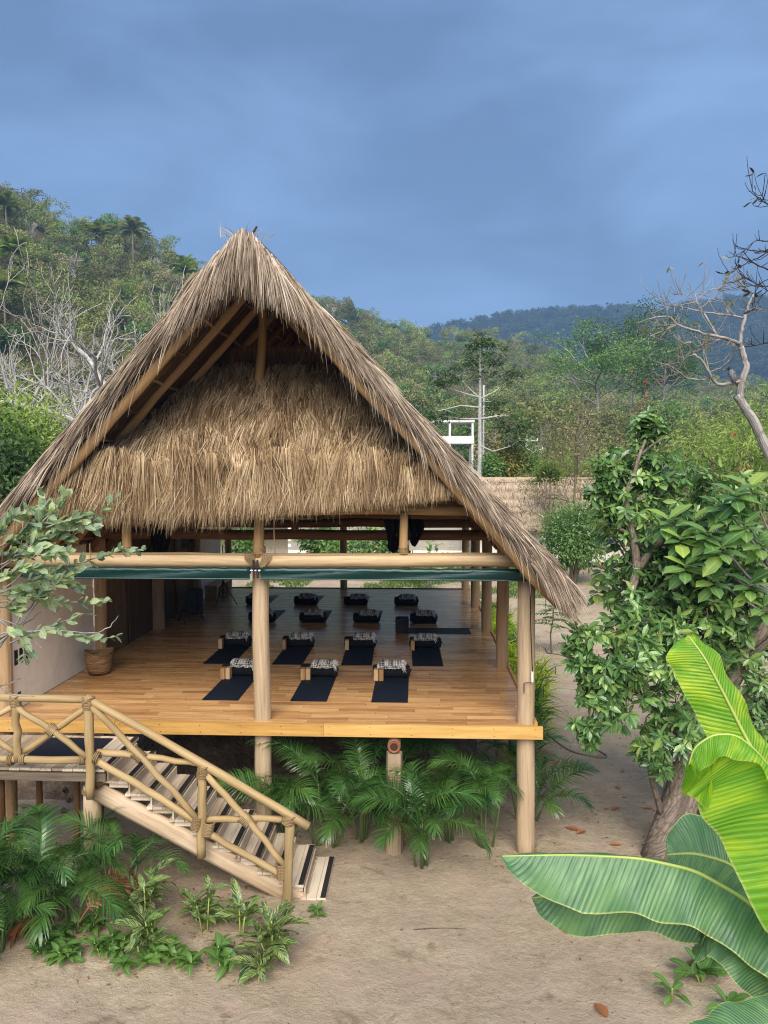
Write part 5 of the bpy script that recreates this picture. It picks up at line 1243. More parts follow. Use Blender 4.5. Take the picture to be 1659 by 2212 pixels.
# ------------------------------------------------------------------ big dark-leaved tree on the right
rg = drng(66)
bt = thing('shade_tree', 'gnarled dark-leaved tree with cut limbs beside the sandy path', 'tree', (3.85, 11.65, 0))
wood = MB()
def limb(pp, r, sides=9, wob=.05):
    P = np.array([at(*q) for q in pp]); k = max(10, 3 * len(P)); t = np.linspace(0, 1, k); tc = np.linspace(0, 1, len(P))
    Q = np.stack([np.interp(t, tc, P[:, i]) for i in range(3)], 1); Q[1:-1] = (Q[:-2] + 2 * Q[1:-1] + Q[2:]) / 4
    rr = np.interp(t, np.linspace(0, 1, len(r)), r) if np.ndim(r) else np.full(k, r)
    put('limb', MB().tube(Q, rr, sides, True, wob, 0, int(abs(P[0][0]) * 100)), M['bark'], bt, True); return Q
x0, y0 = 3.85, 11.65
wood.tube([(3.78, 11.6, -.15), (3.86, 11.62, .25), (4.02, 11.65, .8), (4.2, 11.7, 1.4), (4.28, 11.75, 2.0)], [.36, .28, .25, .24, .22], 14, True, .07)
limb([(1492, 1600, 11.75), (1460, 1560, 11.7), (1400, 1510, 11.5), (1375, 1470, 11.4), (1340, 1400, 11.3), (1326, 1374, 11.25)], [.16, .14, .115, .10, .10, .09], 10)
limb([(1375, 1470, 11.4), (1350, 1445, 11.2)], [.10, .085])
limb([(1340, 1392, 11.4), (1345, 1340, 11.6), (1362, 1280, 11.8), (1378, 1230, 12.0), (1370, 1170, 12.1), (1356, 1100, 12.2), (1348, 1074, 12.2), (1372, 1020, 12.2), (1380, 985, 12.2), (1395, 950, 12.2)], [.085, .08, .075, .07, .06, .055, .045, .035, .03, .02], 8)
limb([(1380, 985, 12.2), (1410, 960, 12.2), (1446, 938, 12.3)], [.025, .02, .015], 6)
limb([(1380, 985, 12.2), (1350, 982, 12.2), (1330, 1000, 12.2)], [.022, .015, .008], 6)
limb([(1378, 1230, 12.0), (1405, 1190, 12.1), (1430, 1170, 12.2), (1455, 1163, 12.3)], [.06, .06, .055, .045], 8)
limb([(1400, 1195, 12.1), (1370, 1160, 12.2), (1338, 1142, 12.2)], [.05, .04, .03], 7)
limb([(1500, 1590, 11.75), (1545, 1520, 11.8), (1580, 1470, 11.8), (1620, 1400, 11.9), (1665, 1330, 12.0), (1720, 1250, 12.2)], [.17, .16, .14, .12, .11, .08], 10)
limb([(1575, 1475, 11.8), (1570, 1420, 11.7), (1578, 1390, 11.7)], [.07, .06, .055], 8)
limb([(1600, 1440, 11.8), (1640, 1400, 11.6), (1680, 1370, 11.5)], [.06, .05, .04], 8)
limb([(1590, 1520, 11.7), (1630, 1480, 11.5), (1680, 1450, 11.4)], [.07, .06, .05], 8)
limb([(1450, 1275, 11.6), (1500, 1240, 11.6), (1560, 1205, 11.7), (1600, 1170, 11.8)], [.035, .03, .03, .02], 7)
limb([(1430, 1760, 11.6), (1410, 1690, 11.4), (1400, 1640, 11.3)], [.05, .04, .03], 7)
limb([(1520, 1580, 11.8), (1490, 1480, 11.9), (1450, 1440, 11.9), (1420, 1425, 11.9)], [.07, .06, .05, .03], 7)
BL = [(1262, 1400, 55, 11.0), (1330, 1500, 85, 11.1), (1290, 1565, 50, 11.0), (1400, 1400, 105, 11.2), (1385, 1270, 85, 12.3), (1480, 1310, 115, 12.0), (1450, 1165, 110, 12.3), (1350, 1080, 75, 12.3), (1560, 1220, 115, 12.2), (1610, 1350, 105, 12.2), (1540, 1450, 105, 11.6), (1425, 1610, 62, 11.1), (1480, 1545, 80, 11.3), (1400, 1000, 62, 12.4), (1500, 1080, 90, 12.5), (1600, 1110, 85, 12.6), (1330, 1420, 70, 11.0), (1640, 1550, 90, 12.2), (1360, 1330, 60, 11.6), (1440, 1250, 95, 12.0), (1300, 1480, 55, 10.9), (1530, 1340, 100, 11.5), (1400, 920, 35, 12.4), (1315, 1075, 45, 12.5), (1320, 1010, 35, 12.4), (1640, 1240, 90, 12.4), (1600, 1640, 60, 12.6)]
cen = []; 
for (px, py, r, Y) in BL:
    n = int(26 + (r / 10.0) ** 2 * .62); R = r * Y / 1661.0; v = unit(rg.normal(size=(n, 3))) * (rg.random((n, 1)) ** .45) * R * np.array((1, .85, 1)); cen.append(at(px, py, Y) + v)
cen = np.concatenate(cen); w_ = np.sin(cen[:, 0] * 7.1 + 2.0 * np.sin(cen[:, 2] * 5.3)) + np.sin(cen[:, 2] * 6.7 + 1.7 * np.sin(cen[:, 1] * 4.1)) + np.sin(cen[:, 1] * 5.9 + cen[:, 0] * 3.1); cen = cen[w_ > -1.15]; n = len(cen); k = 9
ax = unit(rg.normal(size=(n, 3)) + np.array((0, -.5, .35)))
tw = MB()
for c, a in zip(cen[:: 2], ax[:: 2]): tw.tube([c - a * .22, c - a * .1 + rg.normal(0, .02, 3), c], [.010, .007, .004], 3, False)
P = np.repeat(cen, k, 0) - np.repeat(ax, k, 0) * (np.tile(np.arange(k), n) * .012)[:, None]
ph = np.tile(np.arange(k) * 2.4, n) + np.repeat(rg.uniform(0, 6, n), k); A = np.repeat(ax, k, 0)
U_ = unit(np.cross(A, (0.2, .3, 1.0))); V_ = np.cross(A, U_)
D = A * rg.uniform(.1, .8, (n * k, 1)) + U_ * np.cos(ph)[:, None] + V_ * np.sin(ph)[:, None] + np.array((0, 0, -.35))
Nn = unit(A + np.array((0, 0, .6)) + rg.normal(0, .25, (n * k, 3)))
L = rg.uniform(.115, .215, n * k)
put('trunk', wood, M['bark'], bt, True); put('twigs', tw, M['bark'], bt, kind='stuff')
put('crown', MB().leaves(P, D, Nn, L, L * .42, .2, .22), M['leaf_dark'], bt)
for nm, c, axd, r in (('cut_face', at(1326, 1372, 11.23), (-.3, -.4, .85), .088), ('cut_face', at(1352, 1448, 11.14), (-.3, -.95, .1), .09)):
    axd = unit(np.array(axd)); a = unit(np.cross(axd, (0, 0, 1.0))); b = np.cross(axd, a); th = np.linspace(0, 6.283, 12, endpoint=False)
    put(nm, MB().add(c + np.outer(np.cos(th) * r, a) + np.outer(np.sin(th) * r, b), [np.arange(12)[None, :]]), M['dark_log'] if c[2] > 4 else M['red_end'], bt)

# broad-leaved almond saplings behind it: rosettes of large leaves
def rosette_tree(label, loc, spots, seed, s=1.0, mat='leaf_broad', nl=10):
    rg = drng(seed); t = thing('almond_tree', label, 'tree', loc, 'broad-leaved almond trees'); wood = MB(); base = np.array(loc, float)
    Ps, Ds, Ns, Ls = [], [], [], []
    hub = base + np.array((0, 0, max(1.2, np.mean([p[2] for p in spots]) - 1.2)))
    wood.tube([base + (0, 0, -.2), (base + hub) / 2 + rg.normal(0, .05, 3), hub], [.07, .06, .045], 8, False)
    for c in spots:
        c = np.array(c); m = (hub + c) / 2 + rg.normal(0, .1, 3) - np.array((0, 0, .15)); wood.tube([hub, m, c], [.035, .022, .012], 6, False)
        for k in range(nl):
            a = k * 2.4 + rg.uniform(0, .6); e = .75 - 1.5 * k / nl
            Ps.append(c - np.array((0, 0, .015 * k))); Ds.append((math.cos(a) * math.cos(e), math.sin(a) * math.cos(e) - .25, math.sin(e))); Ns.append((-.4 * math.cos(a), -.4 * math.sin(a) - .2, .9)); Ls.append(.28 * s * rg.uniform(.7, 1.15))
    put('trunk', wood, M['bark_pale'], t, True)
    put('crown', MB().leaves(np.array(Ps), np.array(Ds), np.array(Ns), np.array(Ls), np.array(Ls) * .62, .15, .25), M[mat], t)
    return t
rosette_tree('broad-leaved tree with big pale leaves left behind the shade tree', (4.9, 14.0, 0), [at(x, y, Y - 1.9) for x, y, Y in ((1310, 1135, 15), (1330, 1160, 15.3), (1300, 1225, 15), (1320, 1262, 14.8), (1292, 1270, 15), (1340, 1240, 15.4), (1345, 1290, 15.2), (1370, 1130, 15.6), (1380, 1180, 15.8))], 1, 1.0)
rosette_tree('broad-leaved tree with yellow-green top leaves behind the shade tree', (6.2, 12.4, 0), [at(x, y, Y - 3.0) for x, y, Y in ((1590, 1065, 14), (1560, 1090, 14.2), (1620, 1050, 14.2), (1445, 1120, 14.5), (1470, 1160, 14.2), (1500, 1120, 14.5), (1530, 1150, 14), (1560, 1180, 13.8), (1610, 1130, 14), (1640, 1170, 14), (1480, 1220, 14), (1540, 1250, 14), (1620, 1260, 14), (1650, 1310, 14))], 2, 1.25)
bl2 = thing('banana_plant', 'pale banana leaves showing through the foliage behind the shade tree', 'banana plant', (8.4, 15.6, 0))
put('pseudostem', MB().tube([(8.4, 15.6, -.2), (8.35, 15.6, 1.4), (8.3, 15.6, 2.6)], [.14, .12, .08], 10), M['banana_stem'], bl2, True)
for i, pp in enumerate((((1640, 1260, 15), (1600, 1225, 14.6), (1540, 1240, 14.3)), ((1650, 1280, 15), (1620, 1215, 14.6), (1560, 1190, 14.3)), ((1660, 1250, 15), (1650, 1190, 14.8), (1600, 1150, 14.5)), ((1660, 1290, 15), (1610, 1270, 14.5), (1550, 1290, 14.2)))):
    banana_leaf('leaf', [(8.3, 15.6, 2.6)] + [at(*q) for q in pp], .22, .22, (0, -.8, -.3), (0, .6, .6), 'banana_lit', bl2, .3, .3, 24, 5, .04, 10 + i, .8)
# small fan palm in the shade of the trunk
fp = thing('fan_palm', 'dark fan palm growing in the shade right of the trunk', 'palm', (5.0, 11.9, 0))
rg = drng(5)
for k, (px, py, Y) in enumerate(((1560, 1760, 11.7), (1605, 1800, 11.5), (1520, 1800, 11.6), (1640, 1740, 11.9), (1580, 1700, 12.2), (1640, 1680, 12.2))):
    c = at(px, py, Y); ax = unit(np.array((c[0] - 5.0, c[1] - 12.4, .5))); a = unit(np.cross(ax, (0, 0, 1.0))); n = 22; th = np.linspace(-2.5, 2.5, n)
    nn = unit(np.cross(a, ax)); mb = MB(); mb.strands(np.tile(c, (n, 1)), np.cos(th)[:, None] * ax + np.sin(th)[:, None] * a, rg.uniform(.34, .48, n), .042, .5, 4, unit(np.cross(np.cos(th)[:, None] * ax + np.sin(th)[:, None] * a, np.tile(nn, (n, 1)))), .1)
    f = put('fan_leaf', mb, M['leaf_palm'], fp); put('leaf_stalk', MB().tube([(5.0, 11.95, 0), (c + np.array((5.0, 11.95, .3))) / 2, c], [.012, .010, .007], 6), M['leaf_palm'], f)
rg = drng(8)                               # shrubs closing the ground right of the trunk
for i, (px, py, Y, r, lb) in enumerate(((1610, 1620, 12.6, .55, 'dark shrub right of the gnarled trunk'), (1650, 1740, 12.3, .5, 'dark low shrub at the right edge behind the banana'), (1540, 1700, 13.0, .5, 'dark shrub directly behind the gnarled trunk'))):
    c = at(px, py, Y); n = 420; P = c + unit(rg.normal(size=(n, 3))) * rg.random((n, 1)) ** .4 * r; wood = MB()
    for q in range(8): wood.tube([(c[0], c[1], -.1), (c + np.array((0, 0, -r))) + rg.normal(0, .1, 3), P[q]], [.02, .015, .006], 5, False)
    t = thing('shrub', lb, 'shrub', (c[0], c[1], 0)); put('stems', wood, M['bark'], t, True)
    put('crown', MB().leaves(P, rg.normal(size=(n, 3)) + np.array((0, -.2, -.2)), rg.normal(size=(n, 3)) * .4 + np.array((0, -.4, .8)), rg.uniform(.1, .18, n), .06), M['leaf_dark'], t)

# ------------------------------------------------------------------ small things on the sand
def solar_light(px, py, label, h):
    x, y = at_ground(px, py); z = gz1(x, y); t = thing('solar_light', label, 'garden light', (x, y, z), 'solar path lights')
    put('stake', MB().tube([(x, y, z - .03), (x, y, z + h)], .010, 8), M['metal'], t)
    put('lamp_head', MB().lathe([(0, h), (.035, h), (.04, h + .03), (.055, h + .035), (.06, h + .05), (.045, h + .062), (0, h + .065)], (x, y, z), 14), M['steel'], t, True)
    put('lens', MB().lathe([(.036, h - .025), (.036, h)], (x, y, z), 12), M['white'], t)
solar_light(1198, 1712, 'brown solar path light just right of the corner post palms', .36)
solar_light(1200, 1456, 'far solar path light on the sand near the sapling', .27)
pts = [(1155, 1505), (1168, 1535), (1180, 1560), (1172, 1580), (1195, 1600), (1230, 1628), (1280, 1637), (1308, 1642), (1312, 1634), (1290, 1622), (1265, 1618), (1270, 1610), (1292, 1595), (1312, 1570), (1316, 1545)]
P = np.array([(*at_ground(*q), 0) for q in pts]); t = np.linspace(0, 1, 70); tc = np.linspace(0, 1, len(P)); Q = np.stack([np.interp(t, tc, P[:, i]) for i in range(3)], 1)
for _ in range(4): Q[1:-1] = (Q[:-2] + 2 * Q[1:-1] + Q[2:]) / 4
Q[:, 2] = ground_z(Q[:, 0], Q[:, 1]) + .016
m_hose = m_plain('grey_green_hose', (.11, .115, .085), .55)
tag(put('garden_hose', MB().tube(Q, .017, 7), m_hose, None, True, base=tuple(Q[35])), 'long grey-green garden hose snaking over the sandy path', 'hose')
pts = [(1178, 1402), (1182, 1412), (1210, 1416), (1232, 1424), (1236, 1440)]; P = np.array([(*at_ground(*q), .02) for q in pts]); P[:, 2] = ground_z(P[:, 0], P[:, 1]) + .016
tag(put('garden_hose', MB().tube(P, .017, 6), m_hose, None, True, base=tuple(P[2])), 'short piece of hose beside the sapling on the path', 'hose')
FL = [(1296, 1637, .22, 'dark red leaf lying on the hose loop'), (1285, 1668, .12, 'small dark leaf on the sand right below the hose'), (1345, 1668, .16, 'brown fallen leaf between hose and trunk'), (1335, 1705, .17, 'pale curled leaf next to the slim side stem'), (1405, 1668, .17, 'orange fallen leaf beside the trunk'),
      (1330, 1752, .20, 'pale fallen leaf in the middle of the path'), (1235, 1790, .26, 'large curled brown leaf by the corner post'), (1255, 1798, .22, 'dark curled leaf beside the large one at the corner post'), (1330, 1825, .20, 'orange fallen leaf above the long banana leaf'), (1222, 1722, .22, 'reddish leaf under the corner palms'), (1310, 1752, .12, 'small dark leaf beside the pale path leaf'),
      (1298, 2182, .24, 'orange-brown fallen leaf at the bottom edge'), (1490, 2085, .13, 'greyish fallen leaf below the rosette sprouts'), (1400, 1752, .16, 'dark leaf at the foot of the trunk'), (1440, 2000, .12, 'small pale leaf below the long banana leaf')]
for i, (px, py, L, lb) in enumerate(FL):
    rg = drng(700 + i); x, y = at_ground(px, py); z = gz1(x, y); k, m = 8, 5; tt = np.linspace(0, 1, k); G = np.zeros((k, m, 3)); cu = rg.uniform(.2, .6); a = rg.uniform(0, 6.28)
    for j, u in enumerate(np.linspace(-1, 1, m)):
        w = np.sin(tt ** .85 * math.pi) ** .8 * L * .25; lx = (tt - .5) * L; ly = u * w; lz = abs(u) ** 1.5 * w * cu + .08 * L * np.sin(tt * 3.1) * cu
        G[:, j] = np.stack([x + lx * math.cos(a) - ly * math.sin(a), y + lx * math.sin(a) + ly * math.cos(a), z + .012 + lz], 1)
    tag(put('fallen_leaf', MB().grid(G), M['fallen'], None, True, base=(x, y, z)), lb, 'leaf', 'fallen leaves on the sand')
rg = drng(31); mb = MB()
for i in range(2600):                                        # grit and crumbs on the yard
    x, y = rg.uniform(-5, 6), rg.uniform(7.3, 20)
    s_ = rg.uniform(.004, .011) * (1 + 1.2 * (rg.random() < .06)); V = np.array([(1, 0, 0), (-1, 0, 0), (0, 1, 0), (0, -1, 0), (0, 0, .7), (0, 0, -.7)]) * rg.uniform(.6, 1.4, (6, 1)) * s_ + (x, y, gz1(x, y) + s_ * .3)
    mb.add(V, [np.array([(0, 2, 4), (2, 1, 4), (1, 3, 4), (3, 0, 4), (2, 0, 5), (1, 2, 5), (3, 1, 5), (0, 3, 5)])])
tag(put('grit', mb, M['dirt'], kind='stuff'), 'small stones and crumbs of earth strewn over the sandy yard', 'grit')
rg = drng(909); n = 520; lx = np.concatenate([rg.uniform(-6.5, -1.6, 200), rg.uniform(-2.3, 2.2, 150), rg.uniform(1.9, 5.5, 170)]); ly = np.concatenate([rg.uniform(8.3, 10.4, 200), rg.uniform(11.0, 12.6, 150), rg.uniform(9.0, 19, 170)])
tag(put('leaf_litter', MB().leaves(np.stack([lx, ly, ground_z(lx, ly) + .010], 1), np.stack([rg.normal(size=n), rg.normal(size=n), rg.uniform(0, .15, n)], 1), np.tile((0, 0, 1.0), (n, 1)) + rg.normal(0, .2, (n, 3)), rg.uniform(.03, .085, n), rg.uniform(.008, .03, n), .3, -.1), M['fallen'], kind='stuff'), 'small dry leaf scraps scattered around the plants and path', 'leaf litter')
x, y = at_ground(829, 2130)
P = np.array([(*at_ground(*q), .012) for q in ((893, 2011), (930, 2008), (1003, 2009))]); P[:, 2] = ground_z(P[:, 0], P[:, 1]) + .008
tag(put('twig', MB().tube(P, .007, 5), M['bark_brown'], base=tuple(P[1])), 'thin dry twig lying on the open sand before the deck', 'twig')

# feathery sapling on the path
rg = drng(17); x, y = at_ground(1192, 1412); wood = MB(); pts_, ds_, ns_ = [], [], []
wood.tube([(x, y, -.05), (x - .05, y, .6), (x + .02, y, 1.1), (x + .05, y, 1.6)], [.03, .025, .02, .012], 7, False)
for k in range(16):
    a = k * 2.4; z0 = .9 + .7 * k / 16; e = .35 - .2 * rg.random(); L = rg.uniform(.5, .85); d = np.array((math.cos(a), math.sin(a), e)); Pp = np.array([(x, y, z0) + d * L * t_ - np.array((0, 0, .35 * L * t_ * t_)) for t_ in np.linspace(0, 1, 8)])
    wood.tube(Pp, np.linspace(.008, .003, 8), 4, False)
    for t_ in np.linspace(.25, 1, 14):
        p = Pp[min(int(t_ * 7), 7)] + rg.normal(0, .01, 3); sd = unit(np.cross(d, (0, 0, 1.0)))
        for sg in (-1, 1): pts_.append(p); ds_.append(sd * sg + d * .35); ns_.append((0, 0, 1.0))
n = len(pts_); L = rg.uniform(.12, .2, n)
t = thing('sapling', 'feathery-leaved young tree standing on the sandy path', 'tree', (x, y, 0)); put('trunk', wood, M['bark_brown'], t, True); put('crown', MB().leaves(np.array(pts_), np.array(ds_), np.array(ns_), L, L * .38, .1, .3), M['f_green'], t)

# yellow-green plants along the right edge of the floor
for i in range(11):
    x, y = 2.35 + .35 * ((i * 7) % 3) / 2 + RNG.normal(0, .08), 15.6 + i * 1.05; n = 260; rg = drng(800 + i); mb = MB()
    root = np.stack([x + rg.normal(0, .12, n), y + rg.normal(0, .14, n), rg.uniform(0, 1.0, n) ** .7 * 1.35], 1)
    D = np.stack([rg.normal(0, .7, n), rg.normal(0, .7, n), rg.uniform(.2, 1.2, n)], 1); mb.strands(root, D, rg.uniform(.35, .75, n), rg.uniform(.02, .05, n), 1.1, 4, None, .1)
    lab = ('yellow-green strappy plant beside the right floor edge, %s' % ['nearest the corner palms', 'second behind the corner', 'behind the second right post', 'third along the posts', 'middle of the row', 'just past the middle of the row', 'before the fourth right post', 'behind the fourth right post', 'near the back corner', 'at the back corner', 'farthest of the row'][i])
    t = thing('border_plant', lab, 'plant', (x, y, 0), 'yellow-green plants along the floor edge'); put('foliage', mb, M['leaf_lime' if i % 5 else 'leaf_low'], t)
    put('stem', MB().tube([(x, y, -.05), (x, y, 1.1)], [.05, .03], 6), M['banana_stem'], t)

# grass and plants behind the pavilion
n = 26000; mb = MB(); gx_ = RNG.uniform(-9, 6.5, n); gy_ = RNG.uniform(36, 48, n)
keep = (vnoise(gx_, gy_, 1.7, 40) + .5 * vnoise(gx_, gy_, .6, 41) > -.15) & ~((np.abs(gx_ + 4.2 - (gy_ - 40) * .05) < 1.5)); gx_, gy_ = gx_[keep], gy_[keep]; n = len(gx_)
mb.strands(np.stack([gx_, gy_, ground_z(gx_, gy_)], 1), np.stack([RNG.normal(0, .5, n), RNG.normal(0, .5, n), np.ones(n)], 1), RNG.uniform(.08, .24, n), RNG.uniform(.02, .05, n), .5, 2, None, .2)
tag(put('grass', mb, M['leaf_cover'], kind='stuff'), 'green ground cover growing behind the pavilion', 'grass')
n = 5200; mb = MB(); gx_ = RNG.normal(0, 1.3, n) + 5.0; gy_ = RNG.uniform(21, 40, n); gx_ = np.where(RNG.random(n) < .5, 2.9 + RNG.normal(0, .35, n), gx_); keep = (vnoise(gx_, gy_, 1.2, 42) > .1) | (gx_ < 3.3); gx_, gy_ = gx_[keep], gy_[keep]; n = len(gx_)
mb.strands(np.stack([gx_, gy_, ground_z(gx_, gy_)], 1), np.stack([RNG.normal(0, .6, n), RNG.normal(0, .6, n), np.ones(n)], 1), RNG.uniform(.03, .12, n), RNG.uniform(.008, .02, n), .5, 2, None, .2)
tag(put('weeds', mb, M['leaf_cover'], kind='stuff'), 'thin weeds and grass tufts on the sandy path', 'grass')
BP = [(880, 1247, 41, 1.5, 'broad-leaved shrub seen under the right blind, centre of the back lawn'), (905, 1250, 40.5, 1.2, 'broad-leaved shrub touching the right side of the central one'), (975, 1245, 43, 1.3, 'broad-leaved shrub near the back right post'), (1010, 1250, 44, 1.0, 'low broad-leaved shrub by the white wall corner')]
for i, (px, py, Y, h, lb) in enumerate(BP):
    x = at(px, py, Y)[0]; leafy('broad_leaf_shrub', lb, 'shrub', x, Y, 6, BIG, 820 + i, 'broad-leaved shrubs behind the pavilion', None, (.3 * h, h), (7, 10), 1.7, .5, (-.7, .1), 'banana_stem')
x = at(925, 1195, 36)[0]
leafy('plumeria', 'tall thin plumeria with leaf tufts before the white wall', 'shrub', x, 38.0, 5, BIG, 830, None, None, (1.9, 2.7), (8, 10), 1.35, .55, (-.8, .1), 'bark_pale')
rg = drng(840); x = at(670, 1235, 42)[0]
mb = MB(); n = 500; mb.leaves(np.stack([x + rg.normal(0, .35, n), 42 + rg.normal(0, .35, n), rg.uniform(.05, 1.35, n)], 1), rg.normal(size=(n, 3)), rg.normal(size=(n, 3)) + np.array((0, 0, 1)), rg.uniform(.12, .25, n), .09, simple=True)
t = thing('yellow_bush', 'small yellow-leaved bush on the back lawn', 'bush', (x, 42, 0)); put('crown', mb, M['f_yellow'], t); put('stem', MB().tube([(x, 42, -.1), (x, 42, 1.0)], [.03, .01], 5), M['bark_brown'], t)

# ------------------------------------------------------------------ neighbouring thatched house
hs = thing('thatched_house', 'long low white house with straw roof behind the pavilion', 'house', (9.5, 50, 0))
HX0, HX1, HY = 3.4, 19.0, 48.2
put('wall', MB().box(((HX0 + HX1) / 2, HY + 2.6, 1.75), (HX1 - HX0 - .6, 5.0, 2.9)), M['wall_white'], hs)
put('plinth', MB().box(((HX0 + HX1) / 2, HY + .05, .15), (HX1 - HX0 - .9, .4, .32)), M['black_paint'], hs)
for k in range(9): put('foot', MB().tube([(HX0 + 1 + k * 1.75, HY - .1, .0), (HX0 + 1 + k * 1.75, HY - .1, .34)], .09, 8), M['post'], hs)
put('corner_post', MB().tube([(HX0 + .2, HY + .05, 0), (HX0 + .2, HY + .05, 3.1)], .12, 8), M['post'], hs, True)
RZ0, RZ1, RY0, RY1 = 2.55, 5.45, HY - .7, HY + 2.6
mb = MB(); xs = np.linspace(HX0 - .2, HX1, 60); ts = np.linspace(0, 1, 14); G = np.zeros((14, 60, 3))
for i, t_ in enumerate(ts): G[i, :, 0] = xs; G[i, :, 1] = RY0 + (RY1 - RY0) * t_; G[i, :, 2] = RZ0 + (RZ1 - RZ0) * t_ + .04 * vnoise(xs, xs * 0 + t_ * 9, .8, 50)
G2 = G.copy(); G2[..., 1] = 2 * RY1 - G2[..., 1]; mb.grid(G); mb.grid(G2[:, ::-1]); G3 = G.copy(); G3[..., 2] -= .3; mb.grid(G3[:, ::-1]); G4 = G2.copy(); G4[..., 2] -= .3; mb.grid(G4)
for k in (0, -1): mb.grid(np.stack([G[:, k], G3[:, k]])); mb.grid(np.stack([G2[:, k], G4[:, k]]))
mb.grid(np.stack([G[0], G3[0]])); rf = put('roof', mb, M['thatch_body'], hs, True)
mb = MB(); n = 26000; t_ = RNG.random(n); x_ = RNG.uniform(HX0 - .25, HX1, n)
t_ = np.where(RNG.random(n) < .15, RNG.uniform(0, .05, n), t_)
root = np.stack([x_, RY0 + (RY1 - RY0) * t_ - .05, RZ0 + (RZ1 - RZ0) * t_ + .02 + .05 * np.sin(t_ * 40)], 1); dy = (RY1 - RY0); dz = RZ1 - RZ0
D = np.stack([RNG.normal(0, .16, n), np.full(n, -dy), np.full(n, -dz) + RNG.uniform(-.1, .9, n)], 1)
D[:, 1:] /= 3.0; mb.strands(root, D, RNG.uniform(.3, .6, n), RNG.uniform(.02, .05, n), .3, 2, unit(np.stack([np.ones(n), RNG.normal(0, .3, n), RNG.normal(0, .3, n)], 1)), .2)
put('roof_thatch', mb, M['thatch_far'], rf, kind='stuff')
put('ridge_cap', MB().tube(np.stack([np.linspace(HX0 - .3, HX1, 40), np.full(40, RY1), 5.47 + .03 * vnoise(np.linspace(0, 30, 40), np.zeros(40), .5, 51)], 1), .14, 8, True, .05), M['thatch_far'], rf, True)
# block wall and wooden fence seen through the pavilion
bw = thing('block_wall', 'grey concrete block wall beyond the back lawn', 'wall', (-1.0, 50.5, 0)); me = MB().box((0, 0, 0), (.392, .15, .192)).mesh('block'); me.materials.append(M['block_grey'])
put('mortar', MB().box((-2.6, 50.5, 1.2), (11.8, .12, 2.4)), M['plaster'], bw)
for r in range(12):
    x = -8.5 + (.2 if r % 2 else 0)
    while x < 3.2 and r > 3: inst('block', me, bw, (x + .2, 50.49 + RNG.normal(0, .004), r * .2 + .1)); x += .4
fe = thing('plank_gate', 'weathered wooden plank gate leaning by the block wall', 'gate', (-5.7, 49.9, 0))
for k in range(7): put('plank', MB().box((-6.9 + k * .34, 49.9, 1.25), (.20, .04, 2.3 + .3 * RNG.random())), M['oldwood'], fe)
for z in (.7, 1.4, 2.0): put('crossbar', MB().box((-5.9, 49.84, z), (2.6, .05, .12)), M['oldwood'], fe)

# shrubs before the wall (behind the pavilion, under the roof)
def shrub_ball(name, label, cat, c, r, n, L, W, mat, seed, simple=True, flat=1.0, group=None, stems=6, blossom=0):
    rg = drng(seed); c = np.array(c, float); nb = max(5, int(n / 110)); cc = unit(rg.normal(size=(nb, 3))) * (rg.random((nb, 1)) ** .5) * np.array((r, r, r * flat)) * .8
    k = n // nb; P = np.repeat(cc, k, 0) + rg.normal(size=(nb * k, 3)) * r * .24; q = len(P); P = P + c; P[:, 2] = np.maximum(P[:, 2], .05)
    t = thing(name, label, cat, (c[0], c[1], 0), group); wood = MB()
    for j in range(stems): wood.tube([(c[0] + rg.normal(0, .05), c[1], -.1), (c[0] + cc[j % nb][0] * .4, c[1] + cc[j % nb][1] * .4, c[2] * .6), c + cc[j % nb]], [.05 * r, .035 * r, .012 * r], 5, False)
    put('stems', wood, M['bark_brown'], t, True)
    put('crown', MB().leaves(P, (P - c) / r + rg.normal(size=(q, 3)) * .8, rg.normal(size=(q, 3)) * .5 + np.array((0, -.2, .8)), L * rg.uniform(.6, 1.2, q), W * rg.uniform(.7, 1.2, q), simple=simple), M[mat], t)
    if blossom:
        i = rg.choice(q, blossom); B_ = P[i] + (P[i] - c) * .12 + np.array((0, -.1, .08)); m = blossom * 8; put('blossom', MB().leaves(np.repeat(B_, 8, 0) + rg.normal(0, .06, (m, 3)), rg.normal(size=(m, 3)), rg.normal(size=(m, 3)), .07, .05, simple=True), M['f_white'], t)
    return t
for i, (px, py, Y, r, mat, lb) in enumerate([(520, 1172, 46, 1.3, 'f_green', 'dark broad shrub by the back left post'), (690, 1172, 47, 1.2, 'f_green', 'leafy shrub right of the plank gate'), (725, 1168, 45, 1.4, 'f_green', 'bright-tipped shrub in the middle of the back opening'), (790, 1165, 46, 1.5, 'f_green', 'leafy shrub right of the middle back post'), (845, 1172, 47, 1.0, 'f_green', 'dark shrub behind the hanging cables')]):
    shrub_ball('garden_shrub', lb, 'shrub', at(px, py, Y), r, 1100, .30, .14, 'leaf_broad' if i in (2, 3) else mat, 850 + i, False)

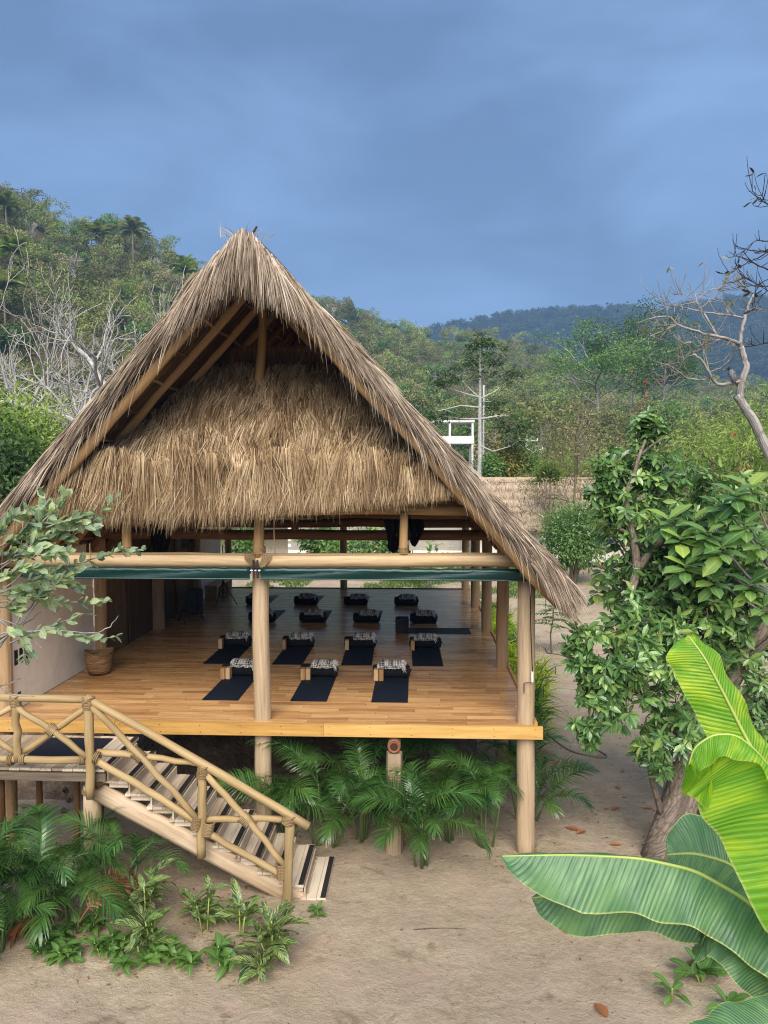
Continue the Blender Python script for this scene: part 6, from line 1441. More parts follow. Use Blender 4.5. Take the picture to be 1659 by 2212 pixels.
# ------------------------------------------------------------------ middle distance: shrubs and trees right of the roof
shrub_ball('flowering_shrub', 'dark green shrub with white blossom before the straw-roofed house', 'shrub', at(1240, 1155, 41), 1.75, 9500, .24, .09, 'f_green', 860, True, .95, None, 8, 110)
shrub_ball('garden_shrub', 'small low shrub under the house wall left of the shade tree', 'shrub', at(1215, 1225, 42), .5, 500, .2, .1, 'f_green', 861)
shrub_ball('yellow_bush', 'yellowish round bush above the straw roof ridge', 'bush', at(1092, 1000, 58), 1.7, 3600, .26, .14, 'f_yellow', 862)
shrub_ball('dark_bush', 'dark green bush left of the yellowish one', 'bush', at(1056, 1016, 57), 1.2, 2200, .26, .14, 'f_green', 863)
shrub_ball('dark_bush', 'dark bush between the yellowish bush and feathery trees', 'bush', at(1132, 1005, 59), 1.5, 2400, .26, .12, 'f_green', 864)
shrub_ball('pale_tree_top', 'bright small tree standing right at the straw roof ridge', 'bush', at(1185, 1025, 47), .9, 1300, .2, .1, 'f_lime', 865)
def dry_tree(label, px, py_top, Y, seed, h, mat='bark_brown', spread=1.1, lev=3, leaves=None, nl=9, crown=3.0, start=.3, trunk=.10):
    wood, cr, tips = tree_meshes(seed, h / .8, crown, trunk, lev, nl, 0 if not leaves else leaves[1], .35, .22, .1, start, .12, spread, .8, .22, (3, 5))
    x = at(px, 1100, Y)[0]; return tree_thing('dry_tree', label, 'tree', (x, Y, gz1(x, Y)), wood, cr if leaves else None, M[mat], M[leaves[0]] if leaves else None)
dry_tree('bare brown tree with tangled twigs before the straw roof', 1242, 880, 44, 31, 9.5, 'bark_brown', 1.2, 3, ('f_dry', 3), 12, 3.4, .2, .10)

# tall slender tree with level limbs
rg = drng(91); Y = 56.0; b0 = at(1035, 1100, Y); top = at(1038, 745, Y); wood = MB()
P = np.stack([np.linspace(b0[0], top[0], 9) + rg.normal(0, .03, 9), np.full(9, Y), np.linspace(-.3, top[2], 9)], 1); wood.tube(P, np.linspace(.24, .07, 9), 9, False)
tips = []
LIM = [[(1035, 858), (1005, 850), (975, 840), (950, 825)], [(1036, 862), (1070, 845), (1095, 825), (1105, 800)], [(1035, 905), (1000, 905), (960, 900), (935, 908)], [(1036, 905), (1075, 898), (1105, 910), (1120, 935)], [(1036, 905), (1070, 900), (1110, 898)], [(1035, 880), (995, 876), (960, 885), (930, 890)], [(1036, 868), (1060, 868), (1075, 872)], [(1036, 962), (1065, 975), (1100, 965), (1125, 950)], [(1035, 858), (1012, 838), (990, 812), (975, 800)], [(1035, 800), (1015, 780), (1008, 770)], [(1038, 800), (1058, 790), (1068, 780)]]
for pp in LIM:
    Q = np.array([at(x, y, Y + rg.normal(0, .5) * (i > 0)) for i, (x, y) in enumerate(pp)]); wood.tube(Q, np.linspace(.07, .02, len(Q)), 6, False)
    tips.append(Q[-1]); 
    for q in range(5): s = Q[-2] + (Q[-1] - Q[-2]) * rg.uniform(0, 1.2) + rg.normal(0, .55, 3) * np.array((1, 1, .45)); wood.tube([Q[-2], (Q[-2] + s) / 2 + rg.normal(0, .1, 3), s], [.03, .02, .01], 4, False); tips.append(s)
for q in range(14): tips.append(top + rg.normal(0, 1, 3) * np.array((.75, .75, .55)))
tt = np.array(tips); n = len(tt); k = 34; ph = rg.uniform(0, 6.28, n * k); D = np.stack([np.cos(ph), np.sin(ph), rg.uniform(-.5, .25, n * k)], 1)
cb = MB().leaves(np.repeat(tt, k, 0) + rg.normal(0, .32, (n * k, 3)) * np.array((1, 1, .5)), D, np.tile((0, -.3, 1.0), (n * k, 1)), rg.uniform(.25, .48, n * k), .12, simple=True)
t = thing('slender_tree', 'tall straight pale-trunked tree with level limbs and tufted leaves', 'tree', (b0[0], Y, 0)); put('trunk', wood, M['bark_white'], t, True); put('crown', cb, M['f_green'], t)

# tree library (shared meshes)
def lib(name, wmat, cmat, **kw):
    w, c, tips = tree_meshes(**kw); wm = w.mesh('trunk', True); wm.materials.append(M[wmat]); cm = c.mesh('crown'); cm.materials.append(M[cmat]); return wm, cm
LIB = {
 'olive': lib('olive', 'bark_pale', 'f_olive', seed=1, h=9, crown=4.2, nl=8, n_per=42, sigma=.55, L=.30, W=.16, start=.28),
 'olive2': lib('olive2', 'bark_pale', 'f_olive', seed=2, h=8, crown=3.8, nl=9, n_per=44, sigma=.6, L=.30, W=.16, start=.2),
 'dry': lib('dry', 'bark_pale', 'f_dry', seed=3, h=9, crown=4.4, nl=9, n_per=24, sigma=.6, L=.26, W=.12, start=.3),
 'green': lib('green', 'bark_brown', 'f_green', seed=4, h=8, crown=4.0, nl=9, n_per=64, sigma=.6, L=.32, W=.2, start=.15),
 'lime': lib('lime', 'bark_pale', 'f_lime', seed=5, h=8, crown=3.8, nl=8, n_per=44, sigma=.55, L=.28, W=.14, start=.2),
 'umbrella': lib('umbrella', 'bark_pale', 'f_green', seed=6, h=22, crown=9.5, trunk=.26, nl=12, n_per=60, sigma=.85, L=.38, W=.18, start=.66, flat=.4, up=.02, spread=1.1),
 'feather': lib('feather', 'bark_brown', 'f_lime', seed=7, h=8, crown=4.2, nl=10, n_per=70, sigma=.7, L=.36, W=.07, start=.15, drop=.5),
 'bare': lib('bare', 'bark_white', 'f_dry', seed=8, h=8, crown=4.6, lev=3, nl=7, n_per=2, sigma=.4, L=.22, W=.1, start=.2, wig=.2),
}
def place(kind, label, x, y, s, rot, group, z=None, name='tree'):
    z = gz1(x, y) if z is None else z; w, c = LIB[kind]; return tree_thing({'umbrella': 'umbrella_tree', 'feather': 'feathery_tree', 'bare': 'bare_tree', 'dry': 'dry_tree'}.get(kind, name), label, 'tree', (x, y, z), w, c, None, None, group, rot, s)
MT = [('feather', 1215, 52, 56, 1.0, 'light green feathery tree above the straw roof ridge'), ('feather', 1165, 55, 62, .95, 'feathery tree right behind the dark bushes'), ('olive', 1290, 55, 66, 1.0, 'olive-leaved tree behind the bare brown tree'),
      ('feather', 1600, 40, 48, 1.25, 'pale willowy tree at the right edge, nearer of two'), ('feather', 1540, 40, 56, 1.2, 'pale willowy tree left of the right-edge one'), ('feather', 1690, 40, 50, 1.45, 'tall pale willowy tree cut by the right picture edge'),
      ('olive', 1400, 40, 50, .95, 'olive-brown tree with a few red leaves on a thin trunk'), ('green', 1450, 40, 46, .8, 'dark green tree behind the shade tree top'), ('olive2', 1340, 40, 52, .85, 'spreading olive tree left of the red-leaved tree'), ('green', 1560, 30, 30, .62, 'leafy tree with red flowers above the almond leaves'), ('green', 1480, 30, 33, .6, 'green tree with red flowers behind the shade tree crown'), ('olive2', 1640, 30, 27, .6, 'twiggy olive tree at the right edge below the willowy trees'),
      ('umbrella', 1362, 0, 118, 1.25, 'flat-topped umbrella tree rising against the far blue hill'), ('umbrella', 1290, 0, 105, 1.05, 'second flat-topped tree left of the umbrella tree'), ('lime', 1295, 0, 104, 1.15, 'light green tree half hiding the hillside house'), ('olive', 1330, 0, 96, 1.3, 'tall olive tree left of the umbrella tree'), ('olive2', 1400, 0, 92, 1.35, 'bushy olive tree below the umbrella tree'), ('green', 1450, 0, 98, 1.3, 'dark green tree right below the umbrella tree'), ('umbrella', 1430, 0, 108, 1.0, 'flat-topped tree right of the umbrella tree')]
for i, (kind, px, _, Y, s, lb) in enumerate(MT):
    x = at(px, 1000, Y)[0]; place(kind, lb, x, Y, s, i * 1.7, None)
# red leaves on two of them
for i, (px0, px1, py0, py1, Y, n, lb) in enumerate([(1370, 1440, 800, 900, 46.0, 18, 'scattered red leaves on the olive-brown tree'), (1440, 1620, 930, 1070, 24.5, 24, 'scattered red flowers above the almond leaves'), (1330, 1420, 920, 990, 27, 9, 'few pink flowers over the shade tree top')]):
    rg = drng(900 + i); P = np.array([at(rg.uniform(px0, px1), rg.uniform(py0, py1), Y + rg.uniform(-1, 1)) for _ in range(n // 3)]); m = len(P) * 3; s_ = .22 if Y > 40 else .13
    mb = MB().leaves(np.repeat(P, 3, 0) + rg.normal(0, s_ * .3, (m, 3)), rg.normal(size=(m, 3)), rg.normal(size=(m, 3)) + np.array((0, -1, 0)), s_, s_ * .6, simple=True)
    tag(put('red_leaves', mb, M['f_red'], kind='stuff'), lb, 'leaves')
# belt of trees between house and hillside
ORD = ['first', 'second', 'third', 'fourth', 'fifth', 'sixth', 'seventh', 'eighth', 'ninth', 'tenth', 'eleventh', 'twelfth', 'thirteenth', 'fourteenth', 'fifteenth', 'sixteenth', 'seventeenth', 'eighteenth']
rg = drng(123); kinds = ['olive', 'olive2', 'dry', 'green', 'lime', 'feather', 'olive', 'bare']; i = 0
for Y, xs in ((74, range(905, 1720, 85)), (90, range(860, 1760, 74)), (108, range(700, 1760, 66))):
    for oi_, px in enumerate(xs):
        if Y < 98 and 850 < px < 1070: continue
        pxx = px + rg.uniform(-22, 22); x = at(pxx, 1000, Y)[0]; yy = Y + rg.uniform(-5, 5); kd = kinds[rg.integers(len(kinds))]
        w = {'olive': 'rounded olive-green tree', 'olive2': 'bushy olive-green tree', 'dry': 'brownish half-dry tree', 'green': 'dense dark green tree', 'lime': 'fresh light green tree', 'feather': 'soft feathery green tree', 'bare': 'leafless pale-branched tree'}[kd]
        lab = w + ', ' + ORD[oi_] + ' from left ' + {74: 'in the line behind the straw roof', 90: 'in the middle valley line', 108: 'in the farthest valley line'}[Y]
        place(kd, lab, x, yy, rg.uniform(.75, 1.1), rg.uniform(0, 6.28), 'trees of the valley belt'); i += 1
# left side behind the roof
shrub_ball('leafy_tree', 'dense yellow-green leafy tree behind the left roof slope', 'tree', at(40, 965, 30), 2.2, 8000, .26, .10, 'f_lime', 930, True, .9, None, 10)
shrub_ball('leafy_tree', 'dark green leafy tree at the left edge below the yellow-green one', 'tree', at(5, 1020, 27), 2.0, 5000, .24, .12, 'f_green', 931, True, .9, None, 8)
w, c, tips = tree_meshes(77, 14.0, 8.5, .32, 4, 15, 0, .5, .3, .1, .30, .10, 1.0, .8, .16, (3, 5))
x = at(235, 1000, 37)[0]; tree_thing('bare_tree', 'wide bare tree with white tangled branches behind the left roof slope', 'tree', (x, 37, 0), w, None, M['bark_white'], None, None, .6)
w, c, tips = tree_meshes(78, 13.0, 7.5, .28, 4, 14, 0, .5, .3, .1, .28, .10, 1.0, .8, .16, (3, 4))
x = at(60, 1000, 42)[0]; tree_thing('bare_tree', 'smaller bare white-branched tree near the left picture edge', 'tree', (x, 42, 0), w, None, M['bark_white'], None, None, 2.1)
i = 0
for Y, xs in ((66, range(-60, 480, 92)), (84, range(-60, 520, 76))):
    for oi_, px in enumerate(xs):
        x = at(px + rg.uniform(-20, 20), 1000, Y)[0]; kd = ['green', 'olive', 'lime', 'dry', 'olive2', 'green'][i % 6]; i += 1
        w = {'olive': 'rounded olive-green tree', 'olive2': 'bushy olive-green tree', 'dry': 'brownish half-dry tree', 'green': 'dense dark green tree', 'lime': 'fresh light green tree'}[kd]
        place(kd, w + ', ' + ORD[oi_] + ' from left at the left hill foot' + (', upper line' if Y == 84 else ', lower line'), x, Y, rg.uniform(.8, 1.15), rg.uniform(0, 6.28), 'trees at the foot of the left hillside')

# house in the trees on the left: small dark roofed hut
hut = thing('hut', 'small green hut with a red door half hidden by bare branches', 'hut', (at(150, 900, 70)[0], 70, 0)); hx = at(150, 900, 62)[0]; hz0 = at(150, 910, 62)[2] - 2.6
WL[hut.name] = np.array((hx, 62, 0)); hut.location = (hx, 62, 0)
put('wall', MB().box((hx, 63, hz0 / 2 + 1.1), (3.6, 2.2, hz0 + 2.2)), m_plain('green_paint', (.05, .16, .12), .7), hut)
put('door', MB().box((hx - .25, 61.87, hz0 + 1.2), (.7, .04, 1.2)), m_plain('red_paint', (.35, .02, .02), .6), hut)
put('panel', MB().box((hx - 1.0, 61.87, hz0 + 1.2), (.6, .04, 1.2)), M['wall_white'], hut)
put('roof', MB().box((hx, 62.8, hz0 + 2.35), (4.6, 3.6, .14), [(1, 0, 0), (0, .97, .24), (0, -.24, .97)]), M['black_paint'], hut)

# ------------------------------------------------------------------ white concrete frame building, utility pole
wb = thing('concrete_building', 'white open concrete frame building of two storeys beyond the roof', 'building', (at(960, 1000, 98)[0], 98, 0))
Y = 98.0; xl, xr = at(915, 950, Y)[0], at(1024, 950, Y)[0]; zt = at(980, 908, Y)[2]; zm = at(980, 942, Y)[2]; zs = at(980, 955, Y)[2]; zb = at(980, 1005, Y)[2]
for nm, z0, z1, xa in (('roof_slab', zt - .25, zt, xl - 1), ('parapet', zs, zm, xl - 2), ('floor_slab', zs - .2, zs + .02, xl - 2.1), ('lower_parapet', zb - 1.2, zb - .1, xl - 3)):
    put(nm, MB().box(((xa + xr) / 2, Y + (2.5 if 'slab' in nm else -.02), (z0 + z1) / 2), (xr - xa + (.1 if nm == 'roof_slab' else 0), 5.4 if 'slab' in nm else .2, z1 - z0)), M['concrete'], wb)
for fx in (.12, .52, .97):
    for yy in (Y, Y + 4.8):
        for z0, z1 in ((zm - .1, zt - .24), (zb - 1.5, zs - .19)): put('column', MB().box((xl + (xr - xl) * fx, yy + .06, (z0 + z1) / 2), (.26, .26, z1 - z0)), M['concrete'], wb)
put('back_wall', MB().box(((xl + xr) / 2 - 1, Y + 5.05, (zb + zs) / 2 - 1), (xr - xl, .2, zs - zb)), M['plaster'], wb)
put('base', MB().box(((xl + xr) / 2 - 1, Y + 2.6, zb / 2 - .6), (xr - xl + 2, 5.0, zb - 1.2)), M['concrete'], wb)
put('window', MB().box((xl + (xr - xl) * .32, Y + 4.9, (zb + zs) / 2), (2.4, .1, 1.6)), M['black_paint'], wb)
hb = thing('hillside_house', 'pale house with low roof showing between trees on the slope', 'house', (at(1290, 900, 120)[0], 120, 0)); hx = at(1290, 900, 120)[0]; z0 = at(1290, 905, 120)[2]
put('wall', MB().box((hx, 121, z0 - 1.5), (4.6, 3.5, 4.0)), M['block_grey'], hb); put('roof', MB().box((hx, 120.8, z0 + .62), (5.2, 4.6, .16)), M['concrete'], hb)
for k in (-1.3, .6): put('window', MB().box((hx + k, 119.22, z0 - .3), (1.0, .06, .9)), M['black_paint'], hb)
up = thing('utility_pole', 'concrete utility pole with pale steel crossarms and insulators above the trees', 'pole', (at(1135, 1000, 62)[0], 62, 0)); ux = at(1138, 1000, 62)[0]
za, zb_ = at(1135, 952, 62)[2], at(1135, 971, 62)[2]
put('pole', MB().tube([(ux, 62, -.3), (ux, 62, za + .1)], [.17, .11], 10), M['concrete'], up, True)
for z, L in ((za, 1.5), (zb_, 2.4)):
    arm = put('crossarm', MB().box((ux + .1, 61.84, z), (L, .09, .10)), M['steel'], up)
    for k in np.linspace(-.46, .46, 4): put('insulator', MB().lathe([(0, 0), (.05, 0), (.06, .05), (.03, .07), (.055, .12), (.02, .16), (0, .17)], (ux + .1 + k * L, 61.84, z + .05), 8), M['white'], arm)
put('brace', MB().tube([(ux, 61.8, zb_ - .6), (ux + .8, 61.8, zb_)], .03, 5).tube([(ux, 61.8, zb_ - .6), (ux - .7, 61.8, zb_)], .03, 5), M['steel'], up)
put('transformer', MB().lathe([(0, 0), (.28, 0), (.3, .05), (.3, .75), (.26, .85), (0, .88)], (ux - .75, 61.9, zb_ - .95), 14), M['dark_log'], up, True)
x = at(1044, 1000, 60)[0]; tag(put('concrete_pole', MB().tube([(x, 60, -.3), (x, 60, at(1044, 832, 60)[2])], [.09, .06], 8), M['concrete'], None, True, base=(x, 60, 0)), 'thin pale pole standing right behind the slender tree', 'pole')
# power line along the straw roof ridge
mb = MB(); P = [at(1000, 1040, 46.5), at(1100, 1042, 46.5), at(1200, 1038, 46.5), at(1340, 1032, 46.5)]; mb.tube(P, .012, 4); tag(put('power_line', mb, M['black'], base=tuple(P[1])), 'thin black cable strung across the straw roof ridge', 'cable')

# ------------------------------------------------------------------ bare tree and silhouetted twigs at the upper right, bird
z7 = lambda zx, zy: (1296 + .2929 * zx, 378 + .2929 * zy)
rg = drng(44); Yt = 11.2
btree = thing('bare_tree', 'bare whitish tree leaning in from the right edge against the hill', 'tree', (7.2, 11.4, 0)); wood = MB()
def zline(pp, r0, r1, dy=0.0, sides=7, y0=None):
    P = np.array([at(*z7(*q), (y0 or Yt) + dy * i / max(1, len(pp) - 1)) for i, q in enumerate(pp)]); k = max(8, 3 * len(P)); t = np.linspace(0, 1, k)
    Q = np.stack([np.interp(t, np.linspace(0, 1, len(P)), P[:, i]) for i in range(3)], 1); Q[1:-1] = (Q[:-2] + 2 * Q[1:-1] + Q[2:]) / 4; Q[1:-1] += rg.normal(0, .004, (k - 2, 3))
    wood.tube(Q, np.linspace(r0 * .62, r1 * .62, k), sides, True, .03); return Q
trunk_top = at(*z7(1300, 2170), Yt)
wood.tube([(7.2, 11.4, -.2), (7.15, 11.35, 2.0), (6.8, 11.25, 4.2), trunk_top], [.15, .13, .10, .085], 12, False)
zline([(1300, 2170), (1210, 1980), (1130, 1800), (1070, 1710), (1005, 1625)], .115, .085, 0, 10)
zline([(1030, 1650), (1030, 1600), (1045, 1540), (1060, 1490), (1085, 1420), (1062, 1340), (1038, 1265)], .085, .06, 0, 10)
zline([(1038, 1265), (1036, 1215), (1050, 1120), (1070, 1040), (1100, 950), (1132, 872)], .055, .028, .3)
Q1 = [zline([(1132, 872), (1080, 832), (1020, 820)], .02, .008, .2, 5), zline([(1030, 1520), (960, 1538), (890, 1552), (830, 1512), (803, 1452), (742, 1352), (680, 1320)], .045, .02, -.4), zline([(830, 1500), (740, 1515), (640, 1500), (560, 1430), (500, 1400)], .025, .008, -.5, 6), zline([(805, 1450), (772, 1310), (740, 1240), (690, 1190)], .022, .008, .3, 6),
      zline([(1035, 1245), (960, 1215), (860, 1190), (730, 1160), (560, 1105), (512, 1035), (380, 1055), (270, 1090)], .042, .008, -.6), zline([(865, 1188), (800, 1075), (740, 980), (710, 930), (690, 830)], .028, .009, .4, 6), zline([(900, 1205), (760, 1280), (620, 1330), (500, 1390)], .02, .006, .5, 5), zline([(560, 1108), (470, 1150), (360, 1190), (355, 1230)], .016, .006, -.3, 5),
      zline([(1062, 1055), (980, 1035), (780, 1015), (650, 985), (540, 965), (430, 905)], .026, .007, .4, 6), zline([(710, 935), (640, 950), (540, 975), (440, 985)], .014, .006, .1, 5), zline([(710, 930), (620, 880), (580, 880)], .012, .006, .1, 5), zline([(720, 920), (790, 850), (900, 830), (930, 790)], .014, .006, .2, 5), zline([(740, 985), (800, 930), (870, 890), (905, 800)], .012, .005, .2, 5), zline([(1070, 1020), (1110, 1000), (1150, 980)], .03, .02, -.3, 6), zline([(560, 1105), (450, 1108)], .012, .005, .2, 5), zline([(815, 1450), (900, 1420), (980, 1340), (990, 1250)], .014, .006, .3, 5), zline([(690, 1195), (760, 1215), (900, 1215)], .01, .006, .2, 5), zline([(680, 1325), (600, 1370), (560, 1420)], .012, .006, .2, 5), zline([(740, 1350), (690, 1310), (640, 1250), (560, 1200), (500, 1140)], .012, .005, .2, 5)]
lp = []
for Q in Q1:                                                # fine curved twiglets
    for k in range(10):
        i = rg.integers(2, len(Q)); d = unit(Q[min(i, len(Q) - 1)] - Q[i - 1]); a = unit(d + rg.normal(0, .8, 3)); L = rg.uniform(.12, .42); p0 = Q[i]
        P = [p0, p0 + a * L * .5, p0 + a * L * .85 + np.array((0, 0, .10 * L)), p0 + a * L + np.array((0, 0, .3 * L))]; wood.tube(P, [.006, .005, .004, .003], 4, False)
        if rg.random() < .10: lp.append(P[-1])
put('trunk', wood, M['bark_pale'], btree, True)
n = len(lp) * 2; put('leaves', MB().leaves(np.repeat(np.array(lp), 2, 0), rg.normal(size=(n, 3)) + np.array((-.6, 0, -.2)), rg.normal(size=(n, 3)), .13, .04), M['f_dry'], btree)
dt = thing('bare_tree', 'bare twigs in dark silhouette reaching in at the upper right edge', 'tree', (9.6, 12.0, 0)); wood = MB()
wood.tube([(9.6, 12.0, -.2), (9.4, 11.9, 3), (9.0, 11.8, 6), (8.4, 11.6, 8.2), at(*z7(1330, 640), 11.3)], [.2, .17, .13, .09, .05], 10, False)
Q2 = [zline([(1330, 640), (1239, 560), (1130, 560), (1050, 540), (990, 520)], .022, .006, -.2, 5), zline([(1239, 700), (1150, 660), (1060, 610), (1000, 600), (950, 565)], .02, .006, .2, 5), zline([(1300, 470), (1239, 490), (1150, 480), (1090, 530), (1020, 610)], .016, .005, .2, 5), zline([(1239, 560), (1170, 610), (1100, 640), (1000, 700), (930, 725)], .016, .005, .2, 5), zline([(1330, 640), (1239, 840), (1150, 800), (1080, 760), (1040, 715)], .02, .006, -.2, 5), zline([(1330, 300), (1239, 215), (1180, 185), (1135, 135), (1118, 100)], .02, .007, 0, 5), zline([(1205, 200), (1197, 150)], .01, .006, 0, 5), zline([(1260, 900), (1239, 840), (1190, 900), (1160, 940), (1110, 950)], .016, .006, 0, 5), zline([(1260, 1230), (1190, 1250), (1110, 1265)], .012, .005, 0, 5), zline([(1330, 640), (1330, 300)], .03, .02, 0, 6), zline([(1260, 760), (1200, 790), (1130, 820), (1080, 790)], .012, .005, 0, 5)]
lp = []
for Q in Q2:
    for k in range(7):
        i = rg.integers(2, len(Q)); d = unit(Q[i] - Q[i - 1]) if i < len(Q) else unit(Q[-1] - Q[-2]); a = unit(d + rg.normal(0, .9, 3)); L = rg.uniform(.10, .36); p0 = Q[i]
        P = [p0, p0 + a * L * .5, p0 + a * L * .85 + np.array((0, 0, .12 * L)), p0 + a * L + np.array((0, 0, .35 * L))]; wood.tube(P, [.006, .005, .0045, .003], 4, False)
        if rg.random() < .14: lp.append(P[-1])
put('trunk', wood, M['bark_twig'], dt, True)
n = len(lp) * 2; put('leaves', MB().leaves(np.repeat(np.array(lp), 2, 0), rg.normal(size=(n, 3)) + np.array((-.6, 0, -.3)), rg.normal(size=(n, 3)), .13, .04), M['bark_twig'], dt)  # leaves take the same darkened silhouette colour
# bird
c = at(*z7(978, 1478), Yt - .12); bird = thing('bird', 'small grey bird with dark head perched on the bare branch', 'bird', tuple(at(*z7(985, 1525), Yt - .1)))
prof = np.array([(.004, -.11), (.03, -.085), (.045, -.04), (.05, .0), (.045, .04), (.034, .065), (.03, .075), (.032, .09), (.028, .108), (.012, .122), (.003, .128)])
axd = unit(np.array((-.42, -.1, .9))); a = unit(np.cross(axd, (0, 1.0, 0))); b = np.cross(axd, a); Rm = np.stack([a, b, axd], 1)
put('body', MB().lathe(prof, c, 12, Rm), m_plain('grey_feathers', (.16, .165, .18), .8, var=.6, scale=60, bump=.4), bird, True)
hd = c + axd * .10; put('cap', MB().lathe([(.0335, -.005), (.034, .01), (.028, .022), (0, .032)], hd, 10, Rm), M['black'], bird, True)
put('beak', MB().lathe([(.008, 0), (.005, .012), (0, .026)], hd + np.array((-.026, -.012, -.004)), 6, np.stack([unit((0, 1, 0.)), unit((0, 0, 1.)), unit((-1., -.3, -.2))], 1)), M['black'], bird)
put('wing', MB().leaves(np.array([c + axd * .05 + (.012, -.045, 0)]), np.array([-axd + np.array((.1, 0, 0))]), np.array([(0, -1.0, .1)]), .15, .05, .3, .1), m_plain('wing_feathers', (.09, .095, .105), .8, var=.6, scale=80), bird)
put('tail', MB().leaves(np.array([c - axd * .08]), np.array([-axd]), np.array([(.3, -1.0, .1)]), .10, .035, .1, 0), M['bark_twig'], bird)
for s in (-.012, .012): put('leg', MB().tube([c - axd * .04 + (s, 0, -.01), at(*z7(985, 1525), Yt - .1) + np.array((s, 0, .01))], .003, 4), M['black'], bird)

# ------------------------------------------------------------------ hillside palms
def hill_palm(px, py, label, s, Yd, yellow=False, h=7.0):
    """feather palm with a tall trunk; Yd = distance, (px, py) = crown centre"""
    rg = drng(int(px * 7 + py)); c = at(px, py, Yd); g = gz1(c[0], Yd); t = thing('palm_tree', label, 'palm', (c[0], Yd, g), 'palms on the left hillside')
    put('trunk', MB().tube([(c[0] + .3, Yd, g - .5), (c[0] + .1, Yd, (g + c[2]) / 2), tuple(c)], [.2, .16, .14], 8), M['bark_brown'], t, True)
    me = PALM[1 if yellow else 0]
    for k in range(26): inst('frond', me[k % 3], t, c, (rg.normal(0, .15), rg.uniform(-.75, .45), k * 2.4 + rg.uniform(-.3, .3)), (s * rg.uniform(.85, 1.1),) * 3)
    return t
def big_frond(seed, mat, e0, e1):
    rg = drng(seed); k = 12; L = 3.2; t = np.linspace(0, 1, k); e = e0 + (e1 - e0) * t; P = np.zeros((k, 3)); P[1:, 0] = np.cumsum(np.cos(e[:-1])) * L / (k - 1); P[1:, 2] = np.cumsum(np.sin(e[:-1])) * L / (k - 1); mb = MB().tube(P, np.linspace(.06, .015, k), 4, False); n = 26
    for s in (-1, 1):
        tt = np.linspace(.1, 1, n); pos = np.stack([np.interp(tt, t, P[:, i]) for i in range(3)], 1); ee = np.interp(tt, t, e); T = np.stack([np.cos(ee), 0 * ee, np.sin(ee)], 1)
        mb.strands(pos, T * .7 + np.array((0, s, .15)), .95 * np.sin(np.clip(tt, .08, .96) * math.pi) ** .4, .11, .7, 2, unit(np.cross(T * .7 + np.array((0, s, .15)), (0, 0, 1.0))), .2)
    me = mb.mesh('frond'); me.materials.append(M[mat]); return me
PALM = [[big_frond(i, 'f_olive', 1.0, -.8 + .3 * i) for i in range(3)], [big_frond(i, 'f_lime', 1.0, -.8 + .3 * i) for i in range(3)]]
hill_palm(213, 512, 'palm on the ridge left of the tallest palm', 1.6, 190, h=9); hill_palm(286, 502, 'slim tall palm on the ridge above the left hillside', 1.4, 190, h=12)
hill_palm(12, 448, 'palm near the left picture edge high on the hillside', 1.25, 160); hill_palm(22, 545, 'yellowish palm crown at the left edge of the hillside', 1.2, 130, True); hill_palm(8, 628, 'palm low at the left picture edge', 1.2, 112); hill_palm(400, 592, 'palm with yellow fronds just left of the roof peak', 1.2, 150, True); hill_palm(362, 660, 'small palm half hidden by the left roof verge', 1.0, 128)
x = at(1366, 1000, 100)[0]; hill_palm(1366, 752, 'palm growing up through the umbrella tree', .62, 124)

# ------------------------------------------------------------------ forests on the hills (instanced masses)
def low_tree(seed, mat, n_blob, n_leaf, size, h=6.5, r=2.8, L=.75, trunk=True):
    """crown of rounded leaf clumps with dark gaps between them"""
    rg = drng(seed); mb = MB(); wood = MB(); cc = np.stack([rg.normal(0, r * .45, n_blob), rg.normal(0, r * .45, n_blob), rg.uniform(.38, 1.0, n_blob) * h], 1)
    br = r * rg.uniform(.22, .42, n_blob)
    v = unit(rg.normal(size=(n_blob * n_leaf, 3)) + np.array((0, 0, .35))); P = np.repeat(cc, n_leaf, 0) + v * np.repeat(br, n_leaf)[:, None] * rg.uniform(.75, 1.1, (n_blob * n_leaf, 1)) * np.array((1, 1, .75)); n = len(P)
    mb.leaves(P, rg.normal(size=(n, 3)) + v * .3, v + rg.normal(size=(n, 3)) * .45, L * rg.uniform(.5, 1.2, n), L * .55, simple=True)
    me = mb.mesh('forest_tree'); me.materials.append(M[mat])
    return me
def bare_low(seed, h=6.5):
    rg = drng(seed); mb = MB(); tips = []
    for k in range(3): grow(rg, (rg.normal(0, .3), rg.normal(0, .3), -.5), (rg.normal(0, .25), rg.normal(0, .25), 1), h * .5, .12, 3, mb, tips, (3, 4), .8, .25, .18, .62, .03, (4, 3, 3, 3))
    me = mb.mesh('forest_tree'); me.materials.append(M['bark_white']); return me
protos = [('olive', None), ('dry', None), ('green', None)]
HID = bpy.data.collections.new('tree_kinds')
def proto(mesh, name):
    o = bpy.data.objects.new(name, mesh); HID.objects.link(o); return o
def joined(kind):
    w, c = LIB[kind]; me = c.copy(); return me
N_PROTO = [proto(low_tree(1, 'f_olive', 16, 60, 1, 6.5, 3.0, .5), 'kind_olive'), proto(low_tree(2, 'f_dry', 16, 40, 1, 6.5, 3.0, .45), 'kind_dry'), proto(low_tree(3, 'f_green', 16, 70, 1, 6.0, 2.8, .5), 'kind_green'), proto(low_tree(4, 'f_lime', 15, 50, 1, 5.5, 2.8, .45), 'kind_lime'), proto(bare_low(5), 'kind_bare'), proto(low_tree(6, 'f_olive', 20, 45, 1, 8.0, 3.2, .5), 'kind_tall'), proto(low_tree(7, 'f_dry', 12, 30, 1, 7.5, 3.4, .4), 'kind_thin')]
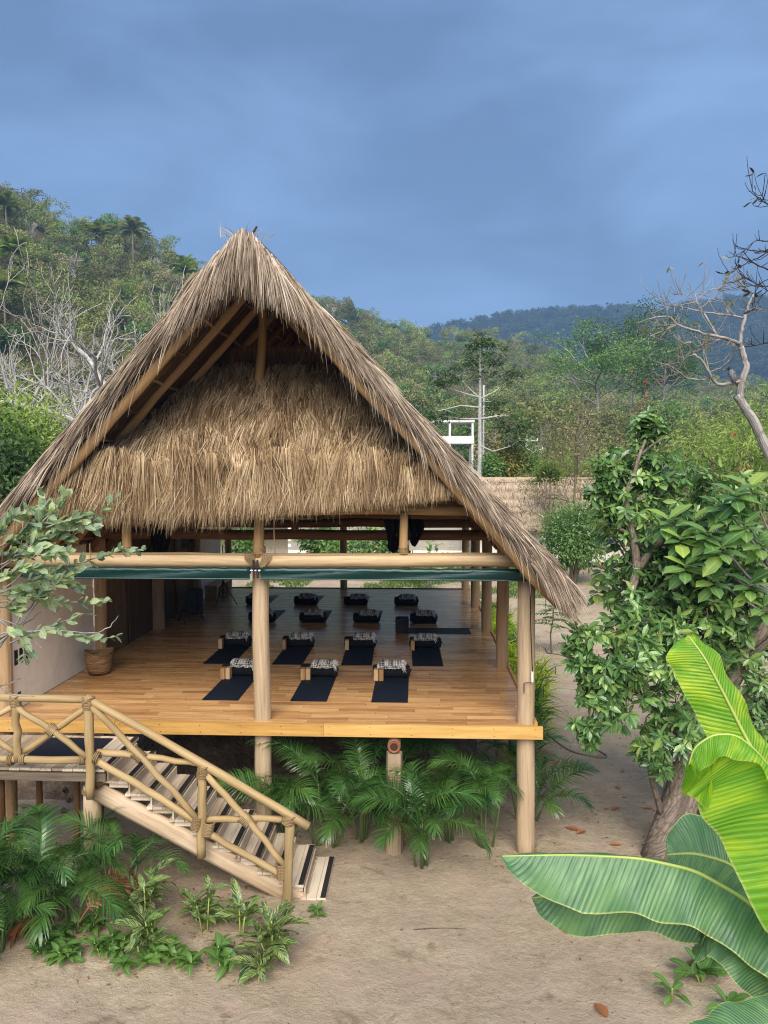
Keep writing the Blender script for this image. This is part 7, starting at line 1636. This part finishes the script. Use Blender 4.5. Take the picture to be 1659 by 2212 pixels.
F_PROTO = [proto(low_tree(11, 'f_far', 10, 26, 1, 8, 4.0, 1.3), 'kind_far_olive'), proto(low_tree(12, 'f_far', 10, 26, 1, 8, 4.0, 1.3), 'kind_far_green'), proto(low_tree(13, 'f_far', 10, 22, 1, 8.5, 4.0, 1.2), 'kind_far_dry')]

def forest(name, label, pts, idx, rot, scl, plist):
    me = bpy.data.meshes.new(name); me.vertices.add(len(pts)); me.vertices.foreach_set('co', pts.astype(np.float32).ravel())
    for nm, ty, arr in (('kind_index', 'INT', idx.astype(np.int32)), ('turn', 'FLOAT', rot.astype(np.float32)), ('size', 'FLOAT', scl.astype(np.float32))):
        me.attributes.new(nm, ty, 'POINT').data.foreach_set('value', arr)
    o = link(name, me); o['kind'] = 'stuff'; tag(o, label, 'forest')
    ng = bpy.data.node_groups.new(name, 'GeometryNodeTree'); ng.interface.new_socket('Geometry', in_out='INPUT', socket_type='NodeSocketGeometry'); ng.interface.new_socket('Geometry', in_out='OUTPUT', socket_type='NodeSocketGeometry')
    N = ng.nodes.new; gi, go = N('NodeGroupInput'), N('NodeGroupOutput'); join = N('GeometryNodeJoinGeometry')
    def attr(nm, ty): a = N('GeometryNodeInputNamedAttribute'); a.data_type = ty; a.inputs[0].default_value = nm; return a.outputs[0]
    for i, p in enumerate(plist):
        sep = N('FunctionNodeCompare'); sep.data_type = 'INT'; sep.operation = 'EQUAL'; ng.links.new(attr('kind_index', 'INT'), sep.inputs[2]); sep.inputs[3].default_value = i
        oi = N('GeometryNodeObjectInfo'); oi.inputs['Object'].default_value = p; oi.transform_space = 'ORIGINAL'
        ip = N('GeometryNodeInstanceOnPoints'); cx = N('ShaderNodeCombineXYZ'); ng.links.new(attr('turn', 'FLOAT'), cx.inputs[2])
        ng.links.new(gi.outputs[0], ip.inputs['Points']); ng.links.new(sep.outputs[0], ip.inputs['Selection']); ng.links.new(oi.outputs['Geometry'], ip.inputs['Instance'])
        e2r = N('FunctionNodeEulerToRotation'); ng.links.new(cx.outputs[0], e2r.inputs[0]); ng.links.new(e2r.outputs[0], ip.inputs['Rotation']); ng.links.new(attr('size', 'FLOAT'), ip.inputs['Scale']); ng.links.new(ip.outputs[0], join.inputs[0])
    ng.links.new(join.outputs[0], go.inputs[0]); o.modifiers.new('scatter', 'NODES').node_group = ng
    return o
rg = drng(321)
def scatter(a0, a1, r0, r1, n):
    a = rg.uniform(a0, a1, n); r = np.sqrt(rg.uniform(r0 ** 2, r1 ** 2, n)); return r * np.sin(a), r * np.cos(a), a, r
x, y, a, r = scatter(az(-260), az(1860), 92, 480, 8200); rr = np.interp(a, _ra, _rr); k = (r < rr + 12) & ~((a > az(905)) & (a < az(1032)) & (r < 106)) & (rg.random(len(r)) < np.clip(1.5 - r / 420, .45, 1)); x, y, r = x[k], y[k], r[k]
z = ground_z(x, y) - .4; p = vnoise(x, y, 26, 60) + rg.normal(0, .55, len(x))
idx = np.select([p < -.75, p < -.2, p < .15, p < .5, p < .8], [2, 0, 5, 1, 6], 3); idx = np.where(rg.random(len(x)) < .07, 4, idx)
forest('hillside_forest', 'dry tropical forest covering the near hillsides', np.stack([x, y, z], 1), idx, rg.uniform(0, 6.28, len(x)), rg.uniform(.6, 1.0, len(x)) * rg.choice([.8, 1.0, 1.35], len(x)), N_PROTO)
x, y, a, r = scatter(az(650), az(1800), 560, 1030, 6500); z = ground_z(x, y) - 1; idx = rg.integers(0, 3, len(x))
forest('far_forest', 'forest covering the distant blue mountain', np.stack([x, y, z], 1), idx, rg.uniform(0, 6.28, len(x)), rg.uniform(.9, 1.7, len(x)), F_PROTO)

# ------------------------------------------------------------------ haze
mb = MB().box((0, 200, 158), (3300, 3300, 336)); hz_m = NT('valley_haze')
pv = hz_m.n('ShaderNodeVolumePrincipled', {'Color': (.34, .60, 1.0), 'Density': .00062, 'Anisotropy': .2}); hz_m.t.links.new(pv.outputs[0], hz_m.out.inputs['Volume'])
tag(put('haze', mb, hz_m.m, kind='stuff'), 'thin blue haze hanging over the valley', 'haze')
